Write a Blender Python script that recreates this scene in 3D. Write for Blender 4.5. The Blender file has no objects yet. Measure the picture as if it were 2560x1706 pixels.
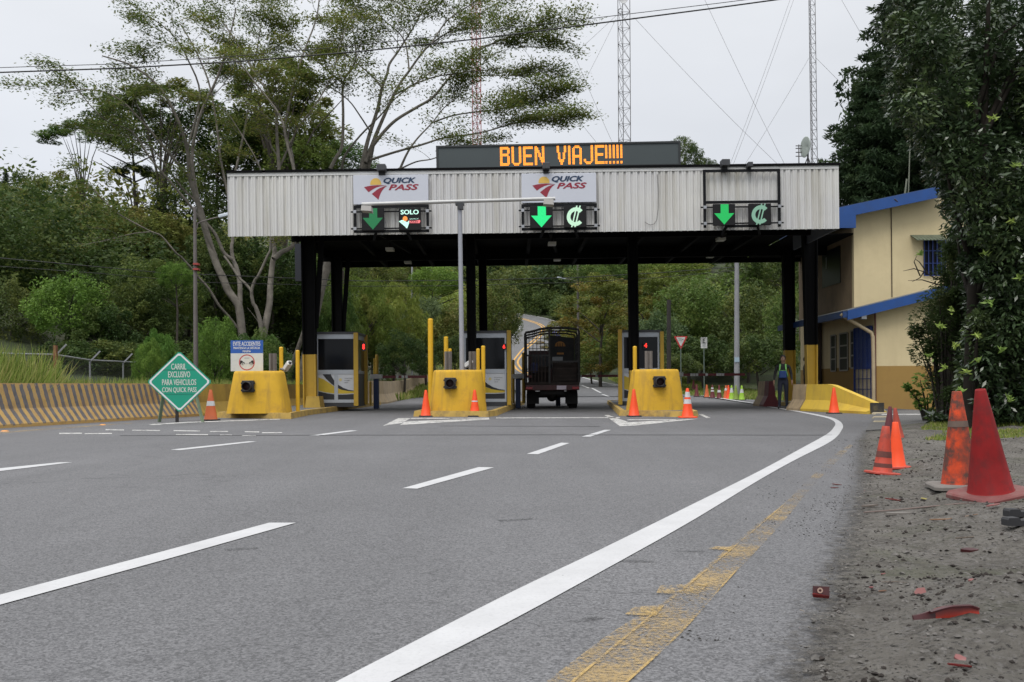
import bpy, bmesh, math, random
import numpy as np
from mathutils import Vector, Matrix, noise
R = math.radians
random.seed(7); RNG = np.random.default_rng(11)
S = bpy.context.scene
COL = S.collection
# ------------------------------------------------------------------ camera
F, H, CX, CY, ROLL = 2400.0, 0.8, 1280.0, 965.0, R(0.3)
cam = bpy.data.cameras.new('camera'); camo = bpy.data.objects.new('camera', cam); COL.objects.link(camo)
cr, sr = math.cos(ROLL), math.sin(ROLL)
camo.matrix_world = Matrix(((cr, sr, 0, 0), (0, 0, -1, 0), (-sr, cr, 0, H), (0, 0, 0, 1)))
cam.sensor_width = 36; cam.lens = F / 2560 * 36; cam.shift_y = (CY - 853) / 2560
cam.clip_start = 0.05; cam.clip_end = 3000
cam.dof.use_dof = True; cam.dof.focus_distance = 7.5; cam.dof.aperture_fstop = 13
S.camera = camo
# ------------------------------------------------------------------ sky, sun, exposure
SUN_EL, SUN_AZ = R(56), R(200)
W = bpy.data.worlds.new('World'); S.world = W; W.use_nodes = True
nt = W.node_tree; nt.nodes.clear()
def wn(t, **k):
    n = nt.nodes.new(t)
    for a, b in k.items(): setattr(n, a, b)
    return n
out = wn('ShaderNodeOutputWorld'); bgd = wn('ShaderNodeBackground'); nis = wn('ShaderNodeTexSky', sky_type='NISHITA')
nis.sun_disc = False; nis.sun_elevation = SUN_EL; nis.sun_rotation = R(180) - SUN_AZ + R(180)
tc = wn('ShaderNodeTexCoord'); sep = wn('ShaderNodeSeparateXYZ'); nt.links.new(tc.outputs['Generated'], sep.inputs[0])
ramp = wn('ShaderNodeValToRGB'); nt.links.new(sep.outputs['Z'], ramp.inputs[0])
e = ramp.color_ramp.elements
e[0].position = 0.0; e[0].color = (0.62, 0.655, 0.72, 1)
e[1].position = 1.0; e[1].color = (2.0, 2.03, 2.1, 1)
for p, c in ((0.12, (0.70, 0.735, 0.80, 1)), (0.36, (0.83, 0.855, 0.90, 1)), (0.6, (1.6, 1.63, 1.68, 1))):
    q = e.new(p); q.color = c
nz = wn('ShaderNodeTexNoise'); nz.inputs['Scale'].default_value = 2.2; nz.inputs['Detail'].default_value = 5; nz.inputs['Roughness'].default_value = .5
mp = wn('ShaderNodeMapping'); mp.inputs['Scale'].default_value = (1, 1, 2.5); nt.links.new(tc.outputs['Generated'], mp.inputs[0]); nt.links.new(mp.outputs[0], nz.inputs[0])
mr = wn('ShaderNodeMapRange'); mr.inputs[1].default_value = .3; mr.inputs[2].default_value = .7; mr.inputs[3].default_value = .93; mr.inputs[4].default_value = 1.07
nt.links.new(nz.outputs[0], mr.inputs[0])
gx = wn('ShaderNodeMapRange'); gx.inputs[1].default_value = -.5; gx.inputs[2].default_value = .5; gx.inputs[3].default_value = 1.10; gx.inputs[4].default_value = .93
nt.links.new(sep.outputs['X'], gx.inputs[0])
mm = wn('ShaderNodeMath', operation='MULTIPLY'); nt.links.new(mr.outputs[0], mm.inputs[0]); nt.links.new(gx.outputs[0], mm.inputs[1])
vs = wn('ShaderNodeVectorMath', operation='SCALE'); nt.links.new(ramp.outputs[0], vs.inputs[0]); nt.links.new(mm.outputs[0], vs.inputs['Scale'])
ns = wn('ShaderNodeVectorMath', operation='SCALE'); nt.links.new(nis.outputs[0], ns.inputs[0]); ns.inputs['Scale'].default_value = 0.06
mx = wn('ShaderNodeMix', data_type='RGBA'); mx.inputs[0].default_value = 0.95
nt.links.new(ns.outputs[0], mx.inputs[6]); nt.links.new(vs.outputs[0], mx.inputs[7])
nt.links.new(mx.outputs[2], bgd.inputs[0]); bgd.inputs[1].default_value = 1.0; nt.links.new(bgd.outputs[0], out.inputs[0])
sl = bpy.data.lights.new('sun', 'SUN'); sl.energy = 1.65; sl.angle = R(26); sl.color = (1, .96, .9)
so = bpy.data.objects.new('sun', sl); COL.objects.link(so)
sd = Vector((math.sin(SUN_AZ) * math.cos(SUN_EL), math.cos(SUN_AZ) * math.cos(SUN_EL), math.sin(SUN_EL)))  # towards the sun
so.rotation_euler = sd.to_track_quat('Z', 'Y').to_euler(); so.location = (0, -10, 40)
vset = S.view_settings; vset.view_transform = 'Standard'; vset.look = 'None'; vset.exposure = 0; vset.gamma = 1
S.cycles.max_bounces = 6; S.cycles.diffuse_bounces = 3; S.cycles.glossy_bounces = 3; S.cycles.transparent_max_bounces = 8
S.cycles.use_denoising = True

# ------------------------------------------------------------------ geometry of the view
def PX(px, py, Y):
    a, b = (px - CX) / F * Y, (CY - py) / F * Y
    return Vector((a * cr + b * sr, Y, -a * sr + b * cr + H))
def GR(px, py, z=0.0):
    a, b = (px - CX) / F, (CY - py) / F
    return PX(px, py, (z - H) / (-a * sr + b * cr))
def lerp(a, b, t): return a + (b - a) * t
def sstep(t): t = max(0., min(1., t)); return t * t * (3 - 2 * t)
def itp(tab, x):
    if x <= tab[0][0]: return tab[0][1]
    for (a, b), (c, d) in zip(tab, tab[1:]):
        if x <= c: return b + (d - b) * (x - a) / (c - a)
    return tab[-1][1]
BARX = [(-30, -18), (0, -13.6), (15, -11.6), (19.6, -10.5), (27, -8.95), (36, -8.2), (41, -6.9), (44.6, -6.1), (75, -7.6), (110, -7)]
ROADC = [(30, 3), (45, 4.4), (58, 5.8), (72, 5.4), (90, 3), (110, .9), (126, .3), (150, 2), (172, 5), (187, 6.4), (194, 5.4), (203, 2.3), (210, -3), (215, -11), (217, -22)]
def g(Y):
    if Y < 45: return 0.
    if Y < 225: return .0006 * (Y - 45) ** 2
    return 19.44 + (Y - 225) * .17
def rdist(X, Y):
    return min(math.hypot(X - b, (Y - a) * .8) for a, b in ROADFINE)
ROADFINE = []
for (a, b), (c, d) in zip(ROADC, ROADC[1:]):
    for k in range(6): ROADFINE.append((lerp(a, c, k / 6), lerp(b, d, k / 6)))
def T(X, Y):
    z = g(Y)
    bank = .6 * sstep((itp(BARX, Y) - .45 - X) / 1.3)
    z += bank
    xl = itp(BARX, Y) - 5
    if X < xl: z += min(.28 * (xl - X), 3 + .1 * (xl - X)) * sstep((Y - 24) / 30)
    if X > 15: z += min(.3 * (X - 15), 9) * sstep((Y - 60) / 40)
    if Y > 45:
        d = rdist(X, Y) if Y < 230 and abs(X) < 40 else 30
        z += .5 * sstep((d - 8) / 20) * noise.noise((X * .05, Y * .05, 0)) * 3
    return z

# ------------------------------------------------------------------ materials
MATS = {}
def newmat(name):
    m = bpy.data.materials.new(name); m.use_nodes = True
    n = m.node_tree; b = n.nodes['Principled BSDF']; MATS[name] = m
    return m, n, b
def nd(n, t, ins=None, **k):
    q = n.nodes.new(t)
    for a, v in k.items(): setattr(q, a, v)
    for a, v in (ins or {}).items(): q.inputs[a].default_value = v
    return q
def noisen(n, scale, detail=4, rough=.6, vec=None, stretch=None):
    t = nd(n, 'ShaderNodeTexCoord'); q = nd(n, 'ShaderNodeTexNoise', {'Scale': scale, 'Detail': detail, 'Roughness': rough})
    v = t.outputs['Object']
    if stretch:
        mpp = nd(n, 'ShaderNodeMapping', {'Scale': stretch}); n.links.new(v, mpp.inputs[0]); v = mpp.outputs[0]
    n.links.new(v, q.inputs['Vector']); return q.outputs[0]
def mrange(n, v, a, b, c=0., d=1.):
    q = nd(n, 'ShaderNodeMapRange', {1: a, 2: b, 3: c, 4: d}); n.links.new(v, q.inputs[0]); return q.outputs[0]
def mixc(n, f, a, b, mode='MIX'):
    q = nd(n, 'ShaderNodeMix', data_type='RGBA', blend_type=mode)
    for sock, v in ((0, f), (6, a), (7, b)):
        if isinstance(v, (int, float)): q.inputs[sock].default_value = v
        elif isinstance(v, tuple): q.inputs[sock].default_value = (*v[:3], 1)
        else: n.links.new(v, q.inputs[sock])
    return q.outputs[2]
def bumpn(n, b, v, strength, dist=.01):
    q = nd(n, 'ShaderNodeBump', {'Strength': strength, 'Distance': dist}); n.links.new(v, q.inputs['Height']); n.links.new(q.outputs[0], b.inputs['Normal'])
def pm(name, col, rough=.6, metal=0., var=.12, scale=2.5, bump=0., bscale=60, dirt=None, streak=None, spec=.5, emit=0., dth=(.48, .68)):
    """painted / plain surface: uneven tone, blotches of dirt, rain streaks"""
    if name in MATS: return MATS[name]
    m, n, b = newmat(name)
    c = mixc(n, mrange(n, noisen(n, scale), .3, .7), tuple(x * (1 - var) for x in col), tuple(min(1, x * (1 + var)) for x in col))
    if streak:
        sc, amt, scl = streak
        c = mixc(n, mrange(n, noisen(n, scl, 5, .65, stretch=(1, 1, .08)), .5, .75, 0, amt), c, sc)
    if dirt:
        dc, amt, scl = dirt
        c = mixc(n, mrange(n, noisen(n, scl, 6, .7), dth[0], dth[1], 0, amt), c, dc)
    n.links.new(c, b.inputs['Base Color'])
    b.inputs['Roughness'].default_value = rough; b.inputs['Metallic'].default_value = metal
    b.inputs['Specular IOR Level'].default_value = spec
    if emit:
        n.links.new(c, b.inputs['Emission Color']); b.inputs['Emission Strength'].default_value = emit
    if bump: bumpn(n, b, noisen(n, bscale, 4), bump)
    return m
def leafmat(name, c0, c1, c2=None, rough=.6, trans=.4, spec=.18):
    m, n, b = newmat(name)
    a = nd(n, 'ShaderNodeAttribute', attribute_name='tint')
    oi = nd(n, 'ShaderNodeObjectInfo')
    c = mixc(n, a.outputs['Fac'], c0, c1)
    if c2:
        a2 = nd(n, 'ShaderNodeAttribute', attribute_name='hue')
        c = mixc(n, mrange(n, a2.outputs['Fac'], .55, .95), c, c2)
    hs = nd(n, 'ShaderNodeHueSaturation'); n.links.new(c, hs.inputs['Color'])
    n.links.new(mrange(n, oi.outputs['Random'], 0, 1, .48, .515), hs.inputs['Hue']); n.links.new(mrange(n, oi.outputs['Random'], 0, 1, 1.35, 1.0), hs.inputs['Value'])
    c = hs.outputs[0]
    n.links.new(c, b.inputs['Base Color']); b.inputs['Roughness'].default_value = rough; b.inputs['Specular IOR Level'].default_value = spec
    tr = nd(n, 'ShaderNodeBsdfTranslucent'); n.links.new(c, tr.inputs[0])
    ms = nd(n, 'ShaderNodeMixShader', {0: trans}); n.links.new(b.outputs[0], ms.inputs[1]); n.links.new(tr.outputs[0], ms.inputs[2])
    n.links.new(ms.outputs[0], n.nodes['Material Output'].inputs[0])
    return m

# ------------------------------------------------------------------ mesh building
class MB:
    def __init__(s): s.v = []; s.f = []; s.m = []; s.sm = []
    def add(s, vs, fs, mi=0, smooth=False):
        o = len(s.v); s.v += [tuple(v) for v in vs]
        for f in fs: s.f.append(tuple(i + o for i in f)); s.m.append(mi); s.sm.append(smooth)
        return s
    def bx(s, x0, x1, y0, y1, z0, z1, mi=0, mat=None, bev=0.):
        if bev > 0:
            bm = bmesh.new(); bmesh.ops.create_cube(bm, size=1)
            for v in bm.verts: v.co = Vector((lerp(x0, x1, v.co.x + .5), lerp(y0, y1, v.co.y + .5), lerp(z0, z1, v.co.z + .5)))
            bmesh.ops.bevel(bm, geom=bm.edges[:], offset=bev, segments=2, affect='EDGES', profile=.5)
            bm.verts.index_update()
            vs = [v.co.copy() for v in bm.verts]; fs = [tuple(v.index for v in f.verts) for f in bm.faces]; bm.free()
        else:
            vs = [Vector(c) for c in ((x0, y0, z0), (x1, y0, z0), (x1, y1, z0), (x0, y1, z0), (x0, y0, z1), (x1, y0, z1), (x1, y1, z1), (x0, y1, z1))]
            fs = [(0, 3, 2, 1), (4, 5, 6, 7), (0, 1, 5, 4), (1, 2, 6, 5), (2, 3, 7, 6), (3, 0, 4, 7)]
        if mat is not None: vs = [mat @ v for v in vs]
        return s.add(vs, fs, mi)
    def bar(s, p, q, w, h=None, mi=0):
        """box of section w x h from p to q"""
        p, q = Vector(p), Vector(q); h = h or w; d = q - p; L = d.length
        if L < 1e-6: return s
        rot = d.to_track_quat('Y', 'Z').to_matrix().to_4x4(); rot.translation = p
        return s.bx(-w / 2, w / 2, 0, L, -h / 2, h / 2, mi, rot)
    def tube(s, pts, r, n=8, mi=0, cap=True, smooth=True):
        pts = [Vector(p) for p in pts]; k = len(pts)
        rr = r if isinstance(r, (list, tuple)) else [r] * k
        vs = []; up = None
        for i, p in enumerate(pts):
            d = (pts[min(i + 1, k - 1)] - pts[max(i - 1, 0)]).normalized()
            if up is None:
                up = d.orthogonal().normalized()
            up = (up - d * up.dot(d)); up = up.normalized() if up.length > 1e-5 else d.orthogonal().normalized()
            w = d.cross(up)
            for j in range(n):
                a = 2 * math.pi * j / n; vs.append(p + (up * math.cos(a) + w * math.sin(a)) * rr[i])
        fs = [(i * n + j, i * n + (j + 1) % n, (i + 1) * n + (j + 1) % n, (i + 1) * n + j) for i in range(k - 1) for j in range(n)]
        s.add(vs, fs, mi, smooth)
        if cap:
            s.add(vs[:n], [tuple(range(n - 1, -1, -1))], mi); s.add(vs[-n:], [tuple(range(n))], mi)
        return s
    def lathe(s, prof, n=20, mi=0, center=(0, 0, 0), smooth=True, mat=None):
        c = Vector(center); vs = []
        for r, z in prof:
            for j in range(n):
                a = 2 * math.pi * j / n; v = Vector((r * math.cos(a), r * math.sin(a), z))
                if mat is not None: v = mat @ v
                vs.append(v + c)
        k = len(prof)
        fs = [(i * n + j, i * n + (j + 1) % n, (i + 1) * n + (j + 1) % n, (i + 1) * n + j) for i in range(k - 1) for j in range(n)]
        return s.add(vs, fs, mi, smooth)
    def prism(s, poly, y0, y1, mi=0, fn=None):
        """polygon (x,z) pushed from y0 to y1"""
        k = len(poly); fn = fn or (lambda x, y, z: (x, y, z))
        vs = [fn(x, y0, z) for x, z in poly] + [fn(x, y1, z) for x, z in poly]
        fs = [tuple(range(k)), tuple(range(2 * k - 1, k - 1, -1))] + [(i, i + k, (i + 1) % k + k, (i + 1) % k) for i in range(k)]
        return s.add(vs, fs, mi)
    def slab(s, poly, z0, z1, mi=0):
        k = len(poly)
        vs = [(x, y, z0) for x, y in poly] + [(x, y, z1) for x, y in poly]
        fs = [tuple(range(k - 1, -1, -1)), tuple(range(k, 2 * k))] + [(i, (i + 1) % k, (i + 1) % k + k, i + k) for i in range(k)]
        return s.add(vs, fs, mi)
    def sweep(s, path, prof, mi=0, capa=True):
        """profile (offset to the right of travel, z) swept along a path of (x,y,z)"""
        path = [Vector(p) for p in path]; k = len(path); vs = []
        for i, p in enumerate(path):
            d = path[min(i + 1, k - 1)] - path[max(i - 1, 0)]; d.z = 0; d.normalize(); rt = Vector((d.y, -d.x, 0))
            pr = prof(i) if callable(prof) else prof
            for o, z in pr: vs.append(p + rt * o + Vector((0, 0, z)))
        m = len(vs) // k
        fs = [(i * m + j, i * m + (j + 1) % m, (i + 1) * m + (j + 1) % m, (i + 1) * m + j) for i in range(k - 1) for j in range(m)]
        s.add(vs, fs, mi)
        if capa: s.add(vs[:m], [tuple(range(m - 1, -1, -1))], mi); s.add(vs[-m:], [tuple(range(m))], mi)
        return s
    def build(s, name, mats, parent=None, loc=None, rot=None):
        me = bpy.data.meshes.new(name); me.from_pydata(s.v, [], s.f)
        for m in (mats if isinstance(mats, (list, tuple)) else [mats]): me.materials.append(m)
        me.polygons.foreach_set('material_index', s.m); me.polygons.foreach_set('use_smooth', s.sm); me.update()
        return link(name, me, parent, loc, rot)
def link(name, me, parent=None, loc=None, rot=None):
    o = bpy.data.objects.new(name, me); COL.objects.link(o)
    if parent is not None: o.parent = parent
    if loc is not None: o.location = loc
    if rot is not None: o.rotation_euler = rot
    return o
def tag(o, label=None, cat=None, group=None, kind=None):
    for k, v in (('label', label), ('category', cat), ('group', group), ('kind', kind)):
        if v: o[k] = v
    return o
def thing(name, label, cat, loc=(0, 0, 0), rot=(0, 0, 0), group=None, scale=1):
    o = bpy.data.objects.new(name, None); COL.objects.link(o); o.location = loc; o.rotation_euler = rot; o.scale = (scale,) * 3
    o.empty_display_size = .2
    return tag(o, label, cat, group)
def kids(o): return [c for c in ALLKIDS(o)]
def ALLKIDS(o): return [c for c in bpy.data.objects if c.parent == o]
def dup(o, parent=None):
    c = o.copy(); COL.objects.link(c)
    if parent is not None: c.parent = parent
    for ch in ALLKIDS(o): dup(ch, c)
    return c
def struct(o): o['kind'] = 'structure'; return o
def text_mesh(s, w, h, bold=0., shear=0., ext=.0015, space=1.):
    cu = bpy.data.curves.new('t', 'FONT'); cu.body = s; cu.size = 1; cu.extrude = 0.002; cu.shear = shear; cu.space_character = space; cu.resolution_u = 3
    o = bpy.data.objects.new('t', cu); COL.objects.link(o); dg = bpy.context.evaluated_depsgraph_get(); dg.update()
    me = bpy.data.meshes.new_from_object(o.evaluated_get(dg)); bpy.data.objects.remove(o); bpy.data.curves.remove(cu)
    co = np.empty(len(me.vertices) * 3); me.vertices.foreach_get('co', co); co = co.reshape(-1, 3)
    lo, hi = co.min(0), co.max(0)
    x = (co[:, 0] - (lo[0] + hi[0]) / 2) * w / (hi[0] - lo[0]); y = (co[:, 1] - (lo[1] + hi[1]) / 2) * h / (hi[1] - lo[1]); z = np.sign(co[:, 2]) * ext
    fs = [tuple(p.vertices) for p in me.polygons]; bpy.data.meshes.remove(me); vs = []; ff = []; e = bold * 1.1
    for i, (ox, oy) in enumerate(((0, 0), (e, 0), (-e, 0), (0, e * .6), (0, -e * .6)) if bold else ((0, 0),)):
        k = len(vs); vs += [(a + ox * h, -c - i * .0003, d + oy * h) for a, c, d in zip(x, z, y)]; ff += [tuple(v + k for v in f) for f in fs]
    me = bpy.data.meshes.new('lettering'); me.from_pydata(vs, [], ff); me.update()
    return me
def text(name, s, w, h, at, m, parent, **k):
    """lettering w x h metres, centred at `at`, facing -Y"""
    me = text_mesh(s, w, h, **k); me.materials.clear(); me.materials.append(m)
    return link(name, me, parent, at)

# ------------------------------------------------------------------ foliage
def leaf_arrays(P, L, W_, tint, up=.6, droop=None, dirs=None):
    n = len(P); nr = RNG.normal(size=(n, 3)); nr /= np.linalg.norm(nr, axis=1)[:, None]
    nr[:, 2] = np.abs(nr[:, 2]); nr[:, 2] += up; nr /= np.linalg.norm(nr, axis=1)[:, None]
    u = dirs + RNG.normal(size=(n, 3)) * .35 if dirs is not None else RNG.normal(size=(n, 3))
    if droop: u[:, 2] -= droop
    u -= nr * (u * nr).sum(1)[:, None]; u /= np.linalg.norm(u, axis=1)[:, None] + 1e-9
    w = np.cross(nr, u); L = np.broadcast_to(L, n)[:, None]; W_ = np.broadcast_to(W_, n)[:, None]
    V = np.stack([P - u * L * .5, P + w * W_ * .5 - u * L * .05, P + u * L * .5, P - w * W_ * .5 - u * L * .05], 1)
    return V, np.repeat(tint, 4)
def leaf_object(name, Vs, Ts, m, parent=None, hues=None, loc=None):
    V = np.concatenate(Vs).reshape(-1, 3); t = np.concatenate(Ts); n = len(V) // 4
    me = bpy.data.meshes.new(name); me.vertices.add(n * 4); me.loops.add(n * 4); me.polygons.add(n)
    me.vertices.foreach_set('co', V.ravel().astype(np.float32)); me.loops.foreach_set('vertex_index', np.arange(n * 4, dtype=np.int32))
    me.polygons.foreach_set('loop_start', np.arange(0, n * 4, 4, dtype=np.int32)); me.polygons.foreach_set('loop_total', np.full(n, 4, dtype=np.int32))
    me.update(); me.materials.append(m)
    a = me.attributes.new('tint', 'FLOAT', 'POINT'); a.data.foreach_set('value', np.clip(t, 0, 1).astype(np.float32))
    h = np.concatenate(hues) if hues else np.repeat(RNG.random(n), 4)
    a = me.attributes.new('hue', 'FLOAT', 'POINT'); a.data.foreach_set('value', h.astype(np.float32))
    return link(name, me, parent, loc)
def clump_crown(centers, radii, per, leaf, aspect=.5, up=.5, shell=.5, droop=None, flat=1.):
    Vs, Ts, Hs = [], [], []
    for c, r in zip(centers, radii):
        n = max(8, int(per * RNG.uniform(.7, 1.3)))
        d = RNG.normal(size=(n, 3)); d /= np.linalg.norm(d, axis=1)[:, None]
        rad = r * (shell + (1 - shell) * RNG.random(n)) ** .7
        P = np.asarray(c) + d * rad[:, None] * np.array([1, 1, flat])
        base = RNG.random(); t = np.clip(base * .6 + RNG.random(n) * .5, 0, 1)
        L = leaf * RNG.uniform(.6, 1.35, n)
        V, tt = leaf_arrays(P, L, L * aspect, t, up, droop, d)
        Vs.append(V); Ts.append(tt); Hs.append(np.repeat(np.clip(RNG.random() * .7 + RNG.random(n) * .3, 0, 1), 4))
    return Vs, Ts, Hs
# ================================================================== GROUND
def grid_mesh(name, xs, ys, zf, m, smooth=True):
    nx, ny = len(xs), len(ys)
    v = [(x, y, zf(x, y)) for y in ys for x in xs]
    f = [(j * nx + i, j * nx + i + 1, (j + 1) * nx + i + 1, (j + 1) * nx + i) for j in range(ny - 1) for i in range(nx - 1)]
    b = MB(); b.add(v, f, 0, smooth); return struct(b.build(name, m))
def m_terrain():
    m, n, b = newmat('earth_and_grass')
    c = mixc(n, mrange(n, noisen(n, .5, 6), .35, .65), (.018, .028, .007), (.040, .055, .014))
    c = mixc(n, mrange(n, noisen(n, .13, 4), .5, .7), c, (.035, .027, .017))
    n.links.new(c, b.inputs['Base Color']); b.inputs['Roughness'].default_value = .95; bumpn(n, b, noisen(n, 9, 5), .8, .1); return m
xs = sorted(set([-420, -300, -220, -170, -130] + list(np.arange(-100, -40, 5.)) + list(np.arange(-40, 40, 1.25)) + list(np.arange(40, 105, 5.)) + [130, 170, 220, 300, 420]))
ys = [-60, -30, -10] + list(np.arange(0, 240, 2.)) + [245, 255, 270, 290, 320, 360, 420, 500, 600]
grid_mesh('terrain', xs, ys, lambda x, y: T(x, y) - .07, m_terrain())

def m_asphalt(name, base, shade_and_stain=False):
    m, n, b = newmat(name)
    big = mrange(n, noisen(n, .35, 5, .6), .3, .7); mid = mrange(n, noisen(n, 2.2, 5, .65, stretch=(1.6, .5, 1)), .3, .7)
    c = mixc(n, big, tuple(x * .88 for x in base), tuple(x * 1.12 for x in base))
    c = mixc(n, mid, mixc(n, .3, c, (base[0] * .8, base[1] * .8, base[2] * .8)), c)
    c = mixc(n, mrange(n, noisen(n, .75, 4, .55, stretch=(1.9, .10, 1)), .42, .66, 0, .5), c, tuple(x * .80 for x in base))
    c = mixc(n, mrange(n, noisen(n, .25, 5, .7), .60, .64, 0, .22), c, tuple(x * .78 for x in base))
    vo = nd(n, 'ShaderNodeTexVoronoi', {'Scale': 130., 'Randomness': 1.}); t = nd(n, 'ShaderNodeTexCoord'); n.links.new(t.outputs['Object'], vo.inputs['Vector'])
    stone = nd(n, 'ShaderNodeSeparateColor'); n.links.new(vo.outputs['Color'], stone.inputs[0])
    c = mixc(n, mrange(n, stone.outputs[0], 0, 1, .0, 1), mixc(n, 1., c, (.56, .56, .56), 'MULTIPLY'), mixc(n, 1., c, (1.43, 1.42, 1.41), 'MULTIPLY'))
    fine = mrange(n, noisen(n, 60, 5, .75), .52, .68)
    c = mixc(n, fine, c, mixc(n, 1., c, (.62, .62, .63), 'MULTIPLY'))
    crack = nd(n, 'ShaderNodeTexVoronoi', {'Scale': .17}, feature='DISTANCE_TO_EDGE'); 
    wv = nd(n, 'ShaderNodeTexCoord'); dn = nd(n, 'ShaderNodeTexNoise', {'Scale': 1.5, 'Detail': 5.}); n.links.new(wv.outputs['Object'], dn.inputs['Vector'])
    va = nd(n, 'ShaderNodeVectorMath', operation='MULTIPLY_ADD'); n.links.new(dn.outputs['Color'], va.inputs[0]); va.inputs[1].default_value = (1.4, 1.4, 0); n.links.new(wv.outputs['Object'], va.inputs[2])
    n.links.new(va.outputs[0], crack.inputs['Vector'])
    c = mixc(n, mrange(n, crack.outputs['Distance'], 0, .0022, .45, 0), c, (.045, .045, .047))
    if shade_and_stain:   # canopy shadow painted into the asphalt, broken up with oil and tyre grime
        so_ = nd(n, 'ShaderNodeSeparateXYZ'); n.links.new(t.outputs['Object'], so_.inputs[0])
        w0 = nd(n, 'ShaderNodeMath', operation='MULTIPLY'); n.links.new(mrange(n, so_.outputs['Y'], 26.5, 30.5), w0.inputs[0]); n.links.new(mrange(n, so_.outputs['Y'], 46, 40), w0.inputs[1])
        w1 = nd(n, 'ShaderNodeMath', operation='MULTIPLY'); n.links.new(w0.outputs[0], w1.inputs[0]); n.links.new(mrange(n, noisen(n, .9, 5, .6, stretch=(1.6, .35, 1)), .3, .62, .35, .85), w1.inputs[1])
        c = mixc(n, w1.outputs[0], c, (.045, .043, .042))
    n.links.new(c, b.inputs['Base Color']); b.inputs['Roughness'].default_value = .82; b.inputs['Specular IOR Level'].default_value = .35
    bumpn(n, b, vo.outputs['Distance'], .45, .006)
    return m
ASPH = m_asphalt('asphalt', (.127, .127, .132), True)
def plaza_right(y): return itp([(-8, 1.2), (2, 1.3), (3, 1.6), (8, 4), (12, 5.5), (20, 9), (24, 12.3), (45, 12.6), (62, 12.4), (66, 11.9)], y)
def plaza_left(y): return itp(BARX, y) - .1 if y < 44 else itp([(44, -6.2), (58, -6.0), (66, -.8)], y)
bb = MB(); rows = [-8, -3] + list(np.arange(0, 66.5, 1.5)); vs = []; NX = 14
for y in rows:
    for i in range(NX): vs.append((lerp(plaza_left(y), plaza_right(y), i / (NX - 1)), y, g(y)))
bb.add(vs, [(j * NX + i, j * NX + i + 1, (j + 1) * NX + i + 1, (j + 1) * NX + i) for j in range(len(rows) - 1) for i in range(NX - 1)])
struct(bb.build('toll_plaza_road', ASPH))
# road climbing the hill behind the plaza
HW = 5.0
path = []
for (a, b_), (c, d) in zip(ROADC[1:], ROADC[2:]):
    for k in range(8): path.append((a + (c - a) * k / 8, b_ + (d - b_) * k / 8))
path.append((ROADC[-1][0], ROADC[-1][1]))
for _ in range(6): path = [path[0]] + [tuple((path[i - 1][k] + 2 * path[i][k] + path[i + 1][k]) / 4 for k in (0, 1)) for i in range(1, len(path) - 1)] + [path[-1]]
path = [p for p in path if p[0] > 57]
P3 = [Vector((x, y, g(y))) for y, x in path]
def ribbon(o0, o1, dz, pts, on=None):
    b = MB(); k = len(pts); vs = []
    for i, p in enumerate(pts):
        d = pts[min(i + 1, k - 1)] - pts[max(i - 1, 0)]; d.z = 0; d.normalize(); r = Vector((d.y, -d.x, 0))
        for o in (o0, o1):
            q = p + r * o; q.z = g(q.y) + dz; vs.append(q)
    b.add(vs, [(2 * i, 2 * i + 1, 2 * i + 3, 2 * i + 2) for i in range(k - 1) if on is None or on(i)], 0, True); return b
struct(ribbon(-HW, HW, .03, P3).build('hill_road', m_asphalt('worn_asphalt', (.125, .125, .128))))

# ------------------------------------------------------------------ painted markings
def m_paint(name, col, wear, scale=14., wear2=0., soft=.035, amax=1., fade=0.):
    m, n, b = newmat(name)
    c = mixc(n, mrange(n, noisen(n, 3., 4), .3, .7), tuple(x * .86 for x in col), col)
    c = mixc(n, mrange(n, noisen(n, 70., 4, .7), .5, .7, 0, .35), c, tuple(x * .6 for x in col))
    n.links.new(c, b.inputs['Base Color']); b.inputs['Roughness'].default_value = .7
    f = nd(n, 'ShaderNodeMath', operation='ADD'); n.links.new(noisen(n, scale, 8, .78), f.inputs[0])
    n.links.new(mrange(n, noisen(n, 2.2, 4, .6), .3, .7, -wear2, wear2), f.inputs[1])
    if fade:
        tq = nd(n, 'ShaderNodeTexCoord'); sq = nd(n, 'ShaderNodeSeparateXYZ'); n.links.new(tq.outputs['Object'], sq.inputs[0]); f2 = nd(n, 'ShaderNodeMath', operation='SUBTRACT'); n.links.new(f.outputs[0], f2.inputs[0]); n.links.new(mrange(n, sq.outputs['Y'], 3.6, 7.5, 0, fade), f2.inputs[1]); f = f2
    tr = nd(n, 'ShaderNodeBsdfTransparent'); ms = nd(n, 'ShaderNodeMixShader')
    n.links.new(mrange(n, f.outputs[0], wear - soft, wear + soft, 0, amax), ms.inputs[0]); n.links.new(tr.outputs[0], ms.inputs[1]); n.links.new(b.outputs[0], ms.inputs[2])
    n.links.new(ms.outputs[0], n.nodes['Material Output'].inputs[0]); return m
WHITE = m_paint('white_road_paint', (.47, .47, .475), .30, 26., .03, .06)
WORNW = m_paint('worn_white_road_paint', (.50, .49, .47), .44, 9., .08)
WORNY = m_paint('worn_yellow_road_paint', (.41, .285, .12), .52, 60., .13, .10, .75, .09)
YELL = m_paint('yellow_road_paint', (.43, .29, .10), .50, 45., .14, .10, .9, .05)
def quads(name, polys, m, z=.004):
    b = MB()
    for p in polys: b.add([GR(x, y, z) for x, y in p], [tuple(range(len(p)))])
    return struct(b.build(name, m))
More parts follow.
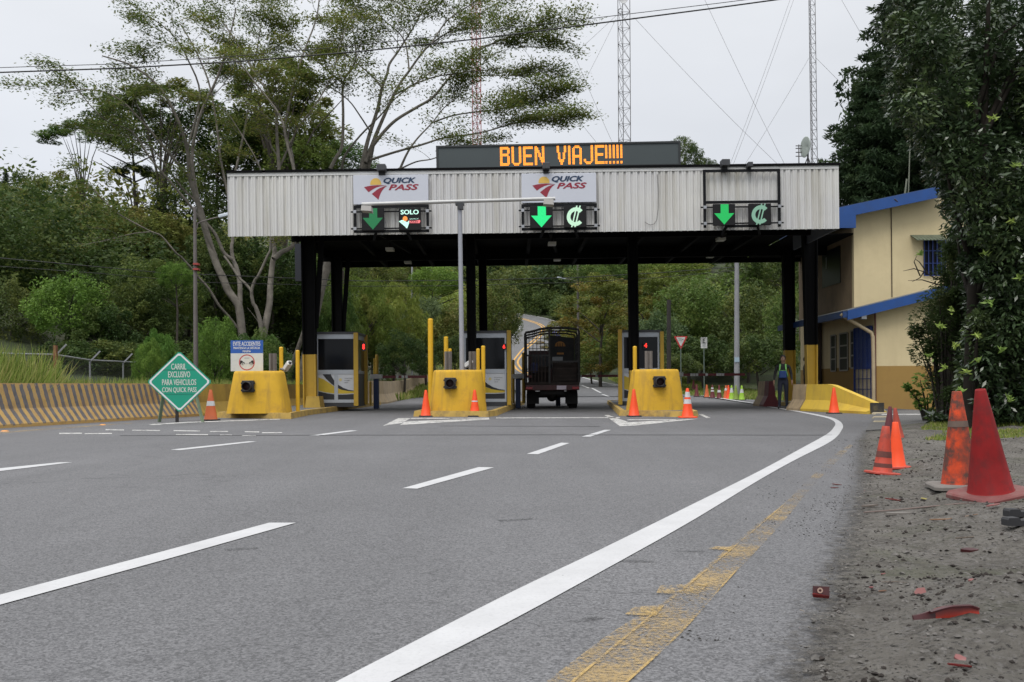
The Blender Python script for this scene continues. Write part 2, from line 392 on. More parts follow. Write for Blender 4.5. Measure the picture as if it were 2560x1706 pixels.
def spline(P, sub=5):
    out = []
    for i in range(len(P) - 1):
        p0, p1, p2, p3 = P[max(i - 1, 0)], P[i], P[i + 1], P[min(i + 2, len(P) - 1)]
        for k in range(sub):
            t = k / sub; out.append(.5 * ((2 * p1) + (-p0 + p2) * t + (2 * p0 - 5 * p1 + 4 * p2 - p3) * t * t + (-p0 + 3 * p1 - 3 * p2 + p3) * t ** 3))
    return out + [P[-1]]
def strip(name, L_, R_, m, z=.004):
    b = MB(); A_, B_ = spline([GR(x, y, z) for x, y in L_]), spline([GR(x, y, z) for x, y in R_])
    vs = A_ + B_; k = len(A_)
    b.add(vs, [(i, i + 1, k + i + 1, k + i) for i in range(k - 1)]); return struct(b.build(name, m))
quads('lane_dashes', [
    [(-700, 1700), (0, 1487), (357, 1392), (673, 1307), (740, 1307), (428, 1395), (0, 1512), (-700, 1740)],
    [(1006, 1221), (1043, 1222), (1235, 1169), (1197, 1168)], [(1317, 1135), (1345, 1136), (1424, 1108), (1403, 1107)],
    [(1454, 1092), (1476, 1092), (1528, 1075), (1511, 1075)], [(-150, 1190), (-140, 1198), (0, 1178), (182, 1156), (150, 1156), (0, 1171)],
    [(426, 1124.5), (449, 1126), (642, 1104.4), (622, 1103.6)], [(772, 1089), (795, 1089.6), (895, 1077), (877, 1076.2)]], WHITE)
strip('white_edge_line', [(700, 1776), (837, 1706), (1267, 1486), (1501, 1374), (1735, 1259), (1900, 1177), (1998, 1124), (2068, 1085), (2085, 1068), (2088, 1058), (2079, 1050), (2060, 1043.5), (2012, 1033.5), (1960, 1024), (1900, 1014.2)],
      [(840, 1776), (973, 1706), (1267, 1557), (1501, 1430), (1735, 1299), (1900, 1199), (1984, 1152), (2080, 1102), (2104, 1076), (2107, 1063), (2097, 1052), (2074, 1043), (2020, 1032), (1964, 1022.6), (1900, 1012.8)], WHITE)
strip('yellow_shoulder_line', [(1260, 1776), (1362, 1706), (1540, 1574), (1679, 1490), (1790, 1395), (1890, 1313), (1970, 1250), (2040, 1180), (2085, 1138), (2124, 1112)],
      [(1490, 1776), (1567, 1706), (1700, 1584), (1800, 1473), (1890, 1378), (1962, 1300), (2026, 1222), (2078, 1168), (2105, 1141), (2132, 1114)], WORNY, .003)
strip('yellow_guide_line', [(1350, 1776), (1424, 1706), (1560, 1592), (1679, 1494), (1790, 1402), (1894, 1316), (1965, 1255)],
      [(1362, 1776), (1434, 1706), (1568, 1592), (1686, 1494), (1796, 1402), (1898, 1316), (1968, 1255)], YELL, .005)
strip('yellow_outer_line', [(1483, 1776), (1560, 1706), (1694, 1584), (1795, 1473), (1840, 1424)], [(1492, 1776), (1569, 1706), (1702, 1584), (1801, 1473), (1844, 1424)], YELL, .005)
quads('yellow_stubs', [[(1562, 1536), (1588, 1516), (1660, 1514), (1640, 1540)], [(1641, 1482), (1650, 1464), (1772, 1458), (1745, 1487)], [(1768, 1372), (1790, 1366), (1830, 1366), (1826, 1376)]], YELL, .006)
quads('island_chevrons', [
    [(957, 1065), (995, 1046), (1027, 1046), (1004, 1058)], [(1012, 1054), (1222, 1046), (1224, 1049), (1000, 1063)], [(1028, 1045.6), (1222, 1044.6), (1222, 1046), (1028, 1048)],
    [(1511, 1038), (1521, 1038), (1572, 1056), (1590, 1064), (1550, 1066)], [(1572, 1056), (1755, 1046.6), (1700, 1052.5), (1590, 1064)], [(1568, 1049), (1690, 1048.6), (1690, 1050.4), (1568, 1051)],
    [(1747, 1036), (1756, 1036), (1777, 1045), (1766, 1045.6)], [(371, 1061), (470, 1055), (700, 1047.5), (700, 1049), (470, 1057.5), (380, 1063)]], WORNW)
quads('faded_stop_lines', [[(1240, 1044.4), (1550, 1043.6), (1550, 1045.4), (1240, 1046.2)],
    [(264, 1073.6), (310, 1074), (310, 1076.4), (264, 1076)], [(330, 1075), (400, 1075.6), (400, 1077.6), (330, 1077)], [(148, 1082.6), (205, 1082), (205, 1084.8), (148, 1085.4)], [(212, 1083.6), (280, 1082.8), (280, 1085), (212, 1085.6)],
    [(434, 1076), (500, 1077), (500, 1079), (434, 1078)], [(525, 1078.4), (570, 1078), (570, 1080), (525, 1080.4)], [(612, 1078.6), (648, 1079), (648, 1081.6), (612, 1081)], [(440, 1085.6), (520, 1086), (520, 1088), (440, 1087.6)], [(550, 1087), (580, 1087), (580, 1089), (550, 1089)], [(605, 1088.4), (640, 1088), (640, 1090), (605, 1090.4)],
    [(655, 1081.4), (705, 1081), (705, 1083), (655, 1083.4)]], WORNW)
strip('yellow_edge_line', [(-200, 1102), (0, 1081.6), (143, 1070.5), (262, 1062.2), (330, 1058)], [(-200, 1106), (0, 1084), (143, 1072.4), (262, 1063.6), (330, 1059.2)], YELL)
JOINT = pm('tar_joint', (.05, .05, .052), .8)
quads('road_joint', [[(300, 1088.6), (1300, 1086.6), (2080, 1087.4), (2080, 1088.2), (1300, 1087.6), (300, 1089.6)], [(1100, 1064.8), (1500, 1066), (1500, 1066.6), (1100, 1065.4)]], JOINT)
SMUD = m_paint('tyre_smudge', (.055, .055, .057), .50, 24., .0, .12, .6)
quads('tyre_smudges', [[(1415, 1552), (1470, 1542), (1515, 1543), (1500, 1550), (1450, 1556)], [(1525, 1398), (1600, 1400), (1650, 1404), (1600, 1406), (1540, 1404)], [(1690, 1376), (1760, 1377), (1765, 1380), (1695, 1380)], [(1240, 1300), (1330, 1296), (1335, 1299), (1250, 1304)], [(560, 1372), (640, 1368), (650, 1371), (570, 1377)]], SMUD, .003)
# double yellow, edge lines and dashes of the hill road
YD = pm('yellow_line_paint', (.5, .27, .045), .7, var=.2, scale=.5); WD = pm('white_line_paint', (.5, .5, .49), .7, var=.2, scale=.5)
bL = MB()
for o in (-.42, .17):
    q = ribbon(o, o + .25, .05, P3, lambda i: P3[i].y > 92); bL.add(q.v, q.f)
struct(bL.build('double_yellow_line', YD))
bL = MB()
for o, w in ((-HW + .25, .16), (HW - .4, .16)):
    q = ribbon(o, o + w, .05, P3, lambda i, o=o: P3[i].y > (70 if o > 0 else 84)); bL.add(q.v, q.f)
struct(bL.build('hill_edge_lines', WD))
bL = MB()
def seg(px, py, qx, qy, w=.13):
    # a strip between two ground points of the gently rising plaza
    def hit(x, y):
        Y = 30.
        for _ in range(60):
            z = g(Y); a, b = (x - CX) / F, (CY - y) / F; k = -a * sr + b * cr
            Yn = (z - H) / k if abs(k) > 1e-6 else Y; Y = lerp(Y, max(20., min(90., Yn)), .3)
        v = PX(x, y, Y); v.z = g(v.y) + .042; return v
    a, b = hit(px, py), hit(qx, qy); d = (b - a); d.z = 0; d.normalize(); r = Vector((d.y, -d.x, 0)) * w / 2
    bL.add([a - r, a + r, b + r, b - r], [(0, 1, 2, 3)])
for s_ in ((1521, 993, 1505, 987.5), (1502, 984, 1480, 976), (1473, 973, 1455, 967)): seg(*s_, w=.16)
for s_ in ((1900, 1013.4, 1850, 1005.5), (1850, 1005.5, 1790, 996), (1790, 996, 1725, 986.4), (1725, 986.4, 1640, 977), (1640, 977, 1523, 967)): seg(*s_, w=.2)
struct(bL.build('plaza_lane_lines', WD))

# ------------------------------------------------------------------ dirt shoulder with loose gravel
EDGE = [(1780, 1900), (1880, 1776), (1919, 1706), (1990, 1560), (2065, 1383), (2100, 1300), (2128, 1222), (2136, 1150), (2140, 1100), (2160, 1078), (2195, 1068), (2260, 1066)]
EP = [GR(*p) for p in EDGE]
def edge_d(x, y):
    best = 1e9; sgn = 1
    for a, b in zip(EP, EP[1:]):
        d = Vector((b.x - a.x, b.y - a.y)); t = max(0, min(1, ((x - a.x) * d.x + (y - a.y) * d.y) / max(d.length_squared, 1e-9)))
        q = Vector((a.x + d.x * t - x, a.y + d.y * t - y)); L = q.length
        if L < best: best = L; sgn = 1 if (x - a.x) * d.y - (y - a.y) * d.x > 0 else -1
    return best * sgn
def dirt_z(x, y):
    d = edge_d(x, y)
    n1 = noise.noise((x * .9, y * .9, 3)) * .075 + noise.noise((x * 2.7, y * 2.7, 9)) * .042 + noise.noise((x * 8, y * 8, 1)) * .020 + noise.noise((x * 21, y * 21, 4)) * .009
    z = .006 + .045 * sstep(d / .8) + n1 * sstep((d - .02) / .6) + .10 * sstep((d - 1.2) / 2.)
    z += .13 * math.exp(-((x - 3.15) ** 2 + ((y - 5.0) * .8) ** 2) / .22)
    return z if z > .012 else .012 + (z - .012) * .12
def m_dirt():
    m, n, b = newmat('grey_dirt')
    c = mixc(n, mrange(n, noisen(n, 1.4, 6, .6), .35, .65), (.098, .090, .078), (.178, .166, .147))
    c = mixc(n, mrange(n, noisen(n, 6, 8, .75), .48, .66, 0, .8), c, (.062, .055, .048))
    c = mixc(n, mrange(n, noisen(n, 32, 6, .75), .5, .68), c, (.20, .19, .18))
    c = mixc(n, mrange(n, noisen(n, 55, 6, .7), .53, .66), c, (.028, .026, .025))
    c = mixc(n, mrange(n, noisen(n, .8, 4, .6), .56, .66, 0, .3), c, (.06, .075, .024))
    n.links.new(c, b.inputs['Base Color']); b.inputs['Roughness'].default_value = .95; b.inputs['Specular IOR Level'].default_value = .2
    bumpn(n, b, noisen(n, 28, 8, .75), 1., .03)
    a = nd(n, 'ShaderNodeAttribute', attribute_name='edge'); ad = nd(n, 'ShaderNodeMath', operation='ADD'); n.links.new(a.outputs['Fac'], ad.inputs[0])
    n.links.new(mrange(n, noisen(n, 22, 9, .8), .3, .7, -.16, .16), ad.inputs[1])
    tr = nd(n, 'ShaderNodeBsdfTransparent'); ms = nd(n, 'ShaderNodeMixShader'); n.links.new(mrange(n, ad.outputs[0], -.02, .16), ms.inputs[0]); n.links.new(tr.outputs[0], ms.inputs[1]); n.links.new(b.outputs[0], ms.inputs[2])
    n.links.new(ms.outputs[0], n.nodes['Material Output'].inputs[0]); return m
DIRT = m_dirt()
ysd = list(np.arange(1.6, 9, .06)) + list(np.arange(9, 20.6, .14))
b = MB(); nx = 110; vs = []
for y in ysd:
    x0 = itp([(p.y, p.x) for p in sorted(EP, key=lambda p: p.y)], y) - .3
    for i in range(nx):
        x = x0 + 7.5 * (i / (nx - 1)) ** 1.35; vs.append((x, y, dirt_z(x, y)))
b.add(vs, [(j * nx + i, j * nx + i + 1, (j + 1) * nx + i + 1, (j + 1) * nx + i) for j in range(len(ysd) - 1) for i in range(nx - 1)], 0, True)
o = struct(b.build('dirt_shoulder', DIRT)); o.data.attributes.new('edge', 'FLOAT', 'POINT').data.foreach_set('value', [edge_d(x, y) for x, y, z in vs])
def stones(name, pts, m):
    """pts: (x, y, z, size)"""
    b = MB(); base = [Vector(v) for v in ((1, 0, 0), (-1, 0, 0), (0, 1, 0), (0, -1, 0), (0, 0, 1), (0, 0, -1))]
    fs = [(0, 2, 4), (2, 1, 4), (1, 3, 4), (3, 0, 4), (2, 0, 5), (1, 2, 5), (3, 1, 5), (0, 3, 5)]
    for x, y, z, s in pts:
        rot = Matrix.Rotation(random.random() * 6.3, 3, 'Z') @ Matrix.Rotation(random.uniform(-.5, .5), 3, 'X')
        b.add([rot @ Vector((v.x * random.uniform(.6, 1.2), v.y * random.uniform(.6, 1.2), v.z * random.uniform(.4, .7))) * s + Vector((x, y, z)) for v in base], fs)
    o = b.build(name, m); o['kind'] = 'stuff'; return o
pts = []
for _ in range(9000):
    y = 2.0 + 12 * random.random() ** 1.8; x = itp([(p.y, p.x) for p in sorted(EP, key=lambda p: p.y)], y) + .05 + random.random() ** 1.2 * (1.6 + y * .28)
    s = .003 + .008 * random.random() ** 3.5 + (.010 * random.random() if random.random() < .03 else 0)
    pts.append((x, y, dirt_z(x, y) + s * .2, s * (1 + y * .05)))
stones('loose_gravel', pts, pm('gravel_stone', (.115, .108, .10), .95, var=.6, scale=11, spec=.2))
pts = []
for _ in range(5200):
    y = 3.0 + 11 * random.random() ** 1.5; t = random.random() ** 1.6
    x = itp([(p.y, p.x) for p in sorted(EP, key=lambda p: p.y)], y) - t * (.35 + .05 * y)
    if noise.noise((x * 1.3, y * 1.0, 5)) + noise.noise((x * 4, y * 3, 2)) * .6 + random.gauss(0, .25) < .12 + .35 * t: continue
    s = .0016 + .0045 * random.random() ** 3.5; pts.append((x, y, s * .3, s * (1 + y * .05)))
pts2 = []
for _ in range(11000):
    y = 2.1 + 11 * random.random() ** 1.7; x = itp([(p.y, p.x) for p in sorted(EP, key=lambda p: p.y)], y) + .12 + random.random() * (1.5 + y * .3)
    if noise.noise((x * 1.2, y * 1.2, 7)) + random.gauss(0, .35) < .05: continue
    s = .004 + .010 * random.random() ** 2.6; pts2.append((x, y, dirt_z(x, y) + s * .25, s * (1 + y * .04)))
stones('dark_clods', pts2, pm('dark_clod_earth', (.035, .030, .027), .95, var=.5, scale=9, spec=.15))
stones('asphalt_crumbs', pts, pm('asphalt_crumb', (.05, .048, .046), .9, var=.5, scale=20, spec=.2))

# concrete apron in front of the building
b = MB(); b.slab([(GR(x, y).x, GR(x, y).y) for x, y in ((2165, 1080), (2345, 1072), (2322, 1046), (2290, 1028), (2195, 1030))], -.05, .03)
struct(b.build('concrete_apron', m_asphalt('apron_concrete', (.125, .123, .12))))
b = MB(); b.add([GR(x, y, .034) for x, y in ((2204, 1035.4), (2306, 1034.6), (2309, 1037), (2204, 1038))], [(0, 1, 2, 3)]); struct(b.build('apron_line', WORNW))

# ================================================================== BARRIERS
def jersey(h, w=1.): return [(.30 * w, 0), (.30 * w, .07), (.13 * w, h * .42), (.085 * w, h), (-.085 * w, h), (-.13 * w, h * .42), (-.30 * w, .07), (-.30 * w, 0)]
def m_stripes():
    m, n, b = newmat('striped_barrier_paint')
    a = nd(n, 'ShaderNodeAttribute', attribute_name='phase'); ad = nd(n, 'ShaderNodeMath', operation='ADD'); n.links.new(a.outputs['Fac'], ad.inputs[0])
    n.links.new(mrange(n, noisen(n, 9, 4), .3, .7, -.05, .05), ad.inputs[1])
    fr = nd(n, 'ShaderNodeMath', operation='FRACT'); n.links.new(ad.outputs[0], fr.inputs[0])
    pp = nd(n, 'ShaderNodeMath', operation='PINGPONG'); n.links.new(ad.outputs[0], pp.inputs[0]); pp.inputs[1].default_value = .5
    yel = mixc(n, mrange(n, noisen(n, 5, 6, .7), .35, .65), (.52, .33, .10), (.44, .29, .13)); gry = mixc(n, mrange(n, noisen(n, 7, 5), .3, .7), (.10, .095, .10), (.17, .16, .16))
    c = mixc(n, mrange(n, pp.outputs[0], .235, .265), yel, gry)
    ge = nd(n, 'ShaderNodeAttribute', attribute_name='hgt')
    rim = nd(n, 'ShaderNodeMath', operation='ADD'); n.links.new(ge.outputs['Fac'], rim.inputs[0]); n.links.new(mrange(n, noisen(n, 12, 5), .3, .7, -.05, .05), rim.inputs[1])
    c = mixc(n, mrange(n, rim.outputs[0], .965, .985), c, (.45, .29, .12)); c = mixc(n, mrange(n, rim.outputs[0], .09, .05), c, (.48, .30, .10))
    c = mixc(n, mrange(n, noisen(n, 2.2, 6, .7), .5, .7, 0, .45), c, (.22, .12, .05))
    c = mixc(n, mrange(n, noisen(n, 24, 6, .7), .58, .68, 0, .5), c, (.12, .09, .06))
    n.links.new(c, b.inputs['Base Color']); b.inputs['Roughness'].default_value = .85; bumpn(n, b, noisen(n, 30, 5), .3); return m
def bpath(y0, y1, st=.7):
    k = max(2, int((y1 - y0) / st)); return [Vector((itp(BARX, lerp(y0, y1, i / k)), lerp(y0, y1, i / k), 0)) for i in range(k + 1)]
pth = bpath(8, 26.9, .35); b = MB(); pr = jersey(.91); b.sweep(pth, pr)
o = b.build('concrete_barrier', m_stripes()); me = o.data
ph, hg = [], []; cum = 0
for i, p in enumerate(pth):
    if i: cum += (p - pth[i - 1]).length
    for off, z in pr: ph.append((cum - .26 * (1 - z / .91)) / .235); hg.append(z / .91)
ph += ph[:8] + ph[-8:]; hg += hg[:8] + hg[-8:]
me.attributes.new('phase', 'FLOAT', 'POINT').data.foreach_set('value', ph[:len(me.vertices)]); me.attributes.new('hgt', 'FLOAT', 'POINT').data.foreach_set('value', hg[:len(me.vertices)])
tag(o, 'long concrete barrier painted with slanted yellow and grey stripes', 'barrier')
YC = (.57, .335, .020)
YB = pm('yellow_block_paint', YC, .8, var=.10, scale=1.6, dirt=((.30, .17, .04), .55, 2.2), streak=((.16, .10, .05), .6, 4.5), bump=.15, bscale=40)
TAN = pm('weathered_concrete', (.33, .25, .15), .9, var=.15, scale=1.2, dirt=((.13, .10, .07), .5, 1.5), streak=((.16, .12, .08), .6, 4), bump=.2)
YB2 = pm('faded_yellow_paint', (.44, .29, .055), .85, var=.15, scale=1.4, dirt=((.22, .14, .05), .5, 2), streak=((.25, .16, .06), .6, 5), bump=.2)
b = MB(); b.sweep(bpath(26.95, 37.0, .8), jersey(.90)); tag(b.build('concrete_barrier', YB2), 'plain yellow concrete barrier running behind the leftmost booth island', 'barrier')
b = MB(); q = [p + Vector((0, 0, g(p.y) * .9)) for p in bpath(40.5, 84, 1.5)]; b.sweep(q, jersey(1.06)); tag(b.build('concrete_barrier', TAN), 'bare tan concrete barrier along the road past the left booth', 'barrier')
for px, py in ((12, 1079), (257, 1063.4)):
    v = GR(px, py); b = MB(); b.add([(-.06, -.05, 0), (.06, -.05, 0), (.06, .05, 0), (-.06, .05, 0), (-.035, -.02, .022), (.035, -.02, .022), (.035, .02, .022), (-.035, .02, .022)], [(0, 1, 5, 4), (1, 2, 6, 5), (2, 3, 7, 6), (3, 0, 4, 7), (4, 5, 6, 7)])
    tag(b.build('road_stud', pm('amber_stud', (.6, .25, .05), .5), loc=v), 'orange road stud on the edge line ' + ('at the far left edge of the photo' if px < 100 else 'nearer the green diamond sign'), 'road stud', 'road studs on the yellow edge line')
# right hand barriers: yellow ramp end, tan lengths, dark red block
def rj(name, p0, p1, h0, h1, m, label, foot=1., end=None):
    b = MB(); P0, P1 = Vector(p0), Vector(p1); k = 8
    b.sweep([P0.lerp(P1, i / k) for i in range(k + 1)], lambda i: jersey(lerp(h0, h1, i / k), foot))
    return tag(b.build(name, m), label, 'barrier')
YR = pm('bright_yellow_barrier_paint', (.56, .38, .045), .7, var=.08, scale=1.2, dirt=((.35, .22, .05), .4, 1.4), streak=((.35, .24, .07), .4, 4), bump=.1)
rb = thing('concrete_barrier', 'yellow concrete barrier end that ramps down to the road by the beige building', 'barrier')
b = MB(); k = 12; A, B_ = Vector((9.68, 25.5, 0)), Vector((8.95, 28.9, 0)); hh = lambda t: lerp(.30, .80, min(1, t / .62))
b.sweep([A.lerp(B_, i / k) for i in range(k + 1)], lambda i: jersey(hh(i / k))); b.build('barrier_body', YR, rb)
b = MB(); b.bx(9.50, 9.86, 25.44, 25.485, .03, .30); b.build('barrier_end_face', pm('black_end_paint', (.03, .028, .026), .8, var=.3, dirt=((.2, .15, .06), .5, 6)), rb)
rj('concrete_barrier', (8.93, 28.96, 0), (8.83, 29.75, 0), .80, .80, TAN, 'short tan concrete barrier length next to the yellow ramped barrier end')
rj('concrete_barrier', (8.83, 29.83, 0), (9.85, 32.9, 0), .80, .80, pm('grimy_concrete', (.24, .18, .11), .9, var=.2, scale=1.1, dirt=((.06, .05, .04), .8, 1.2)), 'dirty tan concrete barrier behind the standing man in the green straps')
rk = thing('barrier_block', 'dark red and cream concrete barrier block standing left of the man with green straps', 'barrier', (9.36, 34.6, 0))
b = MB(); b.sweep([(0, 0, 0), (.05, .75, 0)], jersey(.92)); b.build('block_body', pm('dark_red_paint', (.10, .012, .016), .7, var=.2, scale=3, dirt=((.03, .02, .02), .5, 4)), rk)
b = MB(); b.sweep([(.05, .756, 0), (.1, 1.9, 0)], jersey(.92)); b.build('cream_half', TAN, rk)
b = MB(); b.bx(9.9, 12.2, 35.9, 36.25, .0, .15, bev=.02); b.bx(9.9, 12.2, 36.25, 37.0, .0, .12); struct(b.build('right_kerb', pm('kerb_yellow_faded', (.38, .29, .12), .9, dirt=((.15, .12, .08), .6, 3))))
# rounded wheel stops beside the apron
for i, (px, py) in enumerate(((2196, 1028), (2199, 1036.5), (2203, 1047), (2207, 1059))):
    v = GR(px, py); b = MB(); pr = [(.10 * math.cos(a), .15 * math.sin(a)) for a in np.linspace(0, math.pi, 9)]
    b.sweep([(-.20, 0, 0), (-.16, 0, 0), (.16, 0, 0), (.20, 0, 0)], lambda i: [(x * (.7 if i in (0, 3) else 1), z * (.2 if i in (0, 3) else .42)) for x, z in pr])
    tag(b.build('concrete_lump', pm('cream_lump_paint', (.32, .27, .18), .85, var=.15, dirt=((.2, .17, .12), .6, 5)), loc=v + Vector((0, 0, -.005)), rot=(0, 0, R(-8))), ('nearest the small red cones', 'second from the small red cones', 'third from the small red cones', 'at the tip of the yellow ramped barrier')[3 - i] + ', rounded cream kerb lump', 'kerb lump', 'rounded kerb lumps in a row')
# ================================================================== TOLL ISLANDS
KERB = pm('yellow_kerb_paint', (.42, .28, .07), .85, var=.2, scale=3, dirt=((.14, .11, .07), .75, 3.5), bump=.3, bscale=30)
PAVE = m_asphalt('island_concrete', (.13, .13, .128))
def island(poly, label):
    t = thing('traffic_island', label, 'traffic island', (poly[0][0], poly[0][1], 0), group='kerbed islands between the toll lanes')
    loc = [Vector((x - poly[0][0], y - poly[0][1], 0)) for x, y in poly]; c = sum(loc, Vector()) / len(loc)
    inn = []
    for i, p in enumerate(loc):
        a, b = loc[i - 1], loc[(i + 1) % len(loc)]; d1 = (p - a).normalized(); d2 = (b - p).normalized()
        n = (Vector((-d1.y, d1.x, 0)) + Vector((-d2.y, d2.x, 0))).normalized(); inn.append(p + n * .17)
    b = MB(); k = len(loc)
    for i in range(k):
        p, q, r, s = loc[i], loc[(i + 1) % k], inn[(i + 1) % k], inn[i]
        z0, z1 = -.03, .15
        vs = [p + Vector((0, 0, z0)), q + Vector((0, 0, z0)), q.lerp(r, .2) + Vector((0, 0, z1)), p.lerp(s, .2) + Vector((0, 0, z1)), r + Vector((0, 0, z1)), s + Vector((0, 0, z1)), r + Vector((0, 0, .1)), s + Vector((0, 0, .1))]
        b.add(vs, [(0, 1, 2, 3), (3, 2, 4, 5), (5, 4, 6, 7)])
    b.build('kerb', KERB, t)
    b = MB(); b.add([p + Vector((0, 0, .135)) for p in inn], [tuple(range(k))]); b.build('paving', PAVE, t)
    return t
w = lambda x, y: (GR(x, y).x, GR(x, y).y)
A0 = w(540, 1045); A1 = w(728, 1048); A2 = w(752, 1042.5)
I1 = island([A0, A1, A2, (-5.75, 27.5), (-5.72, 42), (-7.6, 42), (-8.0, 30)], 'yellow kerbed island under the booth on the far left')
I2 = island([w(1033, 1042), w(1222, 1042.6), w(1243, 1040), (-.27, 28), (.55, 41.5), (-2.2, 42)], 'yellow kerbed island in the middle left of the truck')
I3 = island([w(1547, 1040), w(1735, 1044), w(1747, 1042), (5.0, 27), (5.9, 41.5), (4.15, 42)], 'yellow kerbed island right of the truck')
# ------------------------------------------------------------------ bumper blocks with signal lamps
DARK = pm('black_lamp_paint', (.018, .018, .02), .5); LENS = pm('dark_red_lens', (.022, .003, .003), .6)
YPOST = pm('yellow_post_paint', (.62, .36, .010), .5, var=.07, scale=2, dirt=((.4, .25, .03), .35, 3))
def block(cx, y0, wb, wt, h, dep, label, lamp, cyl):
    t = thing('bumper_block', label, 'bumper block', (cx, y0, .13), group='yellow bumper blocks on the island noses')
    b = MB(); prof = [(0, 1.), (.03, 1.), (.55, 1.), (.93, 1.), (.985, .985), (1., .93)]; n = 44; vs = []
    for f, s in prof:
        ww = lerp(wb, wt, f) / 2 * s; dd = lerp(dep, dep * .80, f) / 2 * s
        for j in range(n):
            a = 2 * math.pi * j / n; ex = cyl
            c, sn = math.cos(a), math.sin(a); X = math.copysign(abs(c) ** (2 / ex), c) * ww; Y = math.copysign(abs(sn) ** (2 / ex), sn) * dd
            vs.append((X, Y + dep / 2, f * h))
    fs = [(i * n + j, i * n + (j + 1) % n, (i + 1) * n + (j + 1) % n, (i + 1) * n + j) for i in range(len(prof) - 1) for j in range(n)] + [tuple(range((len(prof) - 1) * n, len(prof) * n))]
    b.add(vs, fs, 0, True); b.build('block_body', YB, t)
    lx, lz = lamp; s = .15; yf = .10 * lz / h * dep * .5
    b = MB(); b.bx(lx - s, lx + s, -.06 + yf, .4, lz - s, lz + s, bev=.012)
    for dz in (-.1, .08):
        for sx in (-1, 1): b.bx(lx + sx * s - .025, lx + sx * s + .025, -.04 + yf, .02 + yf, lz + dz - .025, lz + dz + .025)
    hs = b.build('signal_lamp', DARK, t)
    rot = Matrix.Rotation(R(90), 3, 'X'); m4 = rot.to_4x4()
    b = MB(); b.lathe([(.118, 0), (.118, .16), (.105, .16), (.105, 0)], 20, 0, (lx, -.06 + yf, lz), mat=m4)
    v = [q for q in b.v]; b.v = [(x, y if True else y, z) for x, y, z in v]; b.build('lamp_hood', DARK, hs)
    b = MB(); b.lathe([(.105, .012), (.07, .03), (0.001, .04)], 20, 0, (lx, -.06 + yf, lz), mat=m4); b.build('lens', LENS, hs)
    return t
B1 = block(PX(633, 1000, 24.3).x, 24.35, 1.60, 1.21, 1.085, 1.15, 'leftmost yellow bumper block, squarish, below the EVITE ACCIDENTES board', (-.15, .69), 3.8)
B2 = block(PX(1143, 1000, 25.5).x, 25.0 + .25, 1.56, 1.31, 1.10, 1.25, 'rounded yellow bumper block with pale grime at the foot of the tall grey lamp pole', (-.17, .745), 2.25)
B3 = block(PX(1645, 1000, 25.3).x, 25.2, 1.56, 1.24, 1.09, 1.2, 'smooth yellow bumper block on the right, beside the cone with two white bands', (.03, .755), 2.5)
# ------------------------------------------------------------------ posts and guards
GPOST = pm('grey_guard_metal', (.21, .19, .175), .6, .3, var=.15, scale=4)
def guard(px, ptop, Y, label, wpx=19):
    p = PX(px, ptop, Y); wd = wpx / F * Y; h = p.z - .13
    t = thing('guard_post', label, 'guard post', (p.x, Y, .13), group='grey corrugated guard rails standing upright on the islands')
    b = MB(); prof = []
    k = 13
    for i in range(k):
        x = -wd / 2 + wd * i / (k - 1); prof.append((x, .035 * math.cos(i / (k - 1) * 4 * math.pi)))
    poly = prof + [(x, y + .02) for x, y in reversed(prof)]
    b.slab(poly, 0, h); b.build('corrugated_rail', GPOST, t)
    b = MB(); b.tube([(0, .12, 0), (0, .12, h - .05)], .045, 8); b.build('back_post', GPOST, t); return t
guard(681, 884, 26.3, 'grey corrugated guard rail upright right of the EVITE ACCIDENTES board')
guard(1120, 879, 27.3, 'grey corrugated guard rail upright left of the tall lamp pole')
guard(1181, 879, 27.0, 'grey corrugated guard rail upright right of the tall lamp pole')
guard(1622, 878, 27.2, 'grey corrugated guard rail upright behind the right bumper block')
def post(px, ptop, Y, label, wpx=11, tilt=0., m=None, cap=True):
    p = PX(px, ptop, Y); r = wpx / F * Y / 2; h = p.z - .13
    t = thing('bollard', label, 'bollard', (p.x, Y, .13), (0, tilt, 0), group='yellow steel bollards on the islands')
    b = MB(); b.tube([(0, 0, 0), (0, 0, h - r * .5)], r, 16); b.build('bollard_tube', m or YPOST, t)
    b = MB(); b.lathe([(r * 1.01, h - r * .5), (r * .92, h - r * .15), (r * .5, h + r * .05), (.001, h + r * .1)], 16); b.build('bollard_cap', m or YPOST, t); return t
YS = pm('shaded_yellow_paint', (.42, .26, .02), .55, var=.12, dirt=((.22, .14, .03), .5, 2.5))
post(703, 868, 26.0, 'yellow bollard carrying a white camera right of the left bumper block', 10)
post(744, 876, 25.6, 'yellow bollard standing alone between left bumper block and canopy column', 10)
post(1076, 797, 26.9, 'tallest yellow bollard, standing left of the grey lamp pole', 13)
post(1115, 842, 28.6, 'yellow bollard just behind the grey guard rail left of the lamp pole', 11)
post(1125, 872, 29.2, 'short yellow bollard half hidden by the grey guard rail left of the lamp pole', 9)
post(1195, 872, 26.9, 'yellow bollard right of the grey lamp pole, the lower of two side by side', 9)
post(1208, 865, 26.6, 'yellow bollard right of the grey lamp pole, the taller of two side by side', 10)
post(1587, 866, 27.0, 'yellow round topped bollard above the right bumper block', 10)
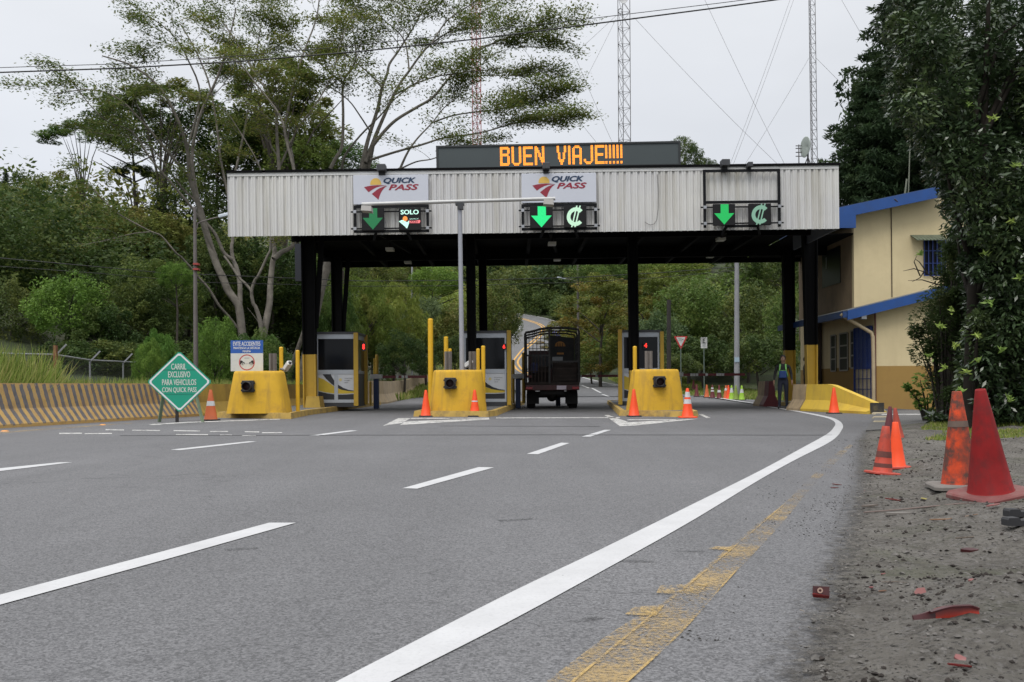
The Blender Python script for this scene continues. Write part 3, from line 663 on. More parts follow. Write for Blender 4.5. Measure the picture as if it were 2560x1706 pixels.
def cctv(px, py, Y, label, yaw):
    p = PX(px, py, Y); t = thing('security_camera', label, 'security camera', p, (R(-28), 0, yaw), group='white cameras on the island bollards')
    b = MB(); b.bx(-.065, .065, -.28, .12, -.06, .07, bev=.02); b.build('camera_housing', pm('white_plastic', (.66, .66, .65), .4, var=.05), t)
    b = MB(); b.lathe([(.045, 0), (.045, .02), (.001, .021)], 14, 0, (0, -.27, 0), mat=Matrix.Rotation(R(90), 4, 'X')); b.build('camera_lens', DARK, t)
    b = MB(); b.bar((0, .05, -.05), (-.16, .05, .0), .04); b.build('mount_arm', GPOST, t)
cctv(716, 920, 25.9, 'white security camera fixed to the yellow bollard by the left bumper block', R(35))
cctv(1166, 914, 27.2, 'white security camera at the foot of the tall grey lamp pole', R(60))
# ------------------------------------------------------------------ EVITE ACCIDENTES board
p = PX(616, 934, 25.1); t = thing('warning_board', 'blue and white EVITE ACCIDENTES board standing on the left bumper block', 'sign board', (p.x, 25.15, 1.2))
k = 25.1 / F; bw, z1, zb = 81 * k / 2, PX(616, 851, 25.1).z - 1.2, PX(616, 883.5, 25.1).z - 1.2
WS = pm('sign_white', (.52, .53, .51), .5, var=.06, dirt=((.33, .34, .3), .35, 4)); BLU = pm('sign_blue', (.018, .085, .34), .45, var=.06)
b = MB(); b.bx(-bw, bw, 0, .02, .02, zb); b.build('white_panel', WS, t); b = MB(); b.bx(-bw, bw, 0, .02, zb, z1); b.build('blue_panel', BLU, t)
for sx in (-.3, .3):
    b = MB(); b.bx(sx - .02, sx + .02, .021, .06, -.1, z1 - .05); b.build('board_post', GPOST, t)
WT = pm('white_lettering', (.62, .63, .64), .5, var=.03)
text('lettering', 'EVITE ACCIDENTES', 68 * k, 10.5 * k, (-.0, -.004, z1 - 8.6 * k), WT, t, bold=.012)
text('lettering', 'MANTENGA LA DISTACIA', 66 * k, 5.6 * k, (0, -.004, z1 - 19.2 * k), WT, t, bold=.02)
text('lettering', 'MINIMA', 20 * k, 5 * k, (0, -.004, z1 - 27.6 * k), WT, t, bold=.02)
RED = pm('sign_red', (.42, .03, .03), .5, var=.08); BLK = pm('sign_black', (.012, .012, .013), .6, var=.05)
def ringm(cx, cz, r0, r1, n=40, y=-.004):
    b = MB(); vs = []
    for j in range(n):
        a = 2 * math.pi * j / n; vs += [(cx + r0 * math.cos(a), y, cz + r0 * math.sin(a)), (cx + r1 * math.cos(a), y, cz + r1 * math.sin(a))]
    b.add(vs, [(2 * j, 2 * j + 1, (2 * j + 3) % (2 * n), (2 * j + 2) % (2 * n)) for j in range(n)]); return b
ringm(0, 24 * k, 17.6 * k, 19.8 * k).build('red_ring', RED, t)
def carpict(sg):
    return [(sg * 5 * k, 21 * k), (sg * 6 * k, 24 * k), (sg * 9 * k, 25 * k), (sg * 12 * k, 28.5 * k), (sg * 16.4 * k, 29 * k), (sg * 17.3 * k, 25 * k), (sg * 17 * k, 19.5 * k), (sg * 14 * k, 18.6 * k), (sg * 7 * k, 19 * k)]
b = MB(); b.prism(carpict(-1), -.004, 0); b.prism(carpict(1)[::-1], -.004, 0); b.build('car_pictogram', BLK, t)
b = MB()
for sg in (-1, 1):
    for r0, r1, mi in ((3.2, 4.6, 0),):
        q = ringm(sg * 10.5 * k, 19.6 * k, 2 * k, 3.5 * k, 18, -.006); b.add(q.v, q.f)
b.build('wheel_rings', WS, t)
b = MB(); b.bx(-6 * k, 6 * k, -.004, 0, 34 * k, 35.4 * k); b.bx(-4 * k, 4 * k, -.004, 0, 20 * k, 20.8 * k); b.build('small_print', pm('grey_print', (.25, .25, .25), .6), t)
# ------------------------------------------------------------------ green diamond sign
p = GR(448, 1056); Yd = p.y; k = Yd / F
t = thing('diamond_sign', 'green diamond CARRIL EXCLUSIVO sign propped on legs before the striped barrier', 'road sign', (p.x, Yd, 0), (0, 0, R(2)))
def loc(px, py): q = PX(px, py, Yd); return q.x - p.x, q.z
cx_, cz_ = loc(448.5, 955); rx, rz = 80.5 * k, 77 * k
GRN = pm('sign_green', (.006, .27, .17), .4, var=.06, scale=2, dirt=((.02, .2, .14), .3, 4))
def diamond(s, y0, y1, ring=None):
    b = MB(); P = [(cx_ + rx * s * x, cz_ + rz * s * z) for x, z in ((.04, -.96), (.96, -.04), (.96, .04), (.04, .96), (-.04, .96), (-.96, .04), (-.96, -.04), (-.04, -.96))]
    if ring is None: b.prism(P, y0, y1); return b
    Q = [(cx_ + (x - cx_) * ring, cz_ + (z - cz_) * ring) for x, z in P]; n = 8
    b.add([(x, y0, z) for x, z in P] + [(x, y0, z) for x, z in Q], [(i, (i + 1) % n, n + (i + 1) % n, n + i) for i in range(n)]); return b
diamond(1, 0, .02).build('sign_plate', GRN, t); diamond(.955, -.003, 0, .925).build('white_border', WT, t)
for s, ww, hh, px_, py_ in (('CARRIL', 37, 15, 447, 917), ('EXCLUSIVO', 54, 15, 448, 936.5), ('PARA VEHICULOS', 84, 14.5, 448, 956), ('CON QUICK PASS', 85, 14.5, 448.5, 976)):
    x, z = loc(px_, py_); text('lettering', s, ww * k, hh * k, (x, -.004, z), pm('cream_lettering', (.55, .58, .53), .5, var=.04), t, bold=.012)
b = MB(); x0, z0 = loc(406, 925.5); x1, z1 = loc(492, 925.5); b.bx(x0, x1, -.0025, -.001, z0 - .006, z0 + .006); x0, z0 = loc(448, 986.5); b.bx(x0 - .5, x0 + .5, -.0025, -.001, z0 - .004, z0 + .004); b.build('panel_seam', pm('dark_green_seam', (.006, .10, .07), .6), t)
GLEG = pm('green_grey_leg', (.14, .19, .12), .7, var=.15)
for a, c, y in (((409, 995), (390, 1053), .25), ((486, 999), (507, 1053), -.02)):
    (xa, za), (xc, zc) = loc(*a), loc(*c); b = MB(); b.bar((xa, .05, za + .2), (xc, y, .0), .07, .04); b.build('leg', GLEG, t)
(xa, za), (xc, zc) = loc(441, 1024), loc(441, 1055); b = MB(); b.bar((xa, .05, za + .3), (xa, .05, 0), .065, .05); b.build('centre_post', pm('black_wood', (.02, .018, .02), .8), t)

# ------------------------------------------------------------------ booths
ALU = pm('booth_aluminium', (.40, .43, .47), .4, .25, var=.06); GLS = pm('dark_booth_glass', (.008, .009, .011), .12, var=.3, scale=1.2, spec=.22)
BPAN = pm('booth_white_panel', (.50, .52, .55), .45, var=.06); BLKG = pm('black_graphic', (.02, .021, .025), .45); YELG = pm('yellow_graphic', (.50, .36, .03), .5); DGREY = pm('dark_grey_metal', (.035, .037, .042), .5, var=.15)
REDL = pm('red_led', (1., .03, .02), .4, var=.0, emit=2.2)
def booth(cx, cy, yaw, wd, hgt, label, digits, full):
    dep = 2.2; t = thing('toll_booth', label, 'toll booth', (cx, cy, .135), (0, 0, yaw), group='toll booths under the canopy'); hw = wd / 2
    b = MB(); b.bx(-hw, hw, 0, dep, 0, .14); b.build('plinth', DGREY, t)
    b = MB(); zs = [.14, .22, .92, 1.06, hgt - .17, hgt - .04]
    fr = .055
    for x in (-hw, hw - fr): b.bx(x, x + fr, -.01, .05, .14, hgt)
    b.bx(-hw + fr, hw - fr, -.005, .045, .14, .24); b.bx(-hw + fr, hw - fr, -.005, .045, 1.08, 1.22); b.bx(-hw + fr, hw - fr, -.008, .045, hgt - .18, hgt - .02)
    b.bx(-.06 if full else -hw + .30, .06 if full else -hw + .40, -.004, .04, .24, 1.08)
    for x in (-hw, hw - fr):
        b.bx(x, x + fr, dep - .06, dep, .14, hgt); b.bx(x, x + .05, .05, dep - .06, 1.10, 1.2); b.bx(x, x + .05, .05, dep - .06, hgt - .18, hgt - .02)
    b.build('frame', ALU, t)
    b = MB(); b.bx(-hw + fr, hw - fr, .012, .03, .24, 1.08); pnl = b.build('lower_panel', BPAN, t)
    # swoosh graphics: yellow field, black bands, pale disc
    y = .009; L, Rr, B_, T_ = -hw + fr, hw - fr, .24, 1.08
    def uv(u, v): return (lerp(L, Rr, u), lerp(B_, T_, v))
    def shape(pts, yy, m, nm): b = MB(); b.add([(uv(a, c)[0], yy, uv(a, c)[1]) for a, c in pts], [tuple(range(len(pts)))]); b.build(nm, m, pnl)
    shape([(0, .0), (1, .0), (1, .22), (.75, .2), (.5, .2), (.25, .25), (0, .33)], y, BLKG, 'black_base')
    shape([(0, .36), (.2, .29), (.45, .24), (.75, .23), (1, .25), (1, .33), (.85, .34), (.7, .37), (.55, .44), (.42, .54), (.3, .66), (.15, .80), (0, .88)], y - .002, YELG, 'yellow_swoosh')
    shape([(.12, 1), (.22, .82), (.35, .64), (.5, .48), (.66, .38), (.85, .33), (1, .32), (1, .35), (.85, .38), (.7, .46), (.56, .58), (.45, .74), (.38, .9), (.35, 1)], y - .004, BLKG, 'black_swoosh')
    b = MB(); b.lathe([(.05, 0), (.001, 0)], 16, 0, (*[uv(.62, .78)[0], y - .001], uv(.62, .78)[1]), mat=Matrix.Rotation(R(90), 4, 'X')); b.build('logo_disc', pm('pale_yellow_graphic', (.55, .47, .22), .5), pnl)
    for j, (s, ww) in enumerate((('Consejo Nacional', .26), ('de Vialidad', .18), ('Conavi', .12))):
        x, z = uv(.73, .83 - j * .08); text('panel_lettering', s, ww, .035, (x + ww / 2, y - .002, z), BLKG, pnl, ext=.0005)
    b = MB(); b.bx(-hw + fr, hw - fr, .02, .03, 1.22, hgt - .18); b.build('front_window', GLS, t)
    for x in (-hw + .01, hw - .03):
        b = MB(); b.bx(x, x + .02, .05, dep - .06, 1.2, hgt - .18); b.build('side_window', GLS, t)
        b = MB(); b.bx(x, x + .02, .05, dep - .06, .14, 1.1); b.build('side_panel', DGREY, t)
    b = MB(); b.bx(-hw, hw, dep - .01, dep + .03, .14, hgt - .02); b.build('back_wall', DGREY, t)
    b = MB(); b.bx(-hw - .05, hw + .05, -.06, dep + .06, hgt - .02, hgt + .05); b.build('roof', DGREY, t)
    return t
def locbar(t, name, m, px, ptop, pbot, Y, wpx, dy=.12):
    """an upright member seen at photo column px, as part of booth t"""
    p = PX(px, ptop, Y); q = PX(px, pbot, Y); wv = wpx / F * Y; inv = Matrix.Translation(t.location).inverted()
    Mi = (Matrix.Translation(t.location) @ Matrix.Rotation(t.rotation_euler.z, 4, 'Z')).inverted()
    a, c = Mi @ p, Mi @ q; b = MB(); b.bx(a.x - wv / 2, a.x + wv / 2, a.y, a.y + dy, max(0, c.z), a.z); return b.build(name, m, t)
Yb = 31.6
t1 = booth(PX(840, 900, Yb).x, Yb, 0, 1.29, 2.42, 'grey toll booth with whole swoosh panel, leftmost of the three', 0, True)
t2 = booth(PX(1213, 900, Yb).x, Yb, R(-4.5), 1.40, 2.43, 'grey toll booth half behind the grey lamp pole, left of the truck', 0, False)
t3 = booth(PX(1602, 900, Yb).x, Yb, R(-4), 1.21, 2.43, 'grey toll booth behind the right bumper block, right of the truck', 0, False)
for t, lst in ((t1, ((889, 832, 1015, 31.4, 11), (914, 838, 1012, 33.5, 8))), (t2, ((1272, 826, 1013, 31.4, 10),)), (t3, ((1550, 824, 1012, 31.4, 10), (1655, 829, 1000, 31.4, 9)))):
    for px, a, c, Y, wp in lst: locbar(t, 'yellow_corner_post', YS, px, a, c, Y, wp)
def led_digit(px, py, Y, w_, h_, s, parent_label):
    p = PX(px, py, Y); t = thing('price_display', parent_label, 'display', p, group='red lane displays at the booths')
    b = MB(); b.bx(-w_ * .9, w_ * .9, 0, .06, -h_ * .8, h_ * .8); b.build('display_case', BLK, t)
    text('lit_digit', s, w_, h_, (0, -.004, 0), REDL, t, bold=.03)
led_digit(909, 867, 31.2, .06, .17, '8', 'small lit red lane display on the side of the leftmost booth')
led_digit(1260, 867, 31.45, .07, .12, '6', 'small lit red display in the window of the booth left of the truck')
led_digit(1614, 864, 31.45, .09, .14, '4', 'small lit red display in the window of the booth right of the truck')
# boom gates
BRED = pm('boom_dark_red', (.13, .012, .015), .5); BWH = pm('boom_white', (.5, .5, .48), .5); BBLU = pm('boom_box_blue', (.01, .03, .10), .5)
def boom(px0, px1, py, Y, z0, label, boxpx=None, bands=()):
    a, c = PX(px0, py, Y), PX(px1, py, Y + .0); t = thing('boom_gate', label, 'boom gate', (a.x, Y, z0), group='boom gates closing the lanes')
    zz = a.z - z0; b = MB(); b.bx(-.09, .09, -.05, .2, -z0 + .13 if z0 > .13 else 0, zz + .1, bev=.02); b.build('gate_cabinet', BBLU, t)
    L = c.x - a.x; b = MB(); b.bx(0, L, -.09, -.055, zz - .045, zz + .045); b.build('boom_arm', BRED, t)
    b = MB()
    for f in bands: b.bx(L * f - .045, L * f + .045, -.093, -.052, zz - .047, zz + .047)
    if bands: b.build('white_bands', BWH, t)
    b = MB(); b.bx(-.2, .25, -.16, -.04, zz - .07, zz + .09, bev=.02); b.build('gate_motor', pm('gate_motor_white', (.5, .5, .48), .5), t)
boom(940, 1068, 943, 34.5, 0, 'dark red and white boom gate closing the leftmost lane', bands=(.42, .53, .6))
boom(1295, 1330, 942, 34.2, 0, 'white topped boom gate at the back of the middle island, right beside the truck', bands=())
boom(1395, 1555, 941, 38, 0, 'dark red boom gate across the lane ahead of the truck', bands=(.35, .6, .95))
boom(1690, 1861, 937.5, 36, 0, 'dark red boom gate closing the right lane below the yield sign', bands=(.22, .26, .3, .44, .6, .64, .68))
post(1309, 882, 36.5, 'dark yellow bollard beside the truck at the back of the middle island', 9, m=YS)
post(1283, 900, 36.9, 'short dark yellow bollard at the back of the middle island', 7, m=YS)
post(942, 887, 35.3, 'yellow bollard behind the leftmost booth, the tallest there', 8, m=YS)
post(936, 897, 35.9, 'yellow bollard behind the leftmost booth, the thin left one', 5, m=YS)
post(926, 954, 34.4, 'short yellow bollard beside the blue gate cabinet of the leftmost booth', 6, m=YS)
# ------------------------------------------------------------------ grey mast with two lamps
MAST = pm('pale_grey_mast', (.30, .31, .345), .5, .2, var=.06)
p = PX(1156, 925, 26.6); t = thing('lamp_mast', 'tall pale grey mast with a long cross arm and two box lamps', 'lamp post', (p.x, 26.6, .13))
pt = PX(1149.5, 512, 26.6); hz = pt.z - .13; dx = pt.x - p.x
b = MB(); b.tube([(0, 0, 0), (dx, 0, hz)], [.072, .058], 16); b.build('mast', MAST, t)
b = MB(); b.bx(dx - .12, dx + .12, -.1, .1, hz - .02, hz + .03); b.bx(dx - .06, dx + .10, -.12, .08, hz - .14, hz - .02); b.build('mast_head', DGREY, t)
a, c = PX(905, 511, 26.6), PX(1388, 497, 26.6)
b = MB(); b.tube([(a.x - p.x, 0, a.z - .13), (c.x - p.x, 0, c.z - .13)], .05, 12); b.build('cross_arm', pm('galvanised_pipe', (.40, .40, .395), .5, .3, var=.1), t)
for px, py in ((918, 524), (1371, 508)):
    q = PX(px, py, 26.6); x, z = q.x - p.x, q.z - .13
    b = MB(); b.prism([(-.15, -.06), (.14, -.08), (.13, .06), (-.13, .075)], -.2, .2, 0, lambda X, Y, Z: (X + x, Y, Z + z)); lm = b.build('box_lamp', pm('lamp_grey', (.42, .40, .38), .5, var=.06), t)
    b = MB(); b.bx(x - .02, x + .02, -.02, .02, z + .06, z + .16); b.tube([(x - .06, 0, z + .10), (x + .06, 0, z + .10)], .02, 6); b.build('lamp_bracket', DGREY, lm)
# ================================================================== CANOPY
YF = 28.5; TILT = R(-.44)
a, c = PX(570, 592, YF), PX(2098.5, 572, YF); zb = (a.z + c.z) / 2; mid = (a.x + c.x) / 2; hw = (c.x - a.x) / 2; FH = 1.88
cano = thing('toll_canopy', 'wide toll canopy with white corrugated fascia on dark steel columns', 'canopy', (mid, YF, zb), (0, TILT, 0))
def m_fascia():
    m, n, b = newmat('corrugated_white_metal')
    c = mixc(n, mrange(n, noisen(n, .35, 4), .3, .7), (.50, .50, .51), (.58, .575, .55))
    c = mixc(n, mrange(n, noisen(n, 1.0, 5, .65, stretch=(2.2, 1, .12)), .48, .7, 0, .5), c, (.30, .275, .20))
    c = mixc(n, mrange(n, noisen(n, 4., 6, .7, stretch=(2.5, 1, .1)), .55, .72, 0, .5), c, (.21, .19, .14))
    c = mixc(n, mrange(n, noisen(n, 8., 5, .75, stretch=(1, 1, .5)), .66, .74, 0, .5), c, (.12, .10, .07))
    n.links.new(c, b.inputs['Base Color']); b.inputs['Roughness'].default_value = .45; b.inputs['Metallic'].default_value = .0; return m
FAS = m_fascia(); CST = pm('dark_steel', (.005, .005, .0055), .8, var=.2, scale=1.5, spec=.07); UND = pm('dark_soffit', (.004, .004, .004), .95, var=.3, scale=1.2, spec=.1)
def corr(L, pitch=.205, d=.045):
    pts = []; k = int(L / pitch)
    for i in range(k):
        x = -L / 2 + L * i / k; p = L / k
        pts += [(x, 0), (x + p * .16, d), (x + p * .28, d), (x + p * .44, 0), (x + p * .62, .0), (x + p * .66, .012), (x + p * .72, .012), (x + p * .76, 0)]
    return pts + [(L / 2, 0)]
b = MB(); pts = corr(2 * hw)
k = len(pts); b.add([(x, y, 0) for x, y in pts] + [(x, y, FH - .10) for x, y in pts], [(i, i + 1, k + i + 1, k + i) for i in range(k - 1)]); b.build('front_fascia', FAS, cano)
b = MB(); b.bx(-hw, hw, -.012, .05, FH - .10, FH); b.build('fascia_flashing', pm('flashing_white', (.55, .55, .54), .5, var=.1), cano)
b = MB(); b.bx(-hw - .02, hw + .03, -.05, .12, FH, FH + .07); b.build('gutter', CST, cano)
for sx in (1,):
    b = MB(); x = sx * hw
    b.bx(x - .06, x, .05, 4.5, .0, FH); b.build('side_fascia', pm('side_fascia_metal', (.10, .11, .14), .6), cano)
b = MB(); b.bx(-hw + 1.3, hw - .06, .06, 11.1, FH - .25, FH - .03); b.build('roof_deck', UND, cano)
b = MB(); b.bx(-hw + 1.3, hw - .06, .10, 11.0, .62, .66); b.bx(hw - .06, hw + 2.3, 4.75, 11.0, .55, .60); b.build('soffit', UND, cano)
for y in (2.6, 7.6, 10.9):
    b = MB(); b.bx(-hw + 1.3, hw - .06 if y < 5 else hw + 2.3, y - .08, y + .08, .22 if y < 10 else .40, .62 if y < 5 else .548)
    if y > 5: b.bx(-hw + 1.3, hw - .07, y - .07, y + .07, .548, .618)
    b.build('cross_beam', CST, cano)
for x in np.linspace(-hw + 1.4, hw - 1.5, 9):
    b = MB(); b.bx(x - .06, x + .06, .1, 10.9, .38, .61); b.build('long_beam', CST, cano)
# columns, vertical in the world: children of the canopy that undo its small tilt
def cpos(px, Y): return PX(px, CY, Y).x - mid
def column(px, Y, wd, flare, yel=1.35, base=False, ztop=None):
    x = cpos(px, Y); y = Y - YF; zt = ztop or .4
    def sh(z0, z1, m, nm, par):
        b = MB(); bw = wd / 2; tw = bw + flare
        f0, f1 = (z0 + zb) / (zt + zb), (z1 + zb) / (zt + zb)
        # H section: two flanges and a web
        for sx in (-1, 1):
            b.add([(x + sx * lerp(bw, tw, f0) - .02, y - .14, z0), (x + sx * lerp(bw, tw, f0) + .02, y - .14, z0), (x + sx * lerp(bw, tw, f0) + .02, y + .14, z0), (x + sx * lerp(bw, tw, f0) - .02, y + .14, z0),
                   (x + sx * lerp(bw, tw, f1) - .02, y - .14, z1), (x + sx * lerp(bw, tw, f1) + .02, y - .14, z1), (x + sx * lerp(bw, tw, f1) + .02, y + .14, z1), (x + sx * lerp(bw, tw, f1) - .02, y + .14, z1)],
                  [(0, 3, 2, 1), (4, 5, 6, 7), (0, 1, 5, 4), (1, 2, 6, 5), (2, 3, 7, 6), (3, 0, 4, 7)])
        b.add([(x - lerp(bw, tw, f0), y, z0), (x + lerp(bw, tw, f0), y, z0), (x + lerp(bw, tw, f1), y, z1), (x - lerp(bw, tw, f1), y, z1)], [(0, 1, 2, 3)])
        return b.build(nm, m, par)
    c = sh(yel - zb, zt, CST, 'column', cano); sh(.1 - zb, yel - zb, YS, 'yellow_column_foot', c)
    if base:
        b = MB(); b.sweep([(x + .15, y - .4, .13 - zb), (x + .15, y + .3, .13 - zb)], [(.26, 0), (.20, .42), (-.20, .42), (-.26, 0)]); b.build('concrete_footing', YB2, c)
    return c
column(773, 31.0, .37, .015, 1.9, True); column(843, 36.0, .31, .02, 1.6)
column(1178, 30.8, .25, 0, 1.3); column(1208, 36, .26, 0, 1.4)
column(1583, 30.9, .27, .0, 1.25)
column(1972, 36.0, .33, .03, 2.0); column(2026, 31.5, .27, .08, 2.02)
for px, Y, s in ((773, 31, 1), (843, 36, 1)):
    x = cpos(px, Y); b = MB(); b.bar((x + s * .2, Y - YF, -2.6), (x + s * .44, Y - YF, .35), .09, .16); b.build('column_brace', CST, cano)
# lamps under the roof
FLM = pm('tube_lamp_white', (.55, .55, .52), .4)
for px, py, Y in ((975, 622, 32.4), (1020, 654, 36.5), (1380, 611, 31.5), (1393, 650, 36.5), (1802, 603, 31.5), (1776, 645, 36.5)):
    v = PX(px, py, Y); x, z = v.x - mid, v.z - zb
    b = MB(); b.bx(x - .13, x + .13, Y - YF - .2, Y - YF + .2, z - .04, z + .05); lm = b.build('ceiling_lamp', FLM, cano)
    b = MB(); b.bar((x, Y - YF, z + .05), (x, Y - YF, .6), .04); b.build('lamp_stem', CST, lm)
for x0, x1 in ((950, 1050), (1375, 1395), (1815, 1765)):
    v0, v1 = PX(x0, 598, 30), PX(x1, 655, 38); b = MB(); b.bar((v0.x - mid, 30 - YF, v0.z - zb + .2), (v1.x - mid, 38 - YF, v1.z - zb + .2), .09, .12); b.build('lamp_rail', CST, cano)
b = MB(); v = PX(748, 655, 37.5); b.bx(v.x - mid - .12, v.x - mid + .12, 37.3 - YF, 37.7 - YF, v.z - zb - .70, v.z - zb + .75); b.build('hanging_box', pm('blue_black_metal', (.008, .010, .018), .6), cano)
# roof floodlights and brackets along the front edge
def onf(px, py, dy=0.): v = PX(px, py, YF + dy); return v
def roofbit(px, py, wpx, hpx, label, name='floodlight'):
    v = onf(px, py, -.1); k = YF / F; t = thing(name, label, 'floodlight', (v.x, YF - .12, v.z), (0, TILT, 0), 'floodlights along the canopy roof edge')
    b = MB(); b.bx(-wpx * k / 2, wpx * k / 2, -.22, .12, -hpx * k * .1, hpx * k * .62, bev=.015); b.build('lamp_head', DGREY, t)
    b = MB(); b.bx(-wpx * k * .35, wpx * k * .35, -.02, .1, -hpx * k * .5, -hpx * k * .1); b.build('bracket', BLK, t)
roofbit(955, 428, 22, 22, 'black floodlight on the canopy roof above the left QUICK PASS sign')
roofbit(1365, 424, 18, 22, 'black floodlight on the canopy roof above the middle QUICK PASS sign')
roofbit(1811, 416, 20, 22, 'grey floodlight on the canopy roof above the empty sign frame')
roofbit(1872, 419, 12, 16, 'small black floodlight right of the grey one above the empty sign frame')
for i, (px, py) in enumerate(((660, 429), (802, 427))):
    v = onf(px, py, -.05); b = MB(); b.add([(-.06, 0, -.03), (.06, 0, -.03), (-.02, 0, .1), (-.06, .08, -.03), (.06, .08, -.03), (-.02, .08, .1)], [(0, 1, 2), (3, 5, 4), (0, 2, 5, 3), (1, 4, 5, 2), (0, 3, 4, 1)])
    tag(b.build('roof_bracket', GPOST, loc=v), ('left' if i == 0 else 'right') + ' one of two metal brackets on the roof edge above bare fascia', 'bracket', 'small brackets on the roof edge')
# ------------------------------------------------------------------ QUICK PASS boards
NAVY = pm('navy_lettering', (.008, .03, .075), .5, var=.05); MAR = pm('maroon_lettering', (.24, .012, .03), .5, var=.05); SUNY = pm('sun_yellow', (.62, .40, .08), .5, var=.05)
BRD = pm('board_white', (.50, .52, .58), .35, var=.03, scale=1.2)
def quick(px0, px1, py0, py1, label):
    Y = YF - .06; a, c = PX(px0, py1, Y), PX(px1, py0, Y); w_, h_ = c.x - a.x, c.z - a.z
    t = thing('sign_board', label, 'sign board', ((a.x + c.x) / 2, Y, (a.z + c.z) / 2), (0, TILT, 0), 'QUICK PASS boards on the fascia')
    b = MB(); b.bx(-w_ / 2, w_ / 2, -.06, 0, -h_ / 2, h_ / 2, bev=.008); b.build('board', BRD, t)
    def q(x, y): return ((x - 852.5) / 1625 * w_, -(y - 467.5) / 655 * h_)
    y = -.064
    def sh(P, m, nm, yy=y):
        b = MB(); b.add([(q(*p)[0], yy, q(*p)[1]) for p in P], [tuple(range(len(P)))]); b.build(nm, m, t)
    sh([(530 + 120 * math.cos(th), 340 - 128 * math.sin(th)) for th in np.linspace(0, math.pi, 20)] + [(410, 362), (650, 362)], SUNY, 'sun_emblem')
    sh([(275, 410), (380, 385), (470, 374), (560, 370), (660, 373), (780, 384), (700, 389), (620, 398), (540, 422), (450, 472), (372, 525)], MAR, 'road_emblem')
    sh([(775, 390), (700, 402), (620, 432), (560, 468), (500, 515), (440, 565), (585, 695), (600, 640), (628, 565), (662, 498), (715, 432)], MAR, 'road_emblem')
    for s, x0, x1, y0, y1, m in (('QUICK', 706, 1385, 210, 345, NAVY), ('PASS', 815, 1450, 360, 483, MAR)):
        (xa, za), (xc, zc) = q(x0, y0), q(x1, y1); text('lettering', s, xc - xa, za - zc, ((xa + xc) / 2, y, (za + zc) / 2), m, t, bold=.075, shear=.28)
quick(884, 1071, 438, 512, 'white QUICK PASS sign board above the SOLO lane display')
quick(1304, 1490, 434, 508, 'white QUICK PASS sign board above the bright green arrow, mid fascia')
# ------------------------------------------------------------------ black frames with lane displays
FRM = pm('black_frame_paint', (.007, .0075, .009), .6, spec=.15)
PANL = pm('display_panel', (.012, .012, .013), .7, var=.2, scale=30, spec=.2)
def frame(px0, px1, py0, py1, label, up=None):
    Y = YF - .14; a, c = PX(px0, py1, Y), PX(px1, py0, Y); X, Z = (a.x + c.x) / 2, (a.z + c.z) / 2; w_, h_ = (c.x - a.x) / 2, (c.z - a.z) / 2; k = Y / F
    t = thing('display_rack', label, 'display rack', (X, Y, Z), (0, TILT, 0), 'black frames holding lane displays'); r = .038
    b = MB()
    zt = h_ if up is None else PX(0, up, Y).z - PX(0, (py0 + py1) / 2, Y).z
    for x in (-w_, w_): b.bx(x - r, x + r, -.03, .03, -h_ - r, zt + r)
    b.bx(-w_ + r, w_ - r, -.028, .028, -h_ - r, -h_ + r) if up is None else b.bx(-w_ * .45, w_ * .45, -.028, .028, -h_ - r, -h_ + r)
    b.bx(-w_ + r, w_ - r, -.028, .028, h_ - r, h_ + r)
    if up is not None: b.bx(-w_ + r, w_ - r, -.028, .028, zt - r, zt + r)
    b.build('frame', FRM, t)
    b = MB()
    for z in (h_ * .58, -h_ * .78): b.bar((-w_ - .12, -.02, z), (w_ + .12, -.02, z), .04)
    b.build('rail', FRM, t)
    b = MB()
    for z in (h_ * .58, -h_ * .78):
        for x in (-w_, w_): b.bx(x - .045, x + .045, -.075, -.042, z - .045, z + .045)
    b.build('clamp', pm('steel_clamp', (.35, .36, .38), .4, .6), t)
    for x in (-w_ * .42, w_ * .42):
        b = MB(); b.bar((x, .02, -h_), (x - .1 * (1 if x < 0 else -1), .2, -h_ - .22), .06); b.build('stay', FRM, t)
    return t
frame(888, 1069, 516, 579, 'black sign frame under the left QUICK PASS board, around the SOLO display')
frame(1307, 1489, 513, 573, 'black sign frame under the middle QUICK PASS board')
frame(1762, 1948, 505, 566, 'tall black sign frame on the right, its upper half empty', up=427)
def panel(px0, px1, py0, py1, label):
    Y = YF - .24; a, c = PX(px0, py1, Y), PX(px1, py0, Y); w_, h_ = c.x - a.x, c.z - a.z
    t = thing('lane_display', label, 'lane display', ((a.x + c.x) / 2, Y, (a.z + c.z) / 2), (0, TILT, 0), 'square lane displays on the fascia')
    b = MB(); b.bx(-w_ / 2, w_ / 2, 0, .08, -h_ / 2, h_ / 2, bev=.012); b.build('display_case', PANL, t); return t, w_, h_
def led(name, col, e):
    """lit matrix of small lamps: rows of light with dark gaps between"""
    m, n, b = newmat(name); tcn = nd(n, 'ShaderNodeTexCoord'); sp = nd(n, 'ShaderNodeSeparateXYZ'); n.links.new(tcn.outputs['Object'], sp.inputs[0])
    wv = nd(n, 'ShaderNodeMath', operation='MULTIPLY'); n.links.new(sp.outputs['Z'], wv.inputs[0]); wv.inputs[1].default_value = 2 * math.pi / .024
    si = nd(n, 'ShaderNodeMath', operation='SINE'); n.links.new(wv.outputs[0], si.inputs[0])
    n.links.new(mrange(n, si.outputs[0], -.6, .4, e * .55, e * 1.1), b.inputs['Emission Strength']); b.inputs['Emission Color'].default_value = (*col, 1); b.inputs['Base Color'].default_value = (*[x * .1 for x in col], 1); return m
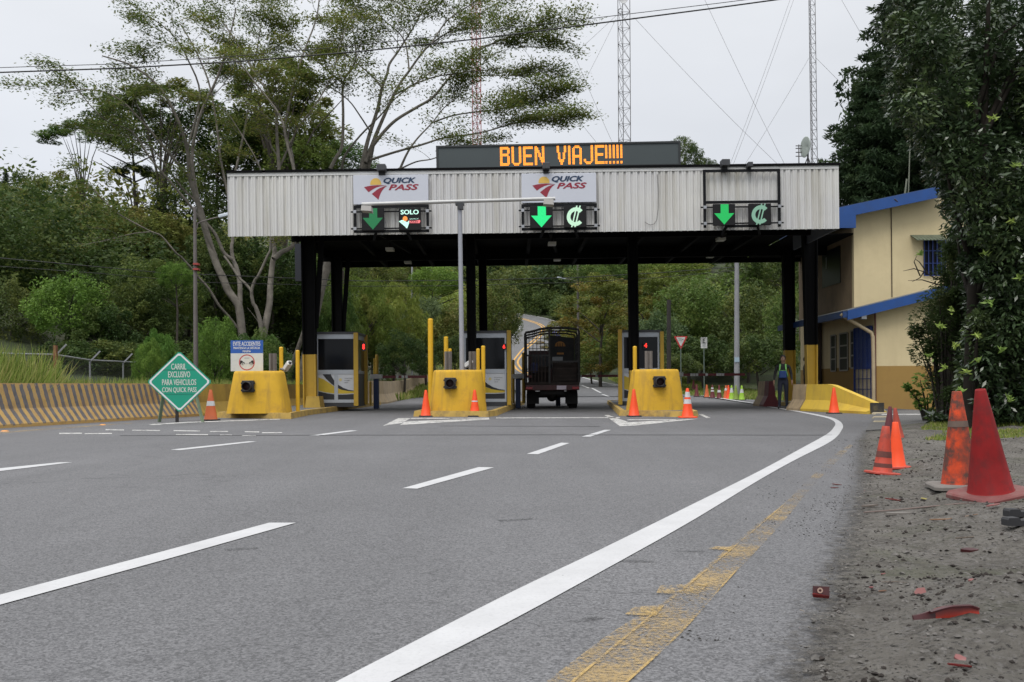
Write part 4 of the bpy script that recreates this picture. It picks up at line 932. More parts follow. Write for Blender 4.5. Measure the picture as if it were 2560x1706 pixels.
def arrow(t, w_, h_, m):
    P = [(-.14, .47), (.20, .47), (.20, .02), (.43, .02), (-.0 + .0, -.46), (-.46, .02), (-.14, .02)]
    P = [(-.16, .48), (.20, .48), (.20, .06), (.45, .06), (.0, -.46), (-.45, .06), (-.16, .06)]
    b = MB(); b.prism([(x * w_, z * h_) for x, z in P], -.006, -.001); b.build('lit_arrow', m, t)
def colon(t, w_, h_, m):
    b = MB(); n = 26; a0, a1 = R(42), R(318); vs = []
    cx, cz, ro, ri = .02, -.01, .43, .25; s = .25
    for i in range(n):
        a = lerp(a0, a1, i / (n - 1)); sh = lambda x, z: (cx + x + .06 * z, cz + z)
        x, z = sh(ro * .92 * math.cos(a), ro * math.sin(a)); vs.append((x * w_, -.006, z * h_)); x, z = sh(ri * .92 * math.cos(a), ri * math.sin(a)); vs.append((x * w_, -.006, z * h_))
    b.add(vs, [(2 * i, 2 * i + 2, 2 * i + 3, 2 * i + 1) for i in range(n - 1)])
    for x0 in (-.06, .085):
        b.add([((x0 - .03 - .10) * w_, -.008, -.49 * h_), ((x0 + .03 - .10) * w_, -.008, -.49 * h_), ((x0 + .03 + .14) * w_, -.008, .49 * h_), ((x0 - .03 + .14) * w_, -.008, .49 * h_)], [(0, 1, 2, 3)])
    b.build('lit_colon_sign', m, t)
t, w_, h_ = panel(904, 960, 520, 577, 'lane display with dim green arrow half behind a box lamp'); arrow(t, w_, h_, led('green_led_dim', (.008, .22, .07), .8))
t, w_, h_ = panel(997, 1052, 520, 576, 'lane display lit with SOLO over a small QUICK PASS logo')
WLED = led('white_led', (.62, 1., .86), 1.25)
text('lit_lettering', 'SOLO', w_ * .80, h_ * .20, (0, -.006, h_ * .31), WLED, t, bold=.05)
def mini(P, m, nm): b = MB(); b.prism([(x * w_, z * h_) for x, z in P], -.008, -.004); b.build(nm, m, t)
mini([(-.50, -.10), (-.38, -.05), (-.30, -.03), (-.33, -.09), (-.18, -.40), (-.12, -.42), (-.04, -.2), (-.03, -.06), (-.10, -.12), (-.16, -.22), (-.22, -.34)], WLED, 'logo_outline')
b = MB(); b.lathe([(.11 * w_, 0), (.001, 0)], 18, 0, (-.21 * w_, -.010, .02 * h_), mat=Matrix.Rotation(R(90), 4, 'X')); b.build('logo_sun', led('orange_led', (1, .34, .06), 1.1), t)
mini([(-.38, -.13), (-.22, -.06), (-.06, -.02), (-.2, -.12), (-.3, -.2)], led('red_led_logo', (.8, .06, .05), 1.), 'logo_road')
mini([(-.02, -.18), (-.02, -.08), (.2, -.09), (.46, -.05), (.48, -.10), (.44, -.19)], led('pink_led', (1., .22, .24), 1.1), 'logo_band')
text('logo_lettering', 'PASS', w_ * .36, h_ * .07, (.2 * w_, -.011, -.135 * h_), BLK, t, bold=.04, shear=.3)
text('logo_lettering', 'QUICK', w_ * .42, h_ * .06, (.2 * w_, -.008, .0), WLED, t, bold=.0, shear=.3)
t, w_, h_ = panel(1325, 1382, 515, 571, 'lane display with the brightest green arrow, mid fascia'); arrow(t, w_, h_, led('green_led_bright', (.015, .95, .28), 1.0))
t, w_, h_ = panel(1410, 1466, 514, 569, 'lane display with bright white colon currency sign, mid fascia'); colon(t, w_, h_, led('mint_led_bright', (.62, .95, .70), 1.0))
t, w_, h_ = panel(1783, 1838, 510, 564, 'lane display with green arrow in the tall empty frame'); arrow(t, w_, h_, led('green_led_mid', (.01, .62, .13), .85))
t, w_, h_ = panel(1872, 1928, 509, 563, 'lane display with faded green colon currency sign on the right'); colon(t, w_, h_, led('mint_led_faded', (.27, .52, .38), .8))
# ------------------------------------------------------------------ BUEN VIAJE message board
Y = YF + .35; a, c = PX(1093, 424, Y), PX(1699, 355.5, Y); P0 = PX(1396, 390, Y); k = Y / F
t = thing('message_board', 'long dark message board lit with BUEN VIAJE in amber dots on the canopy roof', 'message board', (P0.x, Y, P0.z), (0, R(-.85), 0))
bw, bh = 303 * k, 28.5 * k
b = MB(); b.bx(-bw, bw, 0, .35, -bh, bh); b.build('board_case', pm('board_slate', (.042, .055, .058), .55, var=.06, scale=1), t)
b = MB()
for z in (-bh, bh): b.bx(-bw - .03, bw + .03, -.03, .37, z - .028, z + .028)
for x in (-bw, bw): b.bx(x - .03, x + .03, -.028, .365, -bh + .028, bh - .028)
b.build('board_rim', pm('board_rim_black', (.014, .017, .018), .5), t)
G_ = {'B': ('#######.', '########', '##....##', '##....##', '##....##', '#######.', '#######.', '##....##', '##....##', '##....##', '##....##', '##....##', '########', '#######.'),
      'U': ('##....##',) * 11 + ('##....##', '.######.', '..####..'), 'E': ('########', '########') + ('##......',) * 4 + ('#######.', '#######.') + ('##......',) * 4 + ('########', '########'),
      'N': ('##....##', '###...##', '###...##', '####..##', '####..##', '##.##.##', '##.##.##', '##.##.##', '##..####', '##..####', '##...###', '##...###', '##....##', '##....##'),
      'V': ('##....##',) * 5 + ('.##..##.',) * 4 + ('.##..##.', '..####..', '..####..', '...##...', '...##...'), 'I': ('##',) * 14,
      'A': ('..####..', '.######.', '##....##', '##....##', '##....##', '##....##', '##....##', '########', '########') + ('##....##',) * 5,
      'J': ('......##',) * 10 + ('##....##', '##....##', '.######.', '..####..'), '!': ('##',) * 10 + ('..', '..', '##', '##')}
amb = pm('amber_led', (1., .30, .025), .4, var=.03, emit=1.25); dz = 47.5 * k / 14
def word(s, X0, X1):
    wd = sum(len(G_[ch][0]) for ch in s) + 1.55 * (len(s) - 1); st = (X1 - X0) / wd; x = X0; r = .42
    for ch in s:
        b = MB()
        for i, row in enumerate(G_[ch]):
            for j, v in enumerate(row):
                if v == '#':
                    px, pz = x + (j + .5) * st, 23.5 * k - (i + .5) * dz + 1.5 * k
                    b.add([(px - st * r, -.006, pz - dz * r), (px + st * r, -.006, pz - dz * r), (px + st * r, -.006, pz + dz * r), (px - st * r, -.006, pz + dz * r)], [(0, 1, 2, 3)])
        x += (len(G_[ch][0]) + 1.55) * st; b.build('lit_letter', amb, t)
sx = lambda px: PX(px, 390, Y).x - P0.x
word('BUEN', sx(1250), sx(1361)); word('VIAJE', sx(1392), sx(1511)); word('!!!!!', sx(1513), sx(1556))
for px in (1115, 1255, 1320, 1425, 1470, 1580, 1660):
    q = PX(px, 418, Y); x = q.x - P0.x; b = MB(); b.bx(x - .035, x + .035, .1, .16, -bh - .24, -bh - .03); b.build('board_leg', CST, t)
# thin cable on the fascia
b = MB(); pts = [PX(*q, YF - .03) for q in ((1643, 436), (1645, 470), (1645, 520), (1642, 550), (1636, 560), (1626, 563), (1617, 559), (1612, 555))]; b.tube(pts, .008, 5)
tag(b.build('loose_cable', pm('cable_grey', (.08, .075, .07), .7)), 'thin dark cable hanging down the white corrugated fascia', 'cable')

# ================================================================== BUILDING
CRM = pm('cream_wall', (.60, .50, .30), .9, var=.05, scale=.8, dirt=((.48, .39, .23), .35, 1.2), streak=((.46, .37, .22), .35, 2.5), bump=.15, bscale=90)
OCH = pm('ochre_wall', (.31, .19, .055), .9, var=.07, scale=.9, dirt=((.24, .14, .05), .4, 1.5), bump=.15, bscale=90)
RBL = pm('roof_blue', (.008, .058, .23), .5, var=.10, scale=1.6, dirt=((.02, .05, .14), .35, 3)); BBAR = pm('blue_bars', (.008, .03, .16), .5)
WFR = pm('window_frame_grey', (.28, .27, .24), .5); IND = pm('dark_interior', (.006, .007, .010), .35, spec=.15)
bx0, by0 = PX(2188, 1000, 31.).x, 31.0
bl = thing('office_building', 'beige and ochre two storey office with blue roof edges, right of the canopy', 'building', (bx0, by0, 0))
def L(px, py, Y): v = PX(px, py, Y); return v.x - bx0, v.z
_, zsplit = L(2300, 915, 31); _, zr0 = L(2188, 775, 31); xr, zr1 = L(2400, 720, 31); sl_ = (zr1 - zr0) / xr
def hzl(x): return zr0 + sl_ * x
b = MB(); b.prism([(0, zsplit), (8.5, zsplit), (8.5, hzl(8.5)), (0, hzl(0))], 0, .2); b.build('lower_front_wall', CRM, bl)
b = MB(); b.bx(0, 8.5, -.004, .2, -.05, zsplit); b.build('ochre_dado', OCH, bl)
# side wall of the ground floor, with windows and a blue barred gate
def side(y0, y1, z0, z1, m, nm, x=0., th=.18): b = MB(); b.bx(x, x + th, y0, y1, z0, z1); return b.build(nm, m, bl)
SY = lambda px: F * bx0 / (px - CX) - by0     # depth along the side wall for a photo column
zg = hzl(0)
side(.2, SY(2140), -.05, zsplit, OCH, 'side_dado'); side(.2, 8, zsplit, zg - .02, CRM, 'side_wall', x=.004); side(SY(2140) , 8, -.05, zsplit, OCH, 'side_dado')
def wloc(px, py): Yw = by0 + SY(px); v = PX(px, py, Yw); return SY(px), v.z
def swin(pa, pb, pt, pb2, nm, kind):
    ya, yb = SY(pb), SY(pa); zt = wloc(pb, pt)[1]; zz = wloc(pb, pb2)[1]
    b = MB(); b.bx(-.03, .0, ya, yb, zz, zt); wn_ = b.build(nm, IND if kind != 'gate' else BBAR if False else IND, bl)
    b = MB()
    if kind == 'gate':
        for i in range(5): y = lerp(ya, yb, i / 4); b.bx(-.075, -.06, y - .012, y + .012, zz, zt)
        for i in range(8): z = lerp(zz, zt, i / 7); b.bx(-.078, -.065, ya, yb, z - .012, z + .012)
        pb = MB(); pb.bx(-.034, -.0305, ya, yb, zz, zz + (zt - zz) * .42); pb.build('gate_lower_opening', pm('pale_inner_wall', (.42, .36, .25), .9), wn_)
        b.bx(-.095, -.036, ya - .05, ya, zz, zt); b.bx(-.095, -.036, yb, yb + .05, zz, zt); b.bx(-.058, -.036, ya, yb, zz + (zt - zz) * .42, zt); b.build('gate_bars', BBAR, wn_)
    else:
        for y in (ya, yb): b.bx(-.05, -.031, y - .03, y + .03, zz, zt)
        for i in range(4): z = lerp(zz, zt, i / 3); b.bx(-.05, -.031, ya, yb, z - .025, z + .025)
        b.build('window_frame', WFR, wn_)
swin(2142, 2183, 815, 1000, 'barred_gate', 'gate'); swin(2130, 2140, 826, 920, 'side_window', 'w'); swin(2102, 2122, 832, 926, 'side_window', 'w'); swin(2080, 2092, 838, 928, 'side_window', 'w')
b = MB(); b.bx(-.42, -.05, 5.6, 5.9, -.05, 3.05); b.build('porch_pier', CRM, bl); b = MB(); b.bx(-.423, -.047, 5.596, 5.902, -.05, .95); b.build('pier_dado', OCH, bl)
b = MB(); b.bx(-.22, -.05, 5.2, 5.5, -.05, 3.1); b.build('porch_pier', pm('dark_timber', (.05, .035, .025), .8), bl)
# lower roof
def roofstrip(x0, x1, z0, sl, y0, y1, th, m, nm, par=bl):
    b = MB(); b.prism([(x0, z0 + sl * x0 - th), (x1, z0 + sl * x1 - th), (x1, z0 + sl * x1), (x0, z0 + sl * x0)], y0, y1); return b.build(nm, m, par)
xe = L(2118, 780, 30.6)[0]; zE = L(2188, 757, 30.6)[1]; s2 = .245
roofstrip(xe, 8.6, zE, s2, -.45, -.38, .30, RBL, 'lower_roof_fascia')
b = MB(); xa, z_a = L(2118, 782, 30.6); xb, zbm = L(2193, 779, 30.6); b.prism([(xa + .02, zbm), (xb, zbm), (xb, zE + s2 * xb - .30), (xa + .02, zE + s2 * xa - .29)], -.448, -.40); b.build('eave_box_end', RBL, bl)
roofstrip(xe, 8.6, zE + .025, s2, -.38, 7.2, .08, pm('roof_sheet_grey', (.16, .17, .17), .6, var=.1, dirt=((.05, .05, .05), .5, 2)), 'lower_roof')
b = MB(); b.bx(xe - .14, xe, -.42, 7.1, zE + s2 * xe - .22, zE + s2 * xe - .02); b.build('gutter', pm('gutter_blue', (.01, .045, .16), .5), bl)
b = MB(); b.bx(xe + .05, 0, -.3, 7.0, zbm + .02, zbm + .06); b.build('eave_soffit', pm('soffit_tan', (.20, .15, .09), .9), bl)
PIP = pm('cream_pipe', (.40, .32, .20), .6)
b = MB(); b.tube([(L(2105, 785, 30.6)[0], -.3, L(2105, 785, 30.6)[1]), (L(2107, 792, 30.8)[0], -.3, L(2107, 792, 30.8)[1]), (L(2160, 822, 30.9)[0], -.12, L(2160, 822, 30.9)[1]), (L(2178, 832, 30.9)[0], -.1, L(2178, 832, 30.9)[1]), (L(2182, 843, 30.9)[0], -.1, L(2182, 843, 30.9)[1]), (-.09, -.1, 1.6), (-.09, -.1, 0)], .06, 10); b.build('downpipe', PIP, bl)
b = MB(); b.tube([(-.005, -.05, zg), (-.005, -.05, 0)], .028, 8); b.build('red_conduit', pm('red_brown_pipe', (.10, .025, .02), .6), bl)
b = MB(); b.bx(L(2150, 790, 31.2)[0], L(2165, 790, 31.2)[0], .1, .25, zbm - .22, zbm - .06, bev=.02); b.build('eave_lamp', pm('lamp_chrome', (.5, .5, .5), .25, .6), bl)
# upper floor
YU = 33.2; ux, uzb = L(2135, 700, YU); zt0 = L(2135, 535, YU)[1]; us = .205
b = MB(); b.prism([(ux, 2.6), (9, 2.6), (9, zt0 + us * (9 - ux)), (ux, zt0)], YU - by0, YU - by0 + .2); b.build('upper_front_wall', CRM, bl)
b = MB(); b.bx(ux + .004, ux + .18, YU - by0 + .2, 8.6, 2.6, zt0 + .3); b.build('upper_side_wall', pm('upper_side_shaded', (.22, .16, .095), .9, var=.1, dirt=((.14, .1, .06), .5, 1.5)), bl)  # wall colour darkened to stand in for the shade of the canopy
def USY(px): return F * (ux + bx0) / (px - CX) - by0
ya, yb = USY(2103), USY(2058); b = MB(); b.bx(ux - .02, ux + .003, ya, yb, PX(2100, 707, by0 + ya).z, PX(2100, 614, by0 + ya).z); wu = b.build('upper_side_window', IND, bl)
b = MB(); y = lerp(ya, yb, .75); b.bx(ux - .03, ux - .021, y - .03, y + .03, PX(2100, 660, by0 + ya).z, PX(2100, 630, by0 + ya).z); b.build('window_gleam_strip', pm('strip_grey', (.25, .27, .3), .3), wu)
xl = L(2092, 525, 32.6)[0]; zq = L(2135, 512, 32.6)[1]; xq = L(2135, 512, 32.6)[0]
roofstrip(xl, 2.95, zq - us * xq, us, 32.6 - by0, 32.68 - by0, .36, RBL, 'upper_roof_fascia')
b = MB(); x1, z1 = L(2140, 570, 32.6); b.prism([(xl + .02, z1), (x1, z1), (x1, zq + us * (x1 - xq) - .36), (xl + .02, zq + us * (xl - xq) - .35)], 32.602 - by0, 32.66 - by0); b.build('upper_eave_end', RBL, bl)
roofstrip(xl, 2.95, zq - us * xq + .03, us, 32.68 - by0, 8.6, .1, pm('roof_sheet_blue', (.03, .06, .14), .6), 'upper_roof')
xr2 = 2.95; b = MB(); zz = zq + us * (xr2 - xq); b.prism([(xr2, zz - .36), (xr2 + 2.6, zz - .36 - .35), (xr2 + 2.6, zz - .35), (xr2, zz)], 32.6 - by0, 32.68 - by0); b.build('upper_roof_fascia', RBL, bl)
b = MB(); xx = L(2228, 600, YU)[0]; b.tube([(xx - .12, -.62 + YU - by0, zt0 + us * (xx - ux) + .12), (xx - .02, -.6 + YU - by0, zt0 + .3), (xx, -.02 + YU - by0, zt0 + .2), (xx + .01, -.02 + YU - by0, 3.8)], .018, 6); b.build('wall_cable', pm('cable_brown', (.10, .075, .05), .7), bl)
wx0, wz0 = L(2309, 690, YU); wx1, wz1 = L(2362, 597, YU); d = YU - by0
b = MB(); b.bx(wx0, wx1, d - .01, d, wz0, wz1); fw = b.build('front_window', IND, bl)
b = MB()
for i in range(6): x = lerp(wx0, wx1, i / 5); b.bx(x - .015, x + .015, d - .07, d - .045, wz0, wz1)
for i in range(4): z = lerp(wz0, wz1, i / 3); b.bx(wx0, wx1, d - .065, d - .05, z - .012, z + .012)
b.build('window_bars', BBAR, fw)
b = MB(); ax0, az1 = L(2291, 582, YU - .5); ax1, _ = L(2370, 582, YU - .5)
for i in range(9): xa = lerp(ax0, ax1, i / 9); xb = lerp(ax0, ax1, (i + 1) / 9); b.add([(xa, d, az1 + .0), (xb, d, az1), (xb - .03, d - .55, az1 - .24), (xa, d - .55, az1 - .24), (xa, d, az1 - .03), (xb, d, az1 - .03), (xb - .03, d - .55, az1 - .27), (xa, d - .55, az1 - .27)], [(0, 1, 2, 3), (4, 7, 6, 5), (3, 2, 6, 7), (0, 3, 7, 4), (1, 5, 6, 2)])
b.build('window_awning', pm('awning_green_grey', (.10, .12, .08), .6, var=.25, scale=3), bl)
b = MB()
for px, y0, y1 in ((2271, 486, 330), (2262, 488, 448)): b.tube([PX(px, y0, 33) - Vector((bx0, by0, 0)), PX(px + 5, y1, 33) - Vector((bx0, by0, 0))], .03 if y1 > 400 else .02, 6)
b.build('roof_aerial', pm('aerial_green_grey', (.14, .15, .11), .6), bl)
# ================================================================== TRUCK
tx, ty = PX(1381, 1000, 33.2).x, 33.2; kT = ty / F
tr = thing('cargo_truck', 'dark caged cargo truck seen from behind in the middle toll lane', 'truck', (tx, ty, 0), (0, 0, R(-1.5)))
TBLK = pm('truck_black', (.008, .0075, .0075), .6, var=.3, scale=2, dirt=((.05, .035, .025), .4, 3)); RUST = pm('rusty_brown', (.026, .016, .012), .8, var=.3, scale=4, dirt=((.02, .012, .01), .5, 5)); TRED = pm('truck_maroon', (.05, .011, .012), .55, var=.2, scale=3, dirt=((.03, .015, .012), .5, 4))
RUB = pm('tyre_rubber', (.012, .012, .012), .85, var=.2, scale=8); WOOD = pm('old_boards', (.022, .015, .012), .85, var=.35, scale=5)
hw_ = .93; BL = 3.6
b = MB(); b.bx(-.42, .42, .25, 5.2, .50, .66); b.bx(-.8, .8, .6, .75, .45, .6); b.bx(-.1, .1, .9, 3.2, .34, .5); b.lathe([(.001, -.19), (.13, -.17), (.19, -.05), (.19, .05), (.13, .17), (.001, .19)], 14, 0, (0, .95, .42), mat=Matrix.Rotation(R(90), 4, 'X'))
b.tube([(-.62, .95, .44), (.62, .95, .44)], .07, 10); b.build('chassis', TBLK, tr)
b = MB(); b.bx(-hw_, hw_, 0, BL, .72, .84); b.bx(-hw_, hw_, -.015, .06, .84, .92); b.build('cargo_bed', WOOD, tr)
b = MB(); b.bx(-hw_, hw_, -.10, .0, .64, .82, bev=.015); b.build('rear_bumper', TRED, tr)
b = MB(); b.bx(.15, .48, -.118, -.103, .66, .80, bev=.004); pl = b.build('licence_plate', pm('plate_white', (.50, .44, .50), .4, var=.08), tr)
for sx in (-1, 1):
    b = MB(); b.bx(sx * .80 - .12, sx * .80 + .12, -.135, -.101, .67, .76, bev=.01); b.build('tail_light', pm('tail_light_red', (.22, .008, .012), .25), tr)
    b = MB(); b.bx(sx * .68 - .22, sx * .68 + .22, .55, .57, .16, .52); b.build('mud_flap', RUB, tr)
for x, y, wd in ((-.74, .95, .30), (.74, .95, .30), (-.74, 4.5, .2), (.74, 4.5, .2)):
    m4 = Matrix.Rotation(R(90), 4, 'Y'); b = MB(); r = .40; w2 = wd / 2
    b.lathe([(r * .55, -w2), (r * .92, -w2), (r, -w2 * .8), (r, w2 * .8), (r * .92, w2), (r * .55, w2)], 28, 0, (x, y, r), mat=m4)
    for i in range(28):
        a = 2 * math.pi * i / 28; b.bar((x - w2 * .85, y + math.cos(a) * r, r + math.sin(a) * r), (x + w2 * .85, y + math.cos(a + .1) * r, r + math.sin(a + .1) * r), .02, .012)
    wh = b.build('tyre', RUB, tr)
    b = MB(); b.lathe([(r * .55, -w2 * .8), (r * .3, -w2 * .3), (.001, -w2 * .3)], 18, 0, (x, y, r), mat=m4); b.lathe([(r * .55, w2 * .8), (r * .3, w2 * .3), (.001, w2 * .3)], 18, 0, (x, y, r), mat=m4); b.build('rim', GPOST, wh)
# cage
zl, zt_ = 2.62, 2.78
def topz(x): return lerp(2.64, 2.79, sstep((x + .93) / .75)) - .06 * sstep((x - .55) / .4)
xs_ = [-.93, -.90, -.7, -.4, -.15, .2, .55, .80, .90, .93]
def hoop(y, r): 
    b = MB(); b.tube([(-.93, y, .9), (-.93, y, 2.5)] + [(x, y, topz(x) - (.06 if abs(x) > .91 else 0)) for x in xs_] + [(.93, y, 2.5), (.93, y, .9)], r, 8); return b
hoop(.02, .042).build('rear_cage_frame', TBLK, tr); hoop(1.8, .03).build('cage_hoop', TBLK, tr); hoop(BL - .1, .03).build('cage_hoop', TBLK, tr)
b = MB(); b.bx(-.13, -.06, -.02, .04, .9, topz(-.1)); b.bx(-.9, -.13, -.015, .035, 1.82, 1.88); b.bx(-.06, .9, -.015, .035, 1.60, 1.66); b.build('cage_post', TBLK, tr)
b = MB()
for i in range(1, 6): x = lerp(-.93, -.13, i / 6); b.bar((x, .0, 1.88), (x, .0, topz(x)), .022)
for z in (2.08, 2.26, 2.43): b.bar((-.93, -.003, z), (-.13, -.003, z), .022)
b.build('rear_grille', TBLK, tr)
b = MB()
for i in range(1, 7): x = lerp(-.93, -.13, i / 7); b.bar((x, .01, .92), (x, .01, 1.82), .035, .02)
b.bar((-.93, .005, 1.3), (-.13, .005, 1.3), .03)
for z in (1.0, 1.14, 1.40): b.bar((-.06, .01, z), (.93, .01, z), .05, .02)
b.build('tailgate_stakes', RUST, tr)
for sx in (-1, 1):
    b = MB()
    for i in range(9): y = lerp(.15, BL - .1, i / 8); b.bar((sx * .93, y, .84), (sx * .93, y, 2.6), .03)
    for z in (1.2, 1.6, 2.0, 2.35): b.bar((sx * .93, .05, z), (sx * .93, BL - .1, z), .025)
    b.build('side_cage', TBLK, tr)
b = MB()
for x in (-.6, -.3, 0, .3, .6): b.bar((x, .05, topz(x)), (x, BL - .1, topz(x)), .028)
b.build('cage_roof_bars', TBLK, tr)
b = MB(); b.bx(.02, .88, .3, 1.5, .86, 1.62, bev=.02); b.bx(-.8, -.05, 1.6, 2.8, .86, 1.5, bev=.03); b.build('cargo_crates', WOOD, tr)
b = MB(); b.bx(-.75, -.5, .7, .95, 1.25, 1.62, bev=.07); b.build('blue_bundle', pm('blue_cloth', (.06, .07, .16), .9), tr)
b = MB(); b.prism([(-.02, 1.62), (.90, 1.62), (.90, 2.62), (-.02, 2.72)], BL - .05, BL + .02); hb = b.build('headboard', TBLK, tr)
b = MB(); b.bx(.06, .46, BL - .062, BL - .052, 1.66, 1.90); b.build('cab_rear_window', pm('pale_glass', (.22, .23, .23), .15), hb)
OR = pm('orange_emblem_paint', (.42, .17, .015), .5)
b = MB(); c = [(.36 + .20 * math.cos(a), 2.30 + .19 * math.sin(a)) for a in np.linspace(0, math.pi, 16)]; b.prism(c, BL - .07, BL - .055); b.bx(.24, .50, BL - .07, BL - .055, 1.99, 2.06); em = b.build('orange_emblem', OR, hb)
b = MB()
for x in (.27, .36, .45): b.bx(x - .012, x + .012, BL - .075, BL - .0705, 2.30, 2.42)
b.build('emblem_bars', TBLK, em)
b = MB(); b.prism([(3.75, .6), (5.35, .6), (5.4, 1.35), (5.1, 2.1), (3.8, 2.15), (3.75, 1.4)], -.85, .85, 0, lambda X, Y, Z: (Y, X, Z)); cab_ = b.build('cab', TRED, tr)
b = MB(); b.bx(-.70, .70, 3.735, 3.748, 1.45, 2.0); b.build('rear_window', GLS, cab_)
for sx in (-1, 1):
    b = MB(); b.bar((sx * .85, 4.9, 1.5), (sx * 1.15, 4.75, 1.25), .03); b.bx(sx * 1.10 - .09, sx * 1.10 + .09, 4.70, 4.76, 1.02, 1.24, bev=.015); b.build('wing_mirror', TBLK, tr)
# ================================================================== PEOPLE
def person(loc, yaw, label, top, trousers, vest=None, arm=0., pack=False, glove=None):
    t = thing('person', label, 'person', loc, (0, 0, yaw))
    J = {'pel': (0, 0, .95, .125, .10), 'wa': (0, 0, 1.08, .13, .095), 'ch': (0, .01, 1.30, .165, .11), 'nk0': (0, .01, 1.45, .10, .085), 'nk': (0, .0, 1.50, .055, .055), 'hd0': (0, -.015, 1.58, .075, .085), 'hd1': (0, -.012, 1.67, .078, .092), 'hd2': (0, 0, 1.735, .05, .06), 'nose': (0, -.105, 1.615, .013, .013)}
    E = [('pel', 'wa'), ('wa', 'ch'), ('ch', 'nk0'), ('nk0', 'nk'), ('nk', 'hd0'), ('hd0', 'hd1'), ('hd1', 'hd2'), ('hd0', 'nose')]
    for s, S_ in ((-1, 'l'), (1, 'r')):
        st = .05 * s
        J.update({S_ + 'hp': (s * .09, 0, .88, .095, .10), S_ + 'kn': (s * .105, st * .6 - .015, .49, .06, .065), S_ + 'an': (s * .115, st, .09, .04, .045), S_ + 'toe': (s * .14, st - .17, .035, .045, .03),
                  S_ + 'sh': (s * .19, .01, 1.41, .065, .06), S_ + 'el': (s * .26, .03 - arm * s * .1, 1.13, .046, .046), S_ + 'wr': (s * .285, -.06 - (arm if s > 0 else 0), .90 + (arm * .35 if s > 0 else 0), .031, .028), S_ + 'pm': (s * .285, -.09 - (arm * 1.25 if s > 0 else 0), .83 + (arm * .35 if s > 0 else 0), .036, .022)})
        E += [('pel', S_ + 'hp'), (S_ + 'hp', S_ + 'kn'), (S_ + 'kn', S_ + 'an'), (S_ + 'an', S_ + 'toe'), ('ch', S_ + 'sh'), (S_ + 'sh', S_ + 'el'), (S_ + 'el', S_ + 'wr'), (S_ + 'wr', S_ + 'pm')]
        p = Vector(J[S_ + 'pm'][:3])
        for i in range(4):
            q = p + Vector((s * .005, -.027 + .018 * i - .01, -.045)); J[S_ + 'f%d' % i] = (*q, .009, .009); q2 = q + Vector((-s * .012, -.012, -.035 - .006 * (1 if i in (1, 2) else 0))); J[S_ + 'g%d' % i] = (*q2, .007, .007)
            E += [(S_ + 'pm', S_ + 'f%d' % i), (S_ + 'f%d' % i, S_ + 'g%d' % i)]
        q = p + Vector((-s * .01, -.05, .005)); J[S_ + 'th'] = (*q, .010, .010); J[S_ + 'ti'] = (*(q + Vector((-s * .005, -.015, -.035))), .008, .008); E += [(S_ + 'pm', S_ + 'th'), (S_ + 'th', S_ + 'ti')]
    ks = list(J); me = bpy.data.meshes.new('p'); me.from_pydata([J[q][:3] for q in ks], [(ks.index(a), ks.index(c)) for a, c in E], []); o = bpy.data.objects.new('p', me); COL.objects.link(o)
    md = o.modifiers.new('s', 'SKIN'); md.use_smooth_shade = True
    for i, q in enumerate(ks): me.skin_vertices[0].data[i].radius = J[q][3:5]; me.skin_vertices[0].data[i].use_root = (q == 'pel')
    o.modifiers.new('u', 'SUBSURF').levels = 2; o.modifiers['u'].render_levels = 2
    dg = bpy.context.evaluated_depsgraph_get(); dg.update(); m2 = bpy.data.meshes.new_from_object(o.evaluated_get(dg)); bpy.data.objects.remove(o)
    m2.materials.clear()
    for m in (top, trousers, pm('skin', (.20, .11, .07), .6), pm('black_shoe', (.012, .012, .012), .5)): m2.materials.append(m)
    for f in m2.polygons:
        c = f.center; hand = abs(c.x) > .23 and (c - Vector(J['rwr' if c.x > 0 else 'lwr'][:3])).length < .19 and (c - Vector(J['rpm' if c.x > 0 else 'lpm'][:3])).length < .12
        f.material_index = 2 if (c.z > 1.49 or hand) else 3 if c.z < .085 else 1 if c.z < .98 and abs(c.x) < .235 else 0; f.use_smooth = True
    bd = link('body', m2, t)
    b = MB(); b.lathe([(.083, -.06), (.092, 0), (.085, .05), (.05, .09), (.001, .1)], 18, 0, (0, .012, 1.675)); b.build('hair', pm('black_hair', (.012, .010, .009), .6), t)
    for s in (-1, 1): b = MB(); b.lathe([(.001, -.028), (.016, -.015), (.018, .01), (.001, .028)], 10, 0, (s * .082, 0, 1.61)); b.build('ear', MATS['skin'], t)
    for s in (-1, 1): b = MB(); b.lathe([(.001, -.010), (.010, 0), (.001, .010)], 8, 0, (s * .032, -.098, 1.635)); b.build('eye', pm('eye_white', (.5, .5, .5), .3), t)
    b = MB(); b.bx(-.025, .025, -.104, -.09, 1.565, 1.572); b.build('mouth', pm('mouth_red', (.12, .04, .035), .6), t)
    if vest:
        b = MB()
        for yy, sg in ((-.128, -1), (.132, 1)):
            for s in (-1, 1): b.bar((s * .085, yy * .75, 1.46), (s * .10, yy, 1.28), .045, .012); b.bar((s * .10, yy, 1.28), (s * .15, yy * .8, 1.06), .04, .012)
            b.bar((-.10, yy * 1.02, 1.255), (.10, yy * 1.02, 1.255), .04, .012)
        for s in (-1, 1): b.bar((s * .085, -.098, 1.46), (s * .085, .10, 1.46), .045, .012)
        b.build('reflective_straps', vest, t)
    if pack:
        b = MB(); b.bx(-.12, .12, -.19, -.11, 1.0, 1.24, bev=.035); b.build('blue_bib', pm('blue_bib_cloth', (.012, .04, .15), .8), t)
    return t
NVY = pm('navy_trousers', (.008, .011, .024), .85); BJK = pm('black_jacket', (.010, .010, .011), .8)
v = GR(1958, 1022.5); person((v.x, v.y, 0), R(-18), 'person in dark jacket with green straps and blue bib standing by the dark red block', BJK, NVY, pm('green_strap', (.16, .42, .10), .7), 0., True)
